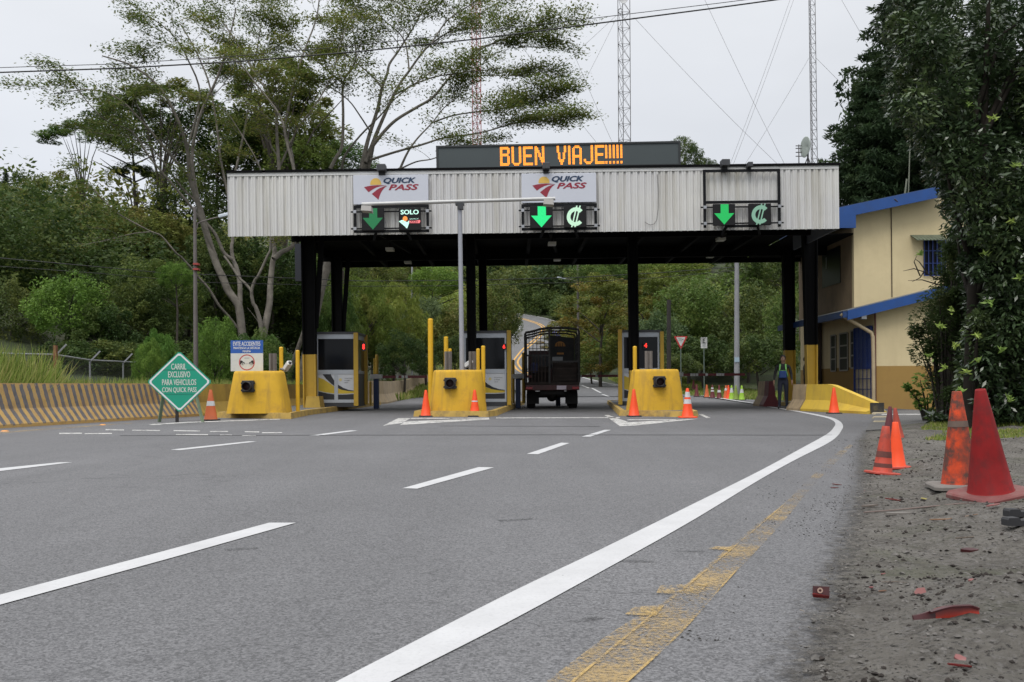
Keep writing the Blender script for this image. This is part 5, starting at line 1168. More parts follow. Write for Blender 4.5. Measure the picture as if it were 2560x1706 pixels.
person((PX(2016, 1000, 33.6).x, 33.6, 0), R(70), 'person in black mostly hidden behind the right canopy column, one hand showing', BJK, BJK, None, .22)
# ================================================================== CONES
ORG = pm('cone_orange', (.84, .072, .009), .5, var=.06, dirt=((.45, .06, .02), .3, 4)); ORD = pm('cone_orange_dull', (.55, .12, .035), .6, var=.12, dirt=((.25, .09, .05), .4, 5))
DRTY = pm('cone_orange_grimy', (.50, .055, .014), .7, var=.35, scale=6, dirt=((.055, .038, .031), .93, 7.5), streak=((.06, .04, .033), .9, 6), dth=(.41, .58), spec=.25); REDC = pm('cone_faded_red', (.215, .011, .012), .65, var=.2, scale=5, dirt=((.095, .018, .018), .75, 8), streak=((.085, .016, .016), .7, 9), spec=.2)
DRED = pm('cone_dark_red', (.12, .018, .022), .6, var=.15); LIME = pm('cone_lime', (.30, .52, .04), .5); RBW = pm('cone_white_band', (.55, .55, .56), .4, var=.08, dirt=((.3, .3, .3), .4, 8)); RBASE = pm('black_rubber_base', (.015, .014, .014), .8, var=.2); GBASE = pm('dusty_base', (.16, .145, .13), .85, var=.15, dirt=((.09, .08, .07), .5, 6)); GRYB = pm('cone_grime_band', (.10, .07, .055), .8, var=.3, scale=10)
def cone(loc, h, body, base, label, bands=(), tilt=(0, 0, 0), group='traffic cones', rb=None, rt=None, bm=None, top=None, sq=1.):
    s = h / .72; t = thing('traffic_cone', label, 'traffic cone', loc, tilt, group, s); rb = rb or .142; rt = rt or .034
    b = MB(); w = .185 * sq; c = .05; P = [(-w + c, -w), (w - c, -w), (w, -w + c), (w, w - c), (w - c, w), (-w + c, w), (-w, w - c), (-w, -w + c)]
    n = 8; b.add([(x, y, 0) for x, y in P] + [(x, y, .022) for x, y in P] + [(x * .95, y * .95, .033) for x, y in P], [tuple(range(n - 1, -1, -1)), tuple(range(2 * n, 3 * n))] + [(i, (i + 1) % n, n + (i + 1) % n, n + i) for i in range(n)] + [(n + i, n + (i + 1) % n, 2 * n + (i + 1) % n, 2 * n + i) for i in range(n)])
    b.build('cone_base', base, t)
    rz = lambda z: lerp(rb, rt, (z - .033) / (.72 - .033))
    b = MB(); b.lathe([(rb + .006, .033), (rb, .042), (rz(.3), .3), (rz(.5), .5), (rt, .712), (rt * .92, .72), (rt * .72, .72), (rt * .72, .64), (.001, .64)], 28); b.build('cone_body', body, t)
    for z0, z1 in bands:
        b = MB(); e = .0022; b.lathe([(rz(z0) + e, z0), (rz(z1) + e, z1)], 28); b.build('reflective_band', bm or RBW, t)
    return t
def gc(px, py, h, *a, **k): v = GR(px, py); return cone((v.x, v.y, k.pop('z', 0)), h, *a, **k)
gc(527, 1052, .745, ORD, RBASE, 'faded orange cone with one white band beside the green diamond sign', ((.345, .455),), rb=.150)
GI = 'orange cones at the island noses'
gc(683, 1042, .70, ORG, RBASE, 'plain orange cone at the right foot of the leftmost bumper block', group=GI)
gc(1065, 1042, .70, ORG, RBASE, 'plain orange cone at the left foot of the middle bumper block', group=GI)
gc(1187, 1042, .70, ORG, RBASE, 'orange cone with torn white patches at the right foot of the middle bumper block', ((.40, .43),), group=GI)
gc(1585, 1042, .70, ORG, RBASE, 'plain orange cone at the left foot of the right bumper block', group=GI)
gc(1719, 1044.5, .72, ORG, ORG, 'orange cone with two white bands at the right foot of the right bumper block', ((.34, .45), (.50, .63)), group=GI, sq=1.15)
gc(2085, 1034.5, .71, ORG, RBASE, 'plain orange cone in front of the yellow ramped barrier')
# patches of torn sheeting on one cone
far = ((1734, 976, 70, .0, DRED, (), 'dark red cone, farthest back of the row on the grass verge'), (1741.6, 986, 57, 0, DRED, (), 'dark red cone on the verge, second from the back of the row'), (1767, 989, 55, 0, ORD, (), 'plain orange cone on the verge, third from the back of the row'), (1781, 991.6, 53.5, 0, DRED, ((.36, .44), (.5, .58)), 'red cone with two white bands on the verge, left of another striped red cone'),
       (1798, 994, 52, 0, DRED, ((.34, .46),), 'red cone with one pale band on the verge, middle of the row'), (1815, 996, 51, 0, ORD, ((.45, .57),), 'orange cone with a pale band on the verge, half hidden by a bright orange cone'), (1821, 996.8, 50.4, 0, ORG, (), 'bright orange cone on the verge next to the lime cones'),
       (1829, 998, 49.5, 0, LIME, ((.36, .6),), 'lime cone with a wide white band next to the bright orange cone'), (1839.6, 999, 49, 0, pm('cone_lime_dull', (.20, .28, .04), .6), (), 'dull lime cone between two brighter lime cones'), (1854.5, 1001, 48.3, 0, LIME, ((.36, .54),), 'lime cone with white band at the near end of the verge row'))
for px, py, Y, z, m, bd, lab in far:
    v = PX(px, py, Y); cone((v.x, Y, max(g(Y), v.z) if Y > 60 else g(Y) + .01), .74, m, RBASE, lab, bd, group='row of cones along the verge past the right gate')
# shoulder cones
def sc(px, py, h, *a, **k):
    dz = k.pop('dz', .0); v = GR(px, py, .06); z = dirt_z(v.x, v.y); v = GR(px, py, z); return cone((v.x, v.y, dirt_z(v.x, v.y) + dz), h, *a, **k)
GS = 'old cones on the dirt shoulder'
sc(2478, 1250, .715, REDC, pm('red_dusty_base', (.15, .045, .042), .8, var=.2, dirt=((.2, .15, .13), .5, 6)), 'large faded red cone leaning left, nearest the camera', tilt=(R(3), R(-9), R(14)), group=GS, rb=.142, dz=.022, sq=1.18)
sc(2400, 1209, .69, DRTY, GBASE, 'grimy orange cone with black smears just behind the leaning red cone', ((.455, .50),), tilt=(0, R(-1.5), R(-12)), group=GS, bm=GRYB, dz=.008, rb=.128, sq=1.15)
sc(2206, 1184, .42, pm('cone_red_orange_worn', (.42, .045, .02), .6, var=.2, dirt=((.10, .03, .02), .8, 6)), pm('orange_red_base', (.38, .05, .03), .7, var=.2, dirt=((.16, .07, .05), .5, 6)), 'small worn red cone with dark bands, front left of the four small cones', ((.10, .16), (.25, .34)), tilt=(0, R(5), R(8)), group=GS, sq=1.15, bm=pm('cone_dark_smear', (.11, .03, .022), .7, var=.3), rt=.055, rb=.14)
sc(2243, 1176, .42, ORG, pm('orange_red_base', (.38, .05, .03), .7), 'small bright orange cone behind the small worn red cone', tilt=(0, R(-2), R(-5)), group=GS, rt=.045, rb=.13)
sc(2220, 1096, .46, pm('cone_maroon', (.10, .02, .026), .7, var=.2), RBASE, 'small maroon cone at the back left of the four small cones', tilt=(0, R(4), 0), group=GS, rb=.12)
sc(2246, 1098, .43, pm('cone_brick_red', (.32, .045, .025), .6, var=.15), RBASE, 'small brick red cone at the back right of the four small cones', tilt=(0, R(-6), 0), group=GS, rb=.13)
# ================================================================== DEBRIS ON THE SHOULDER
def ground(px, py):
    v = GR(px, py, .03)
    for _ in range(3): v = GR(px, py, max(0, dirt_z(v.x, v.y)) if edge_d(v.x, v.y) > -.1 else 0)
    return v
RLENS = pm('broken_red_lens', (.12, .008, .008), .3, var=.3, scale=12, dirt=((.07, .04, .035), .5, 20)); DLENS = pm('dark_red_plastic', (.045, .006, .007), .4, var=.3, scale=15); ORL = pm('orange_red_lens', (.26, .018, .006), .25, var=.2, scale=14); PNK = pm('pale_red_chip', (.19, .06, .055), .55, var=.2, dirt=((.25, .17, .15), .5, 20)); BRUB = pm('black_scrap', (.02, .02, .022), .7)
v = ground(2058, 1494); t = thing('lamp_fragment', 'broken dark red tail lamp piece with a pale round hole at the asphalt edge', 'lamp fragment', v, (0, 0, R(-8)), 'broken lamp pieces on the shoulder')
b = MB(); b.add([(-.036, 0, 0), (.018, -.012, -.002), (.022, .012, .004), (-.034, .022, .012), (-.04, -.004, .012), (.02, -.018, .010)], [(0, 1, 2, 3), (0, 4, 5, 1), (4, 3, 2, 5)]); b.build('lower_lens', RLENS, t)
b = MB(); b.add([(-.034, .02, .004), (.026, .02, -.002), (.028, .03, .034), (-.032, .028, .036), (-.034, .026, .003), (.026, .026, -.003), (.028, .036, .033), (-.032, .034, .035)], [(0, 1, 2, 3), (5, 4, 7, 6), (3, 2, 6, 7), (1, 5, 6, 2), (0, 3, 7, 4)]); b.build('back_plate', DLENS, t)
q = ringm(-.008, .022, .005, .0105, 20, .0165); q.build('screw_hole', pm('pale_ring', (.42, .30, .24), .5), t)
v = ground(2368, 1548); t = thing('lamp_fragment', 'long curved red lens shard, dark at its left end, on the dirt', 'lamp fragment', v, (0, 0, R(6)), 'broken lamp pieces on the shoulder')
def shard(x0, x1, hh, m, nm, n=12):
    b = MB(); vs = []
    for i in range(n):
        u = lerp(x0, x1, i / (n - 1)); f = (u + .105) / .21; h_ = hh(f); yb_ = .012 * math.sin(f * 3.1)
        vs += [(u, yb_, 0), (u, yb_ + .006, h_), (u, yb_ + .012, h_), (u, yb_ + .010, 0)]
    b.add(vs, [(4 * i + j, 4 * i + 4 + j, 4 * i + 4 + (j + 1) % 4, 4 * i + (j + 1) % 4) for i in range(n - 1) for j in range(4)] + [(0, 1, 2, 3), tuple(len(vs) - 4 + j for j in (3, 2, 1, 0))]); return b.build(nm, m, t)
sh_ = lambda f: .012 + .024 * sstep(f / .65) - .008 * sstep((f - .88) / .12)
shard(-.105, -.03, sh_, DLENS, 'dark_end'); shard(-.0295, .105, sh_, ORL, 'red_lens')
b = MB(); n = 14; vs = []
for i in range(n):
    u = lerp(-.05, .105, i / (n - 1)); f = (u + .105) / .21; h_ = sh_(f); vs += [(u, .0, h_ - .004), (u, .014, h_ - .001), (u, .014, h_ + .003), (u, .0, h_ + .002)]
b.add(vs, [(4 * i + j, 4 * i + 4 + j, 4 * i + 4 + (j + 1) % 4, 4 * i + (j + 1) % 4) for i in range(n - 1) for j in range(4)]); b.build('upper_rim', DLENS, t)
def chip(px, py, w_, d_, h_, m, label, rot=0., tilt=0., nm='lamp_chip', grp='small red chips on the shoulder', cat='chip', n=7):
    v = ground(px, py); b = MB(); rnd = random.Random(int(px * 7 + py)); P = []
    for i in range(n):
        a = 2 * math.pi * i / n + rnd.uniform(-.25, .25); P.append((math.cos(a) * w_ / 2 * rnd.uniform(.75, 1.1), math.sin(a) * d_ / 2 * rnd.uniform(.75, 1.1)))
    b.slab(P, 0, h_); o = b.build(nm, m, loc=v + Vector((0, 0, .004)), rot=(R(tilt), R(rnd.uniform(-8, 8)), R(rot))); return tag(o, label, cat, grp)
chip(2302, 1486, .05, .05, .003, PNK, 'round pale red lens chip standing in the dirt above the long red shard', 0, 55)
chip(2400, 1651, .034, .03, .004, PNK, 'pale pink chip near the bottom edge, above a thin red sliver', 10, 25); chip(2398, 1669, .075, .012, .004, RLENS, 'thin dark red sliver near the bottom edge', 4, 0)
chip(2435, 1455, .066, .02, .004, PNK, 'long pink sliver up the slope right of the round chip', 14, 15); chip(2425, 1385, .08, .04, .02, DLENS, 'dark red folded lens piece beneath the leaning red cone', -10, 10)
chip(2178, 1472, .018, .014, .003, RLENS, 'tiny red chip between the holed lamp piece and the round chip', 0, 10); chip(2206, 1481, .03, .012, .003, pm('brown_chip', (.14, .07, .04), .8), 'small brown chip beside the tiny red chip', -4, 0)
chip(2208, 1438, .022, .010, .003, PNK, 'small pale red chip on the dirt above the tiny red chip', 0, 0); chip(2092, 1213, .075, .05, .003, RLENS, 'red chip lying on the asphalt edge, farther of two', 0, 0); chip(2086, 1221, .06, .03, .003, RLENS, 'red chip lying on the asphalt edge, nearer of two', 0, 0)
chip(2236, 1252, .13, .03, .006, RLENS, 'curved red strip on the dirt left of the leaning red cone', -3, 0); chip(2482, 1266, .10, .03, .006, PNK, 'pink sliver at the front edge of the leaning red cone base', 12, 0)
chip(2246, 1288, .17, .05, .012, pm('grey_board_scrap', (.17, .155, .14), .85), 'flat grey board scrap on the dirt', -6, 0, 'board_scrap', 'flat scraps on the shoulder', 'scrap', 6); chip(2172, 1268, .12, .035, .01, pm('brown_board_scrap', (.12, .10, .085), .85), 'narrow brown board scrap left of the grey one', -4, 0, 'board_scrap', 'flat scraps on the shoulder', 'scrap', 6)
chip(2310, 1249, .06, .035, .004, pm('yellow_leaf', (.30, .26, .07), .7), 'small yellow fallen leaf on the dirt', 30, 12, 'fallen_leaf', 'fallen leaves', 'leaf', 8)
for px, py, w_, lab in ((2552, 1291, .16, 'upper black plastic scrap at the right edge of the photo'), (2552, 1313, .17, 'lower black plastic scrap at the right edge of the photo')):
    v = ground(px, py); b = MB(); b.prism([(-w_ / 2, 0), (w_ / 2, 0), (w_ / 2, .03), (-w_ * .1, .026), (-w_ * .14, .040), (-w_ * .46, .040), (-w_ / 2, .03)], -.03, .03); tag(b.build('black_scrap', BRUB, loc=v, rot=(0, 0, R(5))), lab, 'scrap', 'black plastic scraps')
def stick(pts, r, m, label):
    P = []
    for px, py in pts: v = ground(px, py); P.append(v + Vector((0, 0, r * 1.3)))
    o = P[0].copy(); r = r * .6; b = MB(); b.tube([p - o for p in P], [r] * (len(P) - 1) + [r * .4], 6); tag(b.build('twig', m, loc=o), label, 'twig', 'dry twigs on the dirt shoulder')
TW = pm('twig_brown', (.11, .085, .065), .9, var=.3, scale=20); TW2 = pm('twig_orange_brown', (.20, .11, .06), .9, var=.3)
stick(((2160, 1285), (2240, 1279), (2330, 1270), (2400, 1263), (2440, 1262)), .007, pm('stem_pinkish', (.17, .125, .11), .9), 'longest dry stalk lying in front of the leaning red cone'); stick(((2325, 1303), (2370, 1302), (2410, 1296), (2445, 1289)), .006, TW2, 'orange brown twig below the long dry stalk'); stick(((2390, 1350), (2430, 1347), (2455, 1345)), .006, TW, 'short dark twig right of the orange brown twig')
stick(((2204, 1458), (2240, 1457), (2270, 1460)), .003, TW, 'thin twig on the dirt above the tiny red chip'); stick(((2000, 1527), (2012, 1531)), .0022, pm('twig_pale', (.26, .2, .14), .9), 'tiny pale twig at the asphalt edge below the holed lamp piece')
# ================================================================== POLES, LAMPS, SIGNS
WPOLE = pm('weathered_pole', (.13, .115, .11), .8, var=.15, scale=2, streak=((.07, .06, .055), .5, 6)); CPOLE = pm('concrete_pole', (.26, .265, .28), .8, var=.08, streak=((.16, .16, .16), .4, 4))
def pole(px, ptop, Y, r0, r1, m, name, label, px2=None, cat='utility pole'):
    a = PX(px, CY, Y); z0 = T(a.x, Y); tp = PX(px2 or px, ptop, Y); t = thing(name, label, cat, (a.x, Y, z0 - .2))
    b = MB(); b.tube([(0, 0, 0), ((tp.x - a.x) * .5, 0, (tp.z - z0 + .2) * .5), (tp.x - a.x, 0, tp.z - z0 + .2)], [r0, (r0 + r1) / 2, r1], 12); b.build('pole_shaft', m, t); return t, Vector((a.x, Y, z0 - .2))
def arm(t, o, pts, r, m, head, Y, lamp=True):
    P = [PX(*q, Y) - o for q in pts]; b = MB(); b.tube(P, r, 8); b.build('lamp_arm', m, t)
    if lamp:
        d = (P[-1] - P[-2]).normalized(); L_ = head; c = P[-1]; b = MB(); rot = d.to_track_quat('Y', 'Z').to_matrix().to_4x4(); rot.translation = c
        b.bx(-.12, .12, -.05, L_, -.06, .07, 0, rot, .03); b.build('lamp_head', pm('lamp_head_white', (.50, .55, .62), .4), t)
t, o = pole(490, 518, 36, .095, .055, WPOLE, 'utility_pole', 'weathered wooden pole with a street lamp arm, left of the canopy', 487)
arm(t, o, ((492, 572), (495, 558), (506, 554), (530, 547), (551, 542)), .025, WPOLE, .42, 36)
for py in (661, 674): q = PX(491, py, 36) - o; b = MB(); b.bx(q.x - .09, q.x + .1, -.12, .12, q.z - .035, q.z + .035); b.build('red_pole_band', pm('red_band', (.28, .04, .03), .6), t)
t, o = pole(1842, 640, 56, .33 * .5, .13, CPOLE, 'utility_pole', 'thick pale concrete pole on the right verge behind the row of cones', 1842)
b = MB(); q = PX(1841, 900, 56) - o; b.bx(q.x - .15, q.x + .12, -.19, -.16, q.z - .14, q.z + .14); b.build('small_notice', pm('notice_blue_white', (.32, .42, .5), .6), t)
t, o = pole(1447, 660, 112, .16, .12, WPOLE, 'street_lamp', 'thin street lamp pole on the hillside above the truck', 1444, 'street lamp')
arm(t, o, ((1444, 705), (1430, 700), (1412, 697)), .05, WPOLE, .9, 112)
pole(1672, 750, 62, .15, .13, pm('dark_stump', (.03, .026, .024), .9), 'wooden_post', 'short dark wooden post among the bushes above the yield sign', cat='post')
t, o = pole(1030, 655, 95, .1, .09, CPOLE, 'utility_pole', 'thin grey pole in the bushes seen under the left half of the canopy')
def sgn(px, py, Y, label, ph, name, cat):
    z0 = T(PX(px, CY, Y).x, Y); a = PX(px, py, Y); t = thing(name, label, cat, (a.x, Y, z0)); b = MB(); b.tube([(0, .03, 0), (0, .03, a.z - z0 + ph)], .035, 8); b.build('sign_post', pm('sign_post_green_grey', (.09, .12, .10), .6), t); return t, a.z - z0
GRYS = pm('sign_grey_text', (.30, .31, .33), .6)
t, z = sgn(1702, 857, 57, 'red and white CEDA triangle sign on the right verge', .1, 'yield_sign', 'road sign'); k = 57 / F
def tri(s, y, m, nm): b = MB(); P = [(-16.5 * k * s, 8 * k + 6.5 * k * (s - 1) * 1), (-15 * k * s, 16 * k * s), (15 * k * s, 16 * k * s), (16.5 * k * s, 15 * k * s), (1.2 * k, -15 * k * s), (-1.2 * k, -15 * k * s)]; P = [(-16.5 * k * s, 14.5 * k * s), (-15.5 * k * s, 16 * k * s), (15.5 * k * s, 16 * k * s), (16.5 * k * s, 14.5 * k * s), (1.0 * k, -15.5 * k * s), (-1.0 * k, -15.5 * k * s)]; b.prism([(x, zz + z + (2.6 * k if s < 1 else 0)) for x, zz in P], y, y + .01); b.build(nm, m, t)
tri(1, 0, RED, 'red_triangle'); tri(.68, -.006, WS, 'white_centre'); text('lettering', 'CEDA', 15 * k, 5.5 * k, (0, -.008, z + 8 * k), BLK, t); text('lettering', 'EL PASO', 9 * k, 2 * k, (0, -.008, z + 2.5 * k), GRYS, t)
t, z = sgn(1760, 858, 57, 'small white sign with a boxed E right of the triangle sign', 0, 'parking_sign', 'road sign')
b = MB(); b.bx(-8 * k, 8 * k, 0, .012, z - 13 * k, z + 14 * k, bev=.004); b.build('sign_plate', WS, t); text('lettering', 'E', 6 * k, 10 * k, (0, -.004, z + 5.5 * k), BLK, t, bold=.04)
b = MB()
for x0, x1, z0, z1 in ((-6, 6, 12, 13), (-6, 6, -1, 0), (-6, -5, 0, 12), (5, 6, 0, 12)): b.bx(x0 * k, x1 * k, -.004, -.001, z + z0 * k, z + z1 * k)
b.build('box_outline', BLK, t)
b = MB()
for dz in (-4, -6.5, -9): b.bx(-5 * k, 5 * k, -.004, -.001, z + dz * k, z + (dz + 1) * k)
b.build('small_print', GRYS, t)
# lattice masts
def lattice(px, pbot, ptop, Y, wpx, bay, m, label, px2=None, rr=.02, tri_=True):
    a, c = PX(px, pbot, Y), PX(px2 or px, ptop, Y); w_ = wpx / F * Y; t = thing('radio_mast', label, 'radio mast', a, group='lattice radio masts'); n = int((c.z - a.z) / bay); leg = [(-w_ / 2, 0), (w_ / 2, 0), (0, w_ * .87)]; dxx = (c.x - a.x); hh_ = c.z - a.z
    P = lambda i, z: Vector((leg[i][0] + dxx * z / hh_, leg[i][1], z))
    for i in range(3): b = MB(); b.bar(P(i, 0), P(i, hh_), rr * 2); b.build('mast_leg', m, t)
    b = MB()
    for j in range(n):
        z0, z1 = hh_ * j / n, hh_ * (j + 1) / n
        for i in range(3):
            q = (i + 1) % 3; b.bar(P(i, z0), P(q, z0), rr)
            if i == 0 or tri_: b.bar(P(i, z0), P(q, z1), rr * .9)
            if i == 0: b.bar(P(q, z0), P(i, z1), rr * .9)
    b.build('lattice_bracing', m, t); return t, a
GM = pm('mast_grey', (.085, .08, .08), .6, .2, var=.3, scale=.4); RM = pm('mast_red', (.25, .035, .03), .6, var=.15)
t, o = lattice(1562, 430, -90, 62, 30, 1.0, GM, 'grey lattice radio mast with a dish near the top, behind the message board', 1559, .02)
rot = Matrix.Rotation(R(90), 4, 'X')
b = MB(); q = PX(1558, 0, 61.7) - o; b.lathe([(.001, .05), (.15, .07), (.27, .14), (.29, .16), (.27, .1), (.001, 0)], 22, 0, q, mat=rot); b.build('dish', pm('dish_grey', (.42, .43, .43), .5), t)
b = MB(); q = PX(1551, 28, 61.8) - o; b.tube([q + Vector((.15 * math.cos(a), 0, .16 * math.sin(a))) for a in np.linspace(0, 6.283, 16)], .018, 6); b.build('cable_loop', pm('cable_black', (.012, .012, .012), .6), t)
lattice(2036, 420, -60, 75, 15.5, .75, GM, 'thin dark lattice radio mast at the right, next to the dish antenna', 2029, .02)
lattice(1193, 440, -90, 85, 21, .9, RM, 'red lattice radio mast behind the spreading tree', 1189, .035)
def wire(pts, r, label, Y=None, m=None, name='overhead_cable', grp='overhead cables', n=10):
    P = [PX(*q) if len(q) == 3 else PX(q[0], q[1], Y) for q in pts]; 
    if len(P) == 2: sag = (P[1] - P[0]).length * .012; P = [P[0].lerp(P[1], i / n) - Vector((0, 0, sag * 4 * (i / n) * (1 - i / n))) for i in range(n + 1)]
    o = P[0].copy(); b = MB(); b.tube([p - o for p in P], r, 6); return tag(b.build(name, m or pm('cable_black', (.012, .012, .012), .6), loc=o), label, 'cable', grp)
wire(((-120, 184), (0, 181.5), (300, 171), (600, 154), (900, 129), (1200, 97), (1500, 58), (1800, 19), (2100, -22)), .022, 'thicker of the two long black cables crossing the sky', 30)
wire(((-120, 172), (0, 169.5), (300, 160), (600, 140), (900, 113), (1200, 79), (1500, 44), (1800, 8), (2100, -30)), .011, 'thinner of the two long cables crossing the sky', 31)
wire(((-60, 640, 46), (250, 668, 46), (487, 690, 46)), .02, 'black cable running left from the wooden pole, upper one', None)
wire(((-60, 662, 46), (250, 684, 46), (487, 706, 46)), .014, 'black cable running left from the wooden pole, lower one')
wire(((487, 686, 44), (900, 703, 48), (1150, 702, 51), (1446, 694, 53), (1640, 683, 55), (1842, 668, 56)), .02, 'upper black cable strung under the canopy line to the concrete pole'); wire(((487, 706, 44), (900, 716, 48), (1150, 715, 51), (1446, 706, 53), (1640, 695, 55), (1842, 676, 56)), .014, 'lower black cable strung under the canopy line to the concrete pole')
GUY = pm('guy_wire_grey', (.30, .30, .31), .6)
for i, (a, c, lab) in enumerate((((1585, 44), (1945, 412), 'guy wire falling right from the dish mast to the roof'), ((1540, 48), (1395, 330), 'guy wire falling left from the dish mast'), ((1762, 0), (1962, 412), 'guy wire crossing the sky between the two masts from the top'), ((1975, 0), (1825, 412), 'left one of two close guy wires left of the thin mast'), ((1984, 0), (1833, 412), 'right one of two close guy wires left of the thin mast'),
        ((2022, 146), (1862, 412), 'upper guy wire falling left from the thin mast'), ((2040, 145), (2380, 470), 'guy wire falling right from the thin mast over the conifer'), ((2104, 0), (2300, 330), 'guy wire at the top right in front of the conifer'), ((1398, 45), (1530, 355), 'guy wire falling from the spreading tree to the message board'), ((1300, 110), (1490, 355), 'pale guy wire right of the spreading tree'), ((1540, 40), (1290, 260), 'flatter guy wire falling left from the dish mast'))):
    wire((a, c), .011, lab, 60, GUY, 'guy_wire', 'mast guy wires')
# dish antenna on the roof
Y = 37.; v = PX(2020, 412, Y); t = thing('dish_antenna', 'grey dish antenna on a short stand at the right end of the roof', 'antenna', v); k = Y / F
b = MB(); b.tube([(0, 0, -.4), (0, 0, .85)], .035, 8); b.tube([(-.25, 0, -.3), (0, 0, .30)], .02, 6); b.tube([(.2, 0, -.3), (0, 0, .30)], .02, 6); b.build('stand', GM, t)
b = MB(); m4 = Matrix.Rotation(R(-78), 4, 'Z') @ Matrix.Rotation(R(90), 4, 'X'); b.lathe([(.001, .0), (.2, .03), (.38, .12), (.40, .13), (.38, .14), (.001, .03)], 26, 0, (.0, -.05, .66), mat=m4); b.build('dish', pm('dish_greenish', (.33, .37, .34), .5, var=.15), t)
b = MB(); b.tube([(-.38, -.1, -.3), (-.38, -.1, .75)], .02, 6)
for z in (.3, .45, .6, .7): b.bar((-.5, -.1, z), (-.26, -.1, z), .03)
b.build('side_aerial', GM, t)
# ================================================================== CHAIN LINK FENCE
def m_mesh():
    m, n, b = newmat('chain_link'); b.inputs['Base Color'].default_value = (.12, .12, .125, 1); b.inputs['Roughness'].default_value = .5
    tcn = nd(n, 'ShaderNodeTexCoord'); sp = nd(n, 'ShaderNodeSeparateXYZ'); n.links.new(tcn.outputs['Object'], sp.inputs[0]); outs = []
    for sg in (1, -1):
        q = nd(n, 'ShaderNodeMath', operation='MULTIPLY'); n.links.new(sp.outputs['Z'], q.inputs[0]); q.inputs[1].default_value = sg
        ad = nd(n, 'ShaderNodeMath', operation='ADD'); n.links.new(sp.outputs['Y'], ad.inputs[0]); n.links.new(q.outputs[0], ad.inputs[1])
        sc_ = nd(n, 'ShaderNodeMath', operation='MULTIPLY'); n.links.new(ad.outputs[0], sc_.inputs[0]); sc_.inputs[1].default_value = 13.
        fr = nd(n, 'ShaderNodeMath', operation='FRACT'); n.links.new(sc_.outputs[0], fr.inputs[0]); lt = nd(n, 'ShaderNodeMath', operation='LESS_THAN'); n.links.new(fr.outputs[0], lt.inputs[0]); lt.inputs[1].default_value = .10; outs.append(lt.outputs[0])
    mxm = nd(n, 'ShaderNodeMath', operation='MAXIMUM'); n.links.new(outs[0], mxm.inputs[0]); n.links.new(outs[1], mxm.inputs[1])
    tr_ = nd(n, 'ShaderNodeBsdfTransparent'); ms = nd(n, 'ShaderNodeMixShader'); n.links.new(mxm.outputs[0], ms.inputs[0]); n.links.new(tr_.outputs[0], ms.inputs[1]); n.links.new(b.outputs[0], ms.inputs[2]); n.links.new(ms.outputs[0], n.nodes['Material Output'].inputs[0]); return m
FP_ = [(-40, 884, 23.5), (137, 887.5, 26.5), (225, 901, 30), (308, 905, 33.5), (380, 909, 37)]
P = [PX(*q) for q in FP_]; o = Vector((P[1].x, P[1].y, .5)); GAL = pm('galvanised_rail', (.24, .245, .26), .5, .3, var=.12)
ft = thing('chain_link_fence', 'chain link fence with angled post tops on the bank behind the striped barrier', 'fence', o)
b = MB()
for a, c in zip(P, P[1:]): b.tube([a - o, c - o], .028, 8)
b.build('top_rail', GAL, ft)
CL = m_mesh(); b = MB()
for a, c in zip(P, P[1:]): b.add([a - o, c - o, Vector((c.x, c.y, .3)) - o, Vector((a.x, a.y, .3)) - o], [(0, 1, 2, 3)])
b.build('chain_link_mesh', CL, ft)
for i, p in enumerate(P[1:-1]):
    b = MB(); b.tube([p - o, Vector((p.x, p.y, .2)) - o], .03, 8); b.bar(p - o + Vector((0, 0, -.05)), p - o + Vector((.32, .0, .28)), .045); b.build('fence_post', GAL, ft)
p = PX(139.5, 864, 26.3); b = MB(); b.bx(p.x - .05 - o.x, p.x + .03 - o.x, -.2 - .05, -.2 + .05, -.3, p.z - o.z); b.build('rusty_post', pm('rusty_post_metal', (.16, .065, .03), .8, var=.3, scale=6), ft)
# distant van climbing the hill
v = PX(1390, 822, 150); rz_ = g(150)
t = thing('van', 'small blue roofed van on the hill road, half hidden behind a bush', 'van', (v.x, 150, rz_), (0, 0, R(-12)))
b = MB(); b.prism([(-1.05, .35), (1.05, .35), (1.05, 1.9), (.95, 2.25), (-.95, 2.25), (-1.05, 1.9)], 0, 4.6); vb = b.build('van_body', pm('van_dark_blue', (.02, .025, .07), .35), t)
b = MB(); b.prism([(-.95, 2.25), (.95, 2.25), (.8, 2.6), (-.8, 2.6)], .1, 4.3); b.build('van_roof', pm('van_roof_blue', (.16, .19, .5), .4), t)
b = MB(); b.bx(-.85, .85, -.02, .0, 1.3, 1.95); b.build('rear_window', GLS, vb)
for sx in (-1, 1):
    b = MB(); b.bx(sx * .95 - .1, sx * .95 + .1, -.03, .0, .8, 1.1); b.build('tail_light', MATS['tail_light_red'], vb)
    for y in (.8, 3.7): b = MB(); b.lathe([(.15, -.1), (.33, -.1), (.33, .1), (.15, .1)], 18, 0, (sx * .9, y, .33), mat=Matrix.Rotation(R(90), 4, 'Y')); b.build('wheel', RUB, t)
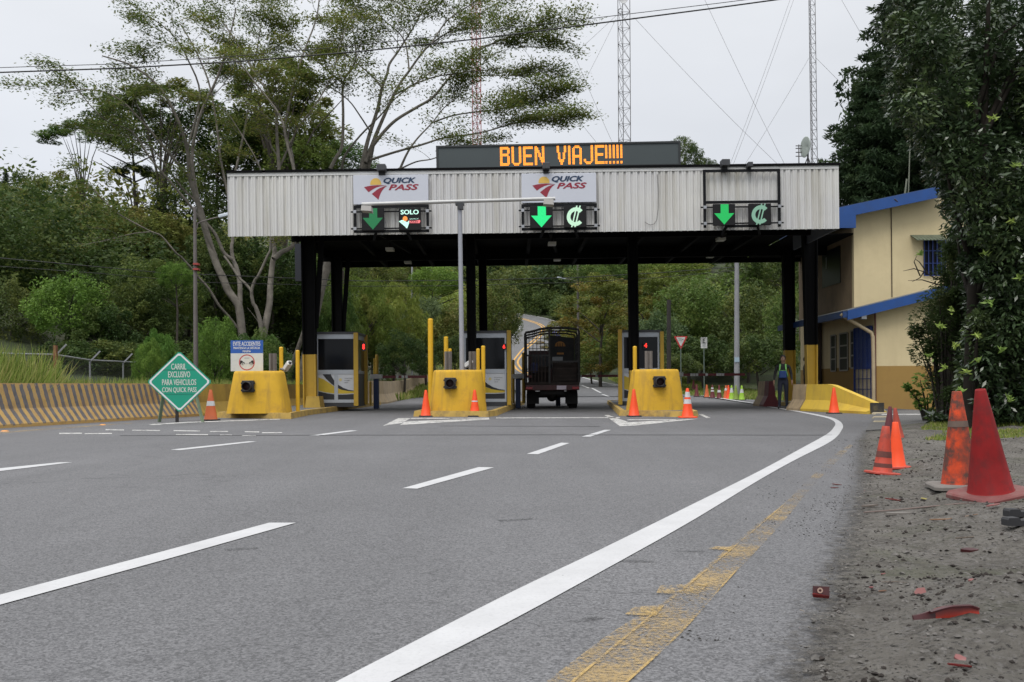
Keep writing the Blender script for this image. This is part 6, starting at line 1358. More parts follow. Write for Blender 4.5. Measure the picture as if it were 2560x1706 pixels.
# ================================================================== VEGETATION
BARK = pm('pale_bark', (.165, .148, .125), .9, var=.3, scale=2.5, dirt=((.07, .06, .048), .7, 3.), bump=.4, bscale=14); BARKR = pm('reddish_bark', (.17, .115, .085), .9, var=.25, scale=2, dirt=((.07, .05, .04), .6, 3), bump=.4, bscale=14); BARKD = pm('dark_bark', (.05, .042, .034), .95, var=.3, scale=3)
LF = {'olive': leafmat('olive_foliage', (.044, .062, .014), (.150, .185, .045), (.150, .135, .040)), 'green': leafmat('mid_green_foliage', (.030, .066, .014), (.118, .185, .044), (.155, .19, .05)),
      'dark': leafmat('dark_foliage', (.016, .034, .010), (.078, .118, .032), (.105, .13, .032)), 'bright': leafmat('bright_green_foliage', (.042, .10, .016), (.145, .25, .048)), 'orange': leafmat('bronze_tipped_foliage', (.046, .066, .012), (.145, .165, .034), (.20, .135, .030)),
      'bamboo': leafmat('feathery_foliage', (.055, .094, .014), (.165, .225, .045), (.20, .20, .05)), 'conifer': leafmat('conifer_foliage', (.011, .024, .012), (.042, .070, .028), rough=.7), 'glossy': leafmat('glossy_dark_leaf', (.011, .023, .010), (.046, .076, .030), (.08, .115, .04), rough=.27, trans=.15, spec=.5),
      'shade': leafmat('dark_shrub_leaf', (.012, .026, .008), (.048, .078, .022), (.07, .09, .03)), 'cool': leafmat('bluish_green_foliage', (.032, .060, .026), (.115, .165, .066)), 'feather': leafmat('feathery_olive_leaf', (.050, .078, .016), (.145, .195, .048), (.155, .150, .042), trans=.42), 'grass': leafmat('grass_blade', (.075, .11, .018), (.21, .275, .055), (.30, .28, .10), trans=.4)}
# ---- limbs drawn after the photo, each given its own depth
def smooth_path(pts, sub=4):
    P = [Vector(p) for p in pts]; out = []
    for i in range(len(P) - 1):
        p0, p1, p2, p3 = P[max(i - 1, 0)], P[i], P[i + 1], P[min(i + 2, len(P) - 1)]
        for k in range(sub):
            t = k / sub; out.append(.5 * ((2 * p1) + (-p0 + p2) * t + (2 * p0 - 5 * p1 + 4 * p2 - p3) * t * t + (-p0 + 3 * p1 - 3 * p2 + p3) * t ** 3))
    return out + [P[-1]]
class Tree:
    def __init__(s): s.w = MB(); s.P = []; s.D = []; s.N = []
    def limb(s, pts, Y0, Y1, r0, r1, leafy=.45, dens=1., nsub=None, spread=1., dn=False):
        r0 *= .84
        n = len(pts); P = smooth_path([PX(x, y, lerp(Y0, Y1, i / (n - 1))) for i, (x, y) in enumerate(pts)])
        k = len(P); rr = [lerp(r0, r1, (i / (k - 1)) ** .8) for i in range(k)]; s.w.tube(P, rr, 7, cap=False)
        if leafy >= 1: return
        L = sum((b - a).length for a, b in zip(P, P[1:])); m = int((nsub or max(3, int(L * .95 * (1 - leafy)))) * 1.5)
        for j in range(m):
            t = lerp(leafy, 1., (j + random.random()) / m); i = min(k - 2, int(t * (k - 1))); p = P[i].lerp(P[i + 1], t * (k - 1) - i); d = (P[i + 1] - P[i]).normalized()
            az = random.uniform(0, 6.283); side = Vector((math.cos(az), math.sin(az), 0)); dd = (d * .75 + side * 1.0 * spread + Vector((0, 0, .28))).normalized(); ln = random.uniform(1.0, 2.6) * (1.25 - .5 * t) * spread
            s.branch(p, dd, ln, max(.012, rr[i] * .4), dens)
    def branch(s, p, d, ln, r, dens):
        q = p.copy(); P = [q]; n = 5
        for i in range(n):
            d = (d + Vector((random.gauss(0, .16), random.gauss(0, .16), random.gauss(-.03, .10)))).normalized(); q = q + d * ln / n; P.append(q)
            if i >= 1:
                for _ in range(3):
                    az = random.uniform(-1, 1) * 1.2; dd = Matrix.Rotation(az, 3, 'Z') @ d; dd.z = dd.z * .35 + random.uniform(-.05, .22); dd.normalize(); l2 = ln * random.uniform(.25, .5); q2 = q + dd * l2
                    s.w.tube([q, q.lerp(q2, .5) + Vector((0, 0, .03)), q2], [r * .4, r * .28, r * .15], 4, cap=False, smooth=False); s.pad(q, q2, dens)
        s.w.tube(P, [lerp(r, r * .3, i / n) for i in range(n + 1)], 5, cap=False); s.pad(P[-2], P[-1], dens)
    def pad(s, a, c, dens):
        n = max(4, int(34 * dens * random.uniform(.5, 1.5))); base = random.random() * .7
        for _ in range(n):
            t = random.uniform(.35, 1.15); p = a.lerp(c, t); s.P.append((p.x + random.gauss(0, .36), p.y + random.gauss(0, .36), p.z + random.gauss(.03, .10))); s.D.append(tuple((c - a).normalized())); s.N.append(base * .6 + random.random() * .4)
    def finish(s, name, label, bark, leaf, m, base, cat='tree', group=None):
        t = thing(name, label, cat, base, group=group); o = Vector(base); s.w.v = [(x - o.x, y - o.y, z - o.z) for x, y, z in s.w.v]; s.w.build('trunk_and_limbs', bark, t)
        P = np.array(s.P) - np.array(o); n = len(P); L = leaf * RNG.uniform(.6, 1.4, n); V, T_ = leaf_arrays(P, L, L * .45, np.array(s.N), .8, None, np.array(s.D)); leaf_object('crown', [V], [T_], m, t); return t
tA = Tree()
tA.limb([(612, 960), (607, 854), (599, 776), (590, 754), (570, 726), (557, 694), (544, 667), (527, 618), (514, 574), (499, 520)], 50, 50, .27, .17, 1)
tA.limb([(499, 520), (476, 448), (468, 373), (440, 290), (395, 215), (330, 165), (255, 140)], 50, 47, .17, .03, .45, 1.1); tA.limb([(499, 520), (480, 400), (500, 290), (545, 190), (575, 90), (590, 20)], 50, 51, .14, .03, .45, 1.0)
tA.limb([(476, 448), (420, 380), (360, 310), (300, 250), (230, 225), (135, 235)], 49.5, 47, .11, .02, .4, 1.1); tA.limb([(468, 373), (500, 240), (470, 150), (430, 85), (370, 40)], 50, 48, .08, .02, .4, .9)
tA.limb([(540, 640), (505, 560), (480, 520), (430, 460), (375, 395), (330, 330), (250, 290), (150, 165)], 50, 46, .11, .02, .5, 1.); tA.limb([(599, 790), (600, 715), (592, 672), (583, 650), (579, 618), (582, 590), (572, 500), (552, 400), (540, 300), (520, 200), (480, 110), (450, 60)], 50, 53, .17, .03, .55, 1.1)
tA.limb([(583, 650), (560, 632), (538, 585), (512, 552), (490, 505), (455, 470), (425, 430), (380, 370), (320, 345), (220, 330)], 50.5, 49, .13, .02, .55, 1.); tA.limb([(592, 818), (570, 790), (548, 765), (522, 722), (492, 689), (481, 674), (455, 645), (440, 633), (405, 592), (379, 580), (344, 562), (287, 528), (230, 470), (190, 425)], 50, 45, .10, .02, .62, .7)
tA.limb([(379, 580), (330, 585), (270, 600), (220, 610)], 47, 46, .04, .012, .5, .4); tA.limb([(570, 500), (600, 380), (625, 250), (640, 140), (655, 50), (665, -30)], 52, 54, .09, .02, .35, 1.)
tA.finish('spreading_tree', 'pale trunked spreading tree leaning left beside the wooden pole', BARK, .145, LF['feather'], PX(612, 960, 50))
tB = Tree()
tB.limb([(654, 960), (657, 858), (666, 802), (674, 758), (676, 715), (681, 661), (687, 630), (681, 596), (690, 500), (697, 425), (692, 340), (689, 275), (670, 230), (640, 190), (600, 120), (560, 60)], 48, 50, .25, .035, .62, 1.1)
tB.limb([(684, 648), (705, 630), (733, 613), (740, 560), (738, 480), (735, 428), (726, 370), (712, 321), (735, 210), (760, 130), (790, 50), (800, -20)], 48, 51, .17, .03, .5, 1.); tB.limb([(733, 613), (745, 560), (742, 470), (735, 426), (715, 350), (700, 290), (640, 210), (585, 150), (500, 150)], 48, 46, .13, .02, .55, 1.)
tB.limb([(657, 850), (650, 802), (640, 770), (633, 758), (629, 728), (638, 700), (646, 689), (668, 641), (676, 615), (672, 520), (650, 420), (600, 330), (560, 270)], 48, 47, .15, .02, .6, 1.); tB.limb([(629, 728), (612, 708), (598, 695), (575, 660), (560, 640)], 48, 48, .09, .05, 1)
tB.limb([(697, 425), (740, 330), (790, 260), (830, 190), (850, 110), (880, 40)], 49.5, 50, .07, .02, .4, .8); tB.limb([(652, 815), (635, 790), (618, 770)], 48, 47.6, .03, .008, 1)
tB.finish('spreading_tree', 'pale forked spreading tree behind the left end of the canopy', BARK, .145, LF['feather'], PX(654, 960, 48))
tC = Tree()
for pts, y1, r0, d, ns in (([(826, 423), (840, 395), (855, 365), (858, 290), (858, 210), (880, 170), (890, 145), (885, 90), (874, 42), (860, -10)], 54, .14, .6, 9), ([(858, 210), (800, 160), (750, 120), (700, 60)], 52, .05, .8, 8), ([(855, 423), (862, 390), (900, 340), (950, 290), (990, 245), (1050, 200), (1100, 165)], 50, .09, .5, 7),
        ([(903, 423), (915, 370), (926, 330), (945, 270), (955, 220), (968, 185), (974, 160), (995, 130), (1010, 106), (1030, 75), (1049, 42), (1075, 0), (1090, -30)], 54, .16, .65, 9), ([(913, 407), (930, 365), (945, 326), (965, 280), (984, 239), (1003, 205), (1023, 178), (1050, 140), (1078, 110), (1130, 75), (1178, 48), (1240, 10), (1290, -20)], 56, .16, .7, 12),
        ([(932, 365), (960, 330), (991, 300), (1040, 270), (1081, 245), (1115, 205), (1149, 165), (1180, 143), (1204, 123), (1240, 105), (1265, 97), (1340, 80), (1427, 61)], 52, .13, .75, 15), ([(955, 220), (930, 190), (900, 165), (870, 140), (830, 130), (770, 140)], 53, .07, .6, 8), ([(984, 239), (1050, 205), (1100, 190), (1170, 180), (1250, 172)], 50, .06, .55, 8), ([(1149, 165), (1200, 120), (1250, 110), (1320, 118), (1385, 118)], 52, .04, .6, 7),
        ([(1000, 423), (1020, 380), (1045, 345), (1081, 307), (1110, 270), (1152, 239)], 53, .09, .75, 6), ([(1081, 307), (1130, 290), (1184, 281), (1240, 275), (1281, 265), (1340, 252), (1394, 236)], 51, .06, .65, 14), ([(926, 400), (990, 380), (1055, 362), (1110, 345), (1178, 336), (1230, 325), (1281, 310), (1340, 305), (1410, 300)], 49, .09, .7, 17), ([(1000, 423), (1040, 405), (1080, 398), (1130, 380), (1200, 365)], 50, .06, .6, 8),
        ([(926, 330), (900, 290), (870, 250), (820, 215), (760, 190)], 50, .06, .6, 8), ([(1023, 178), (1010, 100), (960, 50), (920, 10)], 55, .06, .6, 8), ([(1078, 110), (1120, 50), (1180, 10), (1230, -30)], 57, .06, .55, 8), ([(1049, 42), (1000, 10), (940, -10)], 54, .04, .6, 6), ([(1100, 200), (1200, 190), (1290, 190), (1340, 188)], 52, .04, .6, 7)):
    tC.limb(pts, 53, y1, r0, .018, 1 - (1 - d) * 1.35 if d > .5 else .4, .62, max(4, int(ns * 1.1)), 1.0)
for pts in ([(826, 423), (830, 500), (822, 560)], [(855, 423), (850, 490), (830, 560)], [(903, 423), (880, 490), (835, 570)], [(913, 410), (890, 480), (840, 570)], [(932, 365), (910, 450), (840, 575)], [(1000, 423), (930, 510), (840, 580)]):
    tC.limb(pts[::-1], 54, 53, .2, .12, 1)
tC.limb([(745, 1000), (760, 920), (785, 800), (805, 710), (825, 640), (830, 560)], 55, 54, .36, .24, 1)
tC.limb([(700, 1000), (735, 900), (770, 800), (800, 690), (822, 580)], 56, 54, .16, .14, 1)
tC.finish('spreading_tree', 'tall spreading tree whose bare limbs fan out to the right above the canopy', BARK, .15, LF['feather'], PX(745, 1000, 55))

# ---- crowns by kind, unit size (radius about 1)
CR = {}
def fib(n, zmin=-1):
    out = []
    for i in range(n):
        z = lerp(zmin, 1, (i + .5) / n); a = i * 2.39996; r = math.sqrt(max(0, 1 - z * z)); out.append((r * math.cos(a), r * math.sin(a), z))
    return out
def mk(kind, leafk, var, seed):
    global RNG; RNG = np.random.default_rng(seed); C, Rr = [], []
    U = RNG.uniform
    if kind == 'round':
        for x, y, z in fib(60, -.75): k = U(.58, .95); C.append((x * k + U(-.1, .1), y * k + U(-.1, .1), z * k * .9)); Rr.append(U(.16, .30))
        A = clump_crown(C, Rr, 190, .068, .52, .5, .45)
    elif kind == 'shaggy':
        for x, y, z in fib(64, -.9): k = U(.5, 1.05); C.append((x * k, y * k, z * k)); Rr.append(U(.13, .28))
        A = clump_crown(C, Rr, 185, .078, .42, .35, .4, .5)
    elif kind == 'umbrella':
        for i in range(44): a, r = U(0, 6.28), math.sqrt(U(0, 1)); C.append((r * math.cos(a), r * math.sin(a), .75 * (1 - r * r) + U(-.3, .1))); Rr.append(U(.13, .24))
        A = clump_crown(C, Rr, 240, .06, .5, .7, .4, None, .8)
    elif kind == 'bush':
        for x, y, z in fib(46, -.25): k = U(.7, 1.05); C.append((x * k, y * k, max(-.1, z * k * .9))); Rr.append(U(.16, .30))
        A = clump_crown(C, Rr, 190, .085, .5, .5, .45)
    elif kind == 'bamboo':
        for x, y, z in fib(58, -.6): k = U(.6, 1.); C.append((x * k, y * k, z * k)); Rr.append(U(.14, .26))
        A = clump_crown(C, Rr, 240, .10, .20, .15, .35, .9)
    elif kind == 'layered':
        for i in range(11):
            z = lerp(-.9, .95, i / 10); rr = math.sqrt(max(.05, 1 - z * z * .85))
            for j in range(6): a = U(0, 6.28); r = rr * U(.35, 1); C.append((r * math.cos(a), r * math.sin(a), z + U(-.08, .08))); Rr.append(U(.18, .30))
        A = clump_crown(C, Rr, 190, .068, .5, .9, .3, None, .42)
    elif kind == 'conifer':
        Vs = []
        for i in range(26):
            z = lerp(-1, 1, i / 25); rr = lerp(1., .08, (i / 25) ** 1.1) * U(.8, 1.1)
            for j in range(int(6 + 8 * rr)):
                a = U(0, 6.28); L = rr * U(.75, 1.1)
                for s in np.linspace(.25, 1, max(3, int(L * 9))): C.append((L * s * math.cos(a), L * s * math.sin(a), z - .09 * s + .13 * s * s)); Rr.append(.105 * (1.25 - .5 * s))
        A = clump_crown(C, Rr, 44, .058, .30, .6, .2, None, .4)
    o = leaf_object('crown', A[0], A[1], LF[leafk], None, A[2]); me = o.data; bpy.data.objects.remove(o); CR[(kind, leafk, var)] = me; return me
def crown(kind, leafk, var=0):
    return CR.get((kind, leafk, var)) or mk(kind, leafk, var, hash_(kind + leafk) + var)
def hash_(s): return sum(ord(c) * (i + 3) for i, c in enumerate(s))
def plant(name, label, kind, leafk, px, ptop, pbot, wpx, Y, var=None, cat='tree', group=None, trunk=True, bark=None, stems=0, depth=1.):
    """crown spans ptop..pbot and wpx wide in the photo, at its own distance Y; trunk down to the ground"""
    k = Y / F; c = PX(px, (ptop + pbot) / 2, Y); rz = (pbot - ptop) * k / 2; rx = wpx * k / 2; z0 = T(c.x, Y)
    t = thing(name, label, cat, (c.x, Y, min(z0, c.z - rz) - .05), group=group); dz = c.z - t.location.z
    o = link('crown', crown(kind, leafk, var if var is not None else random.randint(0, 1)), t, (0, 0, dz)); o.scale = (rx, min(rx, 1.4 * rz) * depth, rz); o.rotation_euler = (0, 0, random.uniform(0, 6.28))
    if trunk:
        b = MB(); r = max(.05, rx * .036)
        if kind == 'umbrella':
            for i in range(9): a = random.uniform(0, 6.28); q = rx * random.uniform(.15, .85); b.tube([(0, 0, 0), (math.cos(a) * q * .12, math.sin(a) * q * .1, dz - rz * 2.6), (math.cos(a) * q * .5, math.sin(a) * q * .5, dz - rz * 1.0), (math.cos(a) * q, math.sin(a) * q, dz + rz * .15)], [r * .7, r * .5, r * .32, r * .12], 6, cap=False)
        elif stems:
            for i in range(stems): a = random.uniform(0, 6.28); q = rx * random.uniform(.2, .7); b.tube([(0, 0, 0), (math.cos(a) * q * .3, math.sin(a) * q * .3, dz * .5), (math.cos(a) * q, math.sin(a) * q * .6, dz)], [r * .8, r * .6, r * .25], 7, cap=False)
        else: b.tube([(0, 0, 0), (random.uniform(-.1, .1) * rx, 0, dz * .6), (random.uniform(-.1, .1) * rx, 0, dz)], [r * 1.3, r, r * .4], 8, cap=False)
        for i in range(0 if kind in ('umbrella', 'conifer') else 6): a = random.uniform(0, 6.28); z = dz * random.uniform(.6, .95) if dz > rz else dz * .6; b.tube([(0, 0, z), (math.cos(a) * rx * .45, math.sin(a) * rx * .45, z + rz * .3), (math.cos(a) * rx * .8, math.sin(a) * rx * .8, z + rz * .5)], [r * .5, r * .35, r * .12], 6, cap=False)
        b.build('trunk', bark or BARKD, t)
    return t
GL = 'trees on the left hillside'
for a in (
 ('dense_tree', 'dark shaggy tree at the far left edge below the skyline', 'shaggy', 'dark', 20, 440, 640, 260, 92), ('dense_tree', 'olive rounded tree on the skyline at the far left', 'round', 'olive', 120, 425, 600, 230, 88), ('pointed_tree', 'small dark pointed tree on the skyline in the left corner', 'conifer', 'conifer', 14, 424, 500, 56, 110),
 ('umbrella_tree', 'flat topped tree with bare stems under its crown, standing alone against the left sky', 'umbrella', 'green', 205, 296, 400, 200, 72), ('umbrella_tree', 'flat topped dark tree beneath the spreading limbs, left of the wooden pole', 'umbrella', 'dark', 345, 405, 500, 230, 70),
 ('dense_tree', 'tall dark crown seen through the limbs just left of the white fascia', 'round', 'dark', 470, 410, 640, 190, 66), ('dense_tree', 'large dark tree behind the top left corner of the canopy', 'shaggy', 'dark', 640, 300, 560, 300, 74), ('dense_tree', 'green crown behind the canopy roof between the pale trunks', 'round', 'green', 760, 330, 520, 230, 70), ('dense_tree', 'high olive crown amid the upper left limbs', 'umbrella', 'olive', 400, 195, 330, 330, 66),
 ('dense_tree', 'wide olive crown amid the limbs above the left part of the canopy', 'umbrella', 'olive', 700, 150, 320, 420, 68), ('dense_tree', 'small green crown low between limbs right above the QUICK PASS board', 'round', 'green', 860, 350, 470, 190, 72),
 ('dense_tree', 'dark crown behind thin stems, right of the lone flat topped tree', 'round', 'dark', 330, 235, 410, 230, 69), ('dense_tree', 'large dark crown filling the gap behind the leaning pale stem', 'round', 'dark', 545, 250, 450, 280, 71), ('dense_tree', 'green brown crown above the left end of the fascia', 'shaggy', 'olive', 740, 240, 440, 280, 73), ('dense_tree', 'bronze tinted tree on the slope at far left, middle height', 'shaggy', 'orange', 190, 560, 720, 260, 64), ('dense_tree', 'olive tree on the slope left of the wooden pole, middle height', 'round', 'olive', 380, 520, 690, 260, 62), ('dense_tree', 'green tree at the left edge at middle height', 'round', 'green', 10, 590, 780, 220, 58),
 ('dense_tree', 'dark tree between the wooden pole and the pale trunks', 'shaggy', 'dark', 545, 560, 800, 210, 60), ('dense_tree', 'deep green tree behind the two pale trunks', 'round', 'dark', 670, 580, 820, 240, 62)):
    plant(*a, group=GL)
GB = 'bushy growth behind the striped barrier'
for a in (
 ('leafy_tree', 'bright mound shaped tree above the fence on the left', 'round', 'bright', 170, 670, 880, 200, 44), ('leafy_tree', 'shadowy dark tree behind the fence posts', 'shaggy', 'dark', 330, 700, 930, 240, 47), ('leafy_tree', 'dark tree at the left edge above the tall grass', 'round', 'dark', 30, 690, 900, 180, 45),
 ('leafy_tree', 'green arching tree left of the wooden pole above the fence', 'shaggy', 'green', 400, 640, 830, 220, 50), ('leafy_tree', 'leafy dark mass between mound tree and arching tree', 'shaggy', 'dark', 255, 760, 960, 200, 44), ('shrub', 'light green feathery bush behind the top of the green diamond sign', 'bamboo', 'bright', 400, 828, 1010, 120, 36), ('shrub', 'light green feathery bush right of the wooden pole', 'bamboo', 'bright', 545, 790, 1020, 140, 38),
 ('shrub', 'small feathery bush left of the diamond sign tip', 'bamboo', 'bright', 375, 850, 1010, 85, 34), ('shrub', 'feathery green bush behind the EVITE ACCIDENTES board', 'bamboo', 'green', 640, 830, 1010, 170, 42), ('shrub', 'low dark bush behind the fence, under the mound tree', 'bush', 'dark', 190, 850, 985, 190, 41), ('shrub', 'low dark bush behind the middle of the fence', 'bush', 'dark', 310, 850, 985, 190, 42), ('shrub', 'low dark bush between fence end and wooden pole', 'bush', 'dark', 450, 850, 990, 190, 43), ('shrub', 'low dark bush behind the pale trunks', 'bush', 'dark', 600, 850, 990, 220, 46), ('shrub', 'yellow green sprout in front of the dark trees left of the pole', 'bamboo', 'bright', 440, 655, 730, 90, 46)):
    plant(*a, cat='bush' if a[0] == 'shrub' else 'tree', group=GB)
GC_ = 'bushes and trees seen under the canopy left of the truck'
for i, a in enumerate((
 ('bamboo_clump', 'feathery green clump right behind the leftmost canopy columns', 'bamboo', 'bamboo', 905, 690, 960, 170, 66), ('bamboo_clump', 'feathery clump above the leftmost toll booth', 'bamboo', 'green', 830, 720, 970, 150, 62), ('bamboo_clump', 'tall yellow green clump right of the leftmost booth', 'bamboo', 'bamboo', 985, 700, 960, 180, 70), ('leafy_tree', 'round bright crown under the canopy left of the grey mast', 'round', 'bright', 1085, 655, 760, 170, 92),
 ('leafy_tree', 'pale leafy bush left of the grey mast behind the tallest bollard', 'round', 'cool', 1065, 720, 930, 150, 76), ('leafy_tree', 'olive bush between the grey mast and the middle columns', 'bush', 'olive', 1140, 760, 960, 140, 72), ('leafy_tree', 'green tree right of the middle canopy columns by the hill road', 'round', 'olive', 1235, 690, 880, 150, 96), ('leafy_tree', 'dark bush at the inside of the road bend', 'shaggy', 'dark', 1255, 740, 870, 90, 104), ('leafy_tree', 'olive tree high under the canopy edge above the leftmost booth', 'round', 'olive', 930, 640, 760, 220, 90), ('leafy_tree', 'brownish tree high under the canopy edge left of the round bright crown', 'shaggy', 'orange', 1010, 630, 730, 150, 98),
 ('bamboo_clump', 'dark clump low between leftmost booth and tallest bollard', 'bamboo', 'dark', 1010, 830, 970, 150, 58), ('leafy_tree', 'dark low bush left of the middle booth', 'bush', 'dark', 1130, 840, 960, 110, 64), ('leafy_tree', 'green tree behind the leaning trunk', 'shaggy', 'green', 745, 640, 900, 180, 66))):
    plant(*a, group=GC_)
GD = 'trees on the right hillside seen under the canopy'
for a in (
 ('bronze_tree', 'layered bronze topped tree right of the truck', 'layered', 'orange', 1500, 700, 930, 200, 78), ('bronze_tree', 'bronze topped tree behind the right column', 'layered', 'orange', 1610, 690, 880, 170, 86), ('leafy_tree', 'green tree above the yield sign', 'round', 'green', 1720, 680, 900, 190, 80), ('leafy_tree', 'dark tree just right of the thick concrete pole', 'round', 'dark', 1870, 700, 960, 200, 76), ('leafy_tree', 'olive tree high under the canopy left of the concrete pole', 'round', 'bamboo', 1690, 630, 750, 220, 98), ('leafy_tree', 'dark tree high under the canopy right of the concrete pole', 'shaggy', 'dark', 1880, 640, 760, 220, 94),
 ('leafy_tree', 'low dark bush behind the row of cones', 'bush', 'dark', 1760, 840, 975, 160, 72), ('leafy_tree', 'green bush below the bronze tree by the road edge', 'bamboo', 'green', 1480, 840, 965, 110, 84), ('leafy_tree', 'light leafed bush around the short wooden post', 'bush', 'cool', 1650, 780, 960, 140, 74), ('leafy_tree', 'dark tall bush between concrete pole and right columns', 'bush', 'dark', 1900, 830, 990, 170, 66), ('leafy_tree', 'green tree far up the slope right of the street lamp pole', 'round', 'green', 1520, 630, 740, 190, 110), ('leafy_tree', 'tree high up between the two right canopy columns', 'round', 'dark', 1950, 580, 780, 200, 84), ('leafy_tree', 'tree behind the right columns left of the office building', 'round', 'green', 1985, 690, 960, 150, 70),
 ('roadside_bush', 'low bronze bush hiding the van on the hill road', 'layered', 'orange', 1400, 805, 900, 110, 118), ('roadside_bush', 'bronze bush beside the street lamp pole', 'layered', 'orange', 1440, 745, 850, 110, 126), ('leafy_tree', 'shady bush under the triangle sign', 'bush', 'dark', 1690, 880, 970, 120, 68)):
    plant(*a, cat='bush' if 'bush' in a[0] else 'tree', group=GD)
plant('pine_tree', 'distant loose pine rising behind the right end of the message board', 'round', 'dark', 1712, 338, 460, 100, 120)
plant('pine_tree', 'low distant pine crown right of the taller one behind the roof', 'round', 'dark', 1765, 395, 450, 70, 125)
# ---- right hand side: conifers behind the office, glossy broadleaf tree in front
GE = 'dark conifers behind the office building'
plant('conifer', 'tallest dark conifer behind the office building', 'conifer', 'conifer', 2330, -190, 640, 480, 46, group=GE); plant('conifer', 'small dark conifer right above the corner of the office roof', 'conifer', 'conifer', 2165, 220, 600, 300, 49, group=GE); plant('dense_tree', 'dense dark crown filling between the conifers behind the office', 'shaggy', 'conifer', 2290, 60, 640, 360, 60, group=GE); plant('conifer', 'dark conifer behind the right end of the canopy roof', 'conifer', 'conifer', 2255, -60, 560, 500, 50, group=GE); plant('conifer', 'dark conifer behind the glossy tree at the right edge', 'conifer', 'conifer', 2500, -150, 600, 420, 44, group=GE)
tG = Tree(); bs = GR(2430, 1085)
RNG = np.random.default_rng(5)
C, Rr = [], []
def blob(px, py, Y, r): v = PX(px, py, Y); C.append(tuple(v)); Rr.append(r)
rnd = random.Random(3)
GEDGE = [(-80, 2180), (60, 2188), (130, 2222), (230, 2196), (300, 2225), (340, 2282), (450, 2322), (530, 2358), (580, 2385), (700, 2412), (850, 2405), (1000, 2400), (1060, 2420)]
for i in range(430):
    y = rnd.uniform(-70, 1050); r = rnd.uniform(.22, .52); e_ = itp(GEDGE, y) + rnd.gauss(8, 16); rp = r * 145
    x = rnd.uniform(e_ + rp * .8, 2660) if i > 110 else e_ + rp * rnd.uniform(.6, 1.3)
    if i <= 110: r *= .7
    if y < 330 and x < 2330 and rnd.random() < .3: continue
    blob(x, y, rnd.uniform(14.6, 18.4), r)
for _ in range(150): blob(rnd.uniform(2640, 2980), rnd.uniform(-70, 950), rnd.uniform(14.8, 18.6), rnd.uniform(.4, .62))
t = thing('glossy_leaf_tree', 'large dark glossy leaved tree filling the right edge', 'tree', (bs.x, bs.y, 0)); o = np.array(bs)
def glossy(C, Rr, per, leaf, m, nm, tip):
    A = clump_crown([np.array(c) - o for c in C], Rr, per, leaf, .36, .35, .55, .35); return leaf_object(nm, A[0], A[1], m, t, A[2])
glossy(C, Rr, 300, .118, LF['glossy'], 'crown', 0)
b = MB()
b.tube([(0, 0, -.2), (.05, .1, 1.), (.1, .1, 2.6), (.3, .2, 4.5), (.4, .2, 7)], [.15, .12, .09, .06, .03], 10, cap=False)
for i in range(34):
    j = rnd.randrange(len(C)); c = Vector(C[j]) - bs; z = max(.6, c.z - rnd.uniform(.5, 1.6)); b.tube([(.08, .1, z * .8), (c.x * .5, c.y * .5, z + .2), tuple(c)], [.05, .03, .012], 6, cap=False)
b.build('trunk', pm('blackish_bark', (.02, .017, .014), .95, var=.3, scale=3, spec=.1), t)
# fresh pale shoots: whorls of young leaves
YL = leafmat('young_leaf', (.10, .16, .03), (.26, .36, .09), rough=.35)
Vs, Ts = [], []
SHOOTS = [(2325, 895, 15.0), (2415, 935, 14.8), (2440, 905, 14.8), (2465, 640, 14.9), (2360, 925, 14.9), (2500, 880, 14.7), (2400, 980, 14.8), (2445, 610, 15), (2530, 560, 14.6), (2350, 820, 15), (2480, 300, 14.7), (2540, 420, 14.6), (2470, 760, 14.8), (2550, 700, 14.6), (2420, 270, 15), (2380, 780, 15), (2520, 1000, 14.6), (2440, 845, 14.8), (2390, 870, 14.8), (2300, 640, 15.3)]
for px, py, Y in SHOOTS:
    c = np.array(PX(px, py, Y - .25)) - o
    for q in range(9):
        d = RNG.normal(size=3) * .55 + np.array([0, -.3, .75]); d /= np.linalg.norm(d); V, T_ = leaf_arrays((c + d * .06)[None], np.array([.13]), np.array([.042]), np.array([RNG.uniform(.4, 1)]), .3, None, d[None]); Vs.append(V); Ts.append(T_)
    leaf_object('young_shoot', Vs, Ts, YL, t); Vs, Ts = [], []
def near_bush(name, label, blobs, m, leaf, per, base, asp=.5):
    t = thing(name, label, 'bush', base); ob = np.array(base); A = clump_crown([np.array(PX(x, y, Y)) - ob for x, y, Y, r in blobs], [r for *_, r in blobs], per, leaf, asp, .6, .5); leaf_object('foliage', A[0], A[1], m, t, A[2])
    b = MB()
    for x, y, Y, r in blobs: c = PX(x, y, Y) - Vector(base); b.tube([(c.x * .15, c.y * .15, -.05), (c.x * .5, c.y * .5, c.z * .6), tuple(c)], [.03, .02, .008], 5, cap=False)
    b.build('stems', BARKD, t)
v = GR(2320, 1055); near_bush('shrub', 'fresh green shrub against the ochre wall', [(2300, 950, 20, .16), (2268, 968, 20, .09), (2318, 985, 20, .2), (2345, 1000, 20, .18), (2300, 1010, 20, .14), (2330, 1035, 20, .16), (2285, 985, 20, .10), (2350, 960, 20, .16)], LF['bright'], .10, 90, v)
v = GR(2345, 1068); near_bush('strap_leaf_plant', 'low plant with long strap leaves at the foot of the glossy tree', [(2335, 1045, 17.5, .16), (2355, 1055, 17.5, .18), (2375, 1040, 17.5, .2), (2395, 1060, 17.5, .16)], LF['glossy'], .26, 40, v, .16)
v = GR(2360, 1060); DS = []
for _ in range(95):
    y = rnd.uniform(585, 1035); x = rnd.uniform(itp([(580, 2362), (640, 2345), (700, 2328), (770, 2318), (830, 2288), (870, 2300), (930, 2285), (985, 2325), (1040, 2350)], y) + 22, 2450); DS.append((x, y, rnd.uniform(18.2, 20.2), rnd.uniform(.16, .34)))
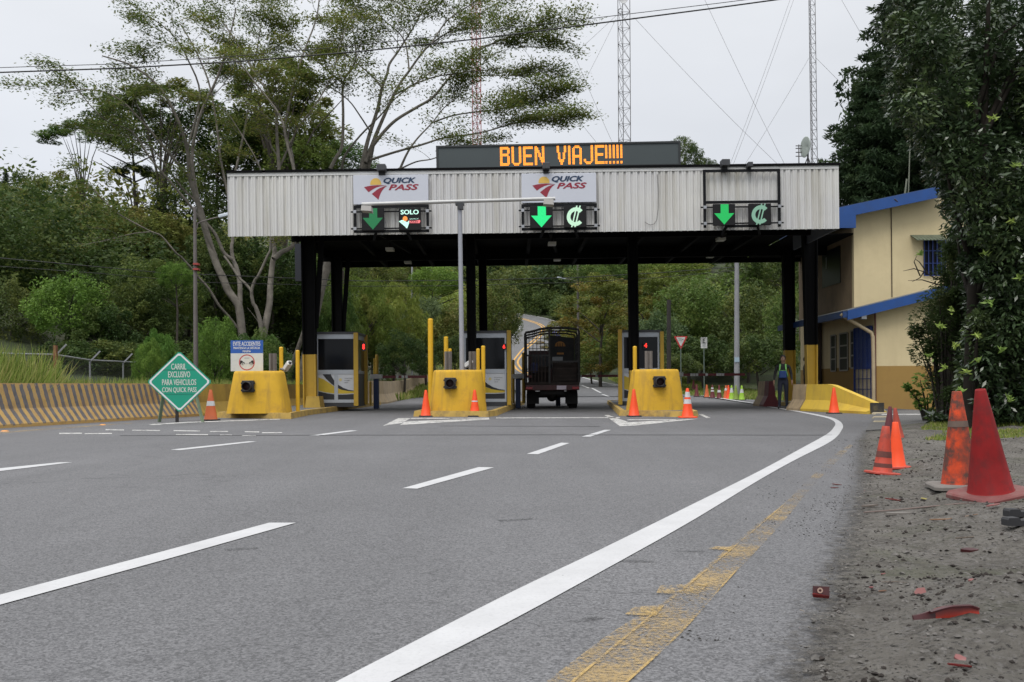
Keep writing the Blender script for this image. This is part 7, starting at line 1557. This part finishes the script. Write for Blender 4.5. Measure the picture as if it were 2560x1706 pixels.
near_bush('dark_shrub', 'dark fine leaved shrub between the office window and the glossy tree', [(2372, 690, 19, .22), (2385, 640, 19, .25), (2310, 800, 19, .32), (2340, 760, 19, .4), (2300, 880, 19, .25), (2330, 880, 19, .4), (2360, 960, 19, .4), (2405, 720, 19, .4), (2290, 830, 19, .16), (2375, 850, 19, .5), (2400, 1000, 19, .4)] + DS, LF['shade'], .085, 330, v, .34)
P0 = PX(2345, 705, 19.2); tw = thing('bare_branches', 'bare twigs reaching out in front of the beige upper wall', 'branches', P0)
for pts in (((2345, 700), (2310, 680), (2285, 672), (2258, 678)), ((2320, 685), (2298, 655), (2288, 648)), ((2345, 712), (2305, 700), (2270, 702)), ((2310, 680), (2300, 695), (2280, 705)), ((2310, 830), (2275, 815), (2262, 825)), ((2300, 690), (2285, 655), (2292, 640))): b = MB(); b.tube([PX(x, y, 19.2) - P0 for x, y in pts], [.016] + [.010] * (len(pts) - 2) + [.004], 5, cap=False); b.build('twig', BARKD, tw)
# ---- far wood on the hills (one mass) ------------------------------------------------
RNG = np.random.default_rng(21); rnd = random.Random(9); Vs, Ts, Hs = [], [], []
def farwood(n, xr, yr, sz, avoid=10, name='far_wood', m=None, leaf=.42, per=70):
    Vs, Ts, Hs = [], [], []
    k = 0
    for _ in range(n * 5):
        if k >= n: break
        Y = rnd.uniform(*yr); X = rnd.uniform(xr[0], xr[1]) * Y / 100
        if rdist(X, Y) < avoid: continue
        if abs(X) < 20 and Y < 62 or (X > -20 and X < 24 and Y < 50): continue
        k += 1; s = rnd.uniform(*sz); z = T(X, Y) + s * .85; C = []; Rr = []
        for x, y, zz in fib(20, -.5): q = rnd.uniform(.6, 1); C.append((X + x * q * s, Y + y * q * s, z + zz * q * s * 1.1)); Rr.append(s * rnd.uniform(.25, .42))
        A = clump_crown(C, Rr, per, leaf * (s / 4) ** .5 * (1.2 if Y > 150 else 1), .5, .55, .6); Vs += A[0]; Ts += A[1]; Hs += A[2]
    o = leaf_object(name, Vs, Ts, m, None, Hs); o['kind'] = 'stuff'; return o
farwood(90, (-95, -26), (62, 125), (3., 5.5), name='left_hill_wood', m=LF['olive'], per=110, leaf=.36)
farwood(46, (14, 70), (72, 150), (2.8, 4.6), 9, 'right_hill_wood', LF['green'], per=110)
farwood(80, (-22, 24), (215, 330), (5, 8.5), 13, 'far_hill_wood', LF['cool'], per=80, leaf=.7)
farwood(60, (-6, 16), (206, 246), (3.5, 6), 9, 'bend_wood', LF['dark'], per=80, leaf=.55)
farwood(24, (-14, -2.), (100, 200), (3, 5), 8.5, 'roadside_wood', LF['bamboo'], per=110)
farwood(24, (6, 16), (100, 205), (2.6, 4.2), 8.5, 'roadside_wood', LF['orange'], per=110)
farwood(60, (-75, -16), (52, 74), (2.2, 4.2), 8, 'left_undergrowth', LF['dark'], per=110, leaf=.3)
rnd2 = random.Random(4); Vs, Ts, Hs = [], [], []
for _ in range(60):
    y = rnd2.uniform(182, 222); side = 1 if y < 205 or rnd2.random() < .6 else 1
    i = min(range(len(P3)), key=lambda k: abs(P3[k].y - y)); d = P3[min(i + 1, len(P3) - 1)] - P3[i - 1]; d.z = 0; d.normalize(); rt = Vector((d.y, -d.x, 0)); q = P3[i] + rt * rnd2.uniform(7, 12); s_ = rnd2.uniform(2, 3.4)
    A = clump_crown([(q.x + rnd2.gauss(0, .5) * s_, q.y + rnd2.gauss(0, .5) * s_, T(q.x, q.y) + rnd2.uniform(.2, 1.5) * s_) for _ in range(14)], [s_ * rnd2.uniform(.3, .5) for _ in range(14)], 60, .45, .5, .5, .5); Vs += A[0]; Ts += A[1]; Hs += A[2]
o = leaf_object('bend_undergrowth', Vs, Ts, LF['dark'], None, Hs); o['kind'] = 'stuff'
# ---- grass ---------------------------------------------------------------------------
RNG = np.random.default_rng(8)
def grass(name, pts, h, w, m, lean=.35):
    P = np.array(pts); n = len(P); hh = h * RNG.uniform(.5, 1.25, n); d = np.stack([RNG.normal(size=n) * lean, RNG.normal(size=n) * lean, np.ones(n)], 1); d /= np.linalg.norm(d, axis=1)[:, None]
    az = RNG.uniform(0, math.pi, n); s = np.stack([np.cos(az), np.sin(az) * .3, np.zeros(n)], 1) * w; tip = P + d * hh[:, None]; midp = P + d * hh[:, None] * .55
    V = np.stack([P - s * .5, midp - s * .6, tip, midp + s * .6], 1); t = np.repeat(RNG.random(n), 4); o = leaf_object(name, [V], [t], m); o['kind'] = 'stuff'; return o
def scatter(n, fx): 
    out = []
    while len(out) < n:
        p = fx()
        if p: out.append(p)
    return out
def bank():
    y = rnd.uniform(15, 44); x = itp(BARX, y) - rnd.uniform(.35, 3.2); return (x, y, T(x, y) - .1)
grass('bank_grass', scatter(16000, bank), .56, .03, LF['grass'])
def tall():
    y = rnd.uniform(17, 27); x = itp(BARX, y) - .5 - abs(rnd.gauss(0, .8)); px = CX + F * x / y
    if px > 95 + rnd.gauss(0, 28): return None
    return (x, y, T(x, y) - .1)
grass('tall_grass', scatter(9000, tall), 1.25, .03, LF['grass'], .38)
def verge():
    y = rnd.uniform(50, 95); x = lerp(12.2, 8.2, (y - 50) / 30) + rnd.uniform(.2, 7) if y < 80 else rnd.uniform(9.5, 16)
    if rdist(x, y) < 5.4: return None
    return (x, y, T(x, y) - .08)
grass('verge_grass', scatter(20000, verge), .26, .07, LF['grass'])
def lawn():
    x, y = rnd.uniform(5.0, 10.5), rnd.uniform(12.6, 17.2); d = edge_d(x, y)
    if d < .9 or noise.noise((x * .8, y * .8, 2)) < -.12: return None
    return (x, y, max(T(x, y) - .07, dirt_z(x, y) if y < 20 else 0) - .01)
grass('lawn_strip', scatter(15000, lawn), .075, .012, LF['grass'], .5)
def bend():
    y = rnd.uniform(95, 185); x = itp(ROADC, y) - 5.2 - rnd.uniform(.1, 6); return (x, y, T(x, y) - .06) if rdist(x, y) > 5.3 else None
grass('roadside_grass', scatter(5000, bend), .4, .10, LF['grass'])
def lverge():
    y = rnd.uniform(46, 95); x = lerp(-6.4, -2.6, (y - 46) / 45) - rnd.uniform(.2, 5); return (x, y, T(x, y) - .06) if rdist(x, y) > 5.4 else None
grass('left_verge_grass', scatter(6000, lverge), .5, .07, LF['grass'])
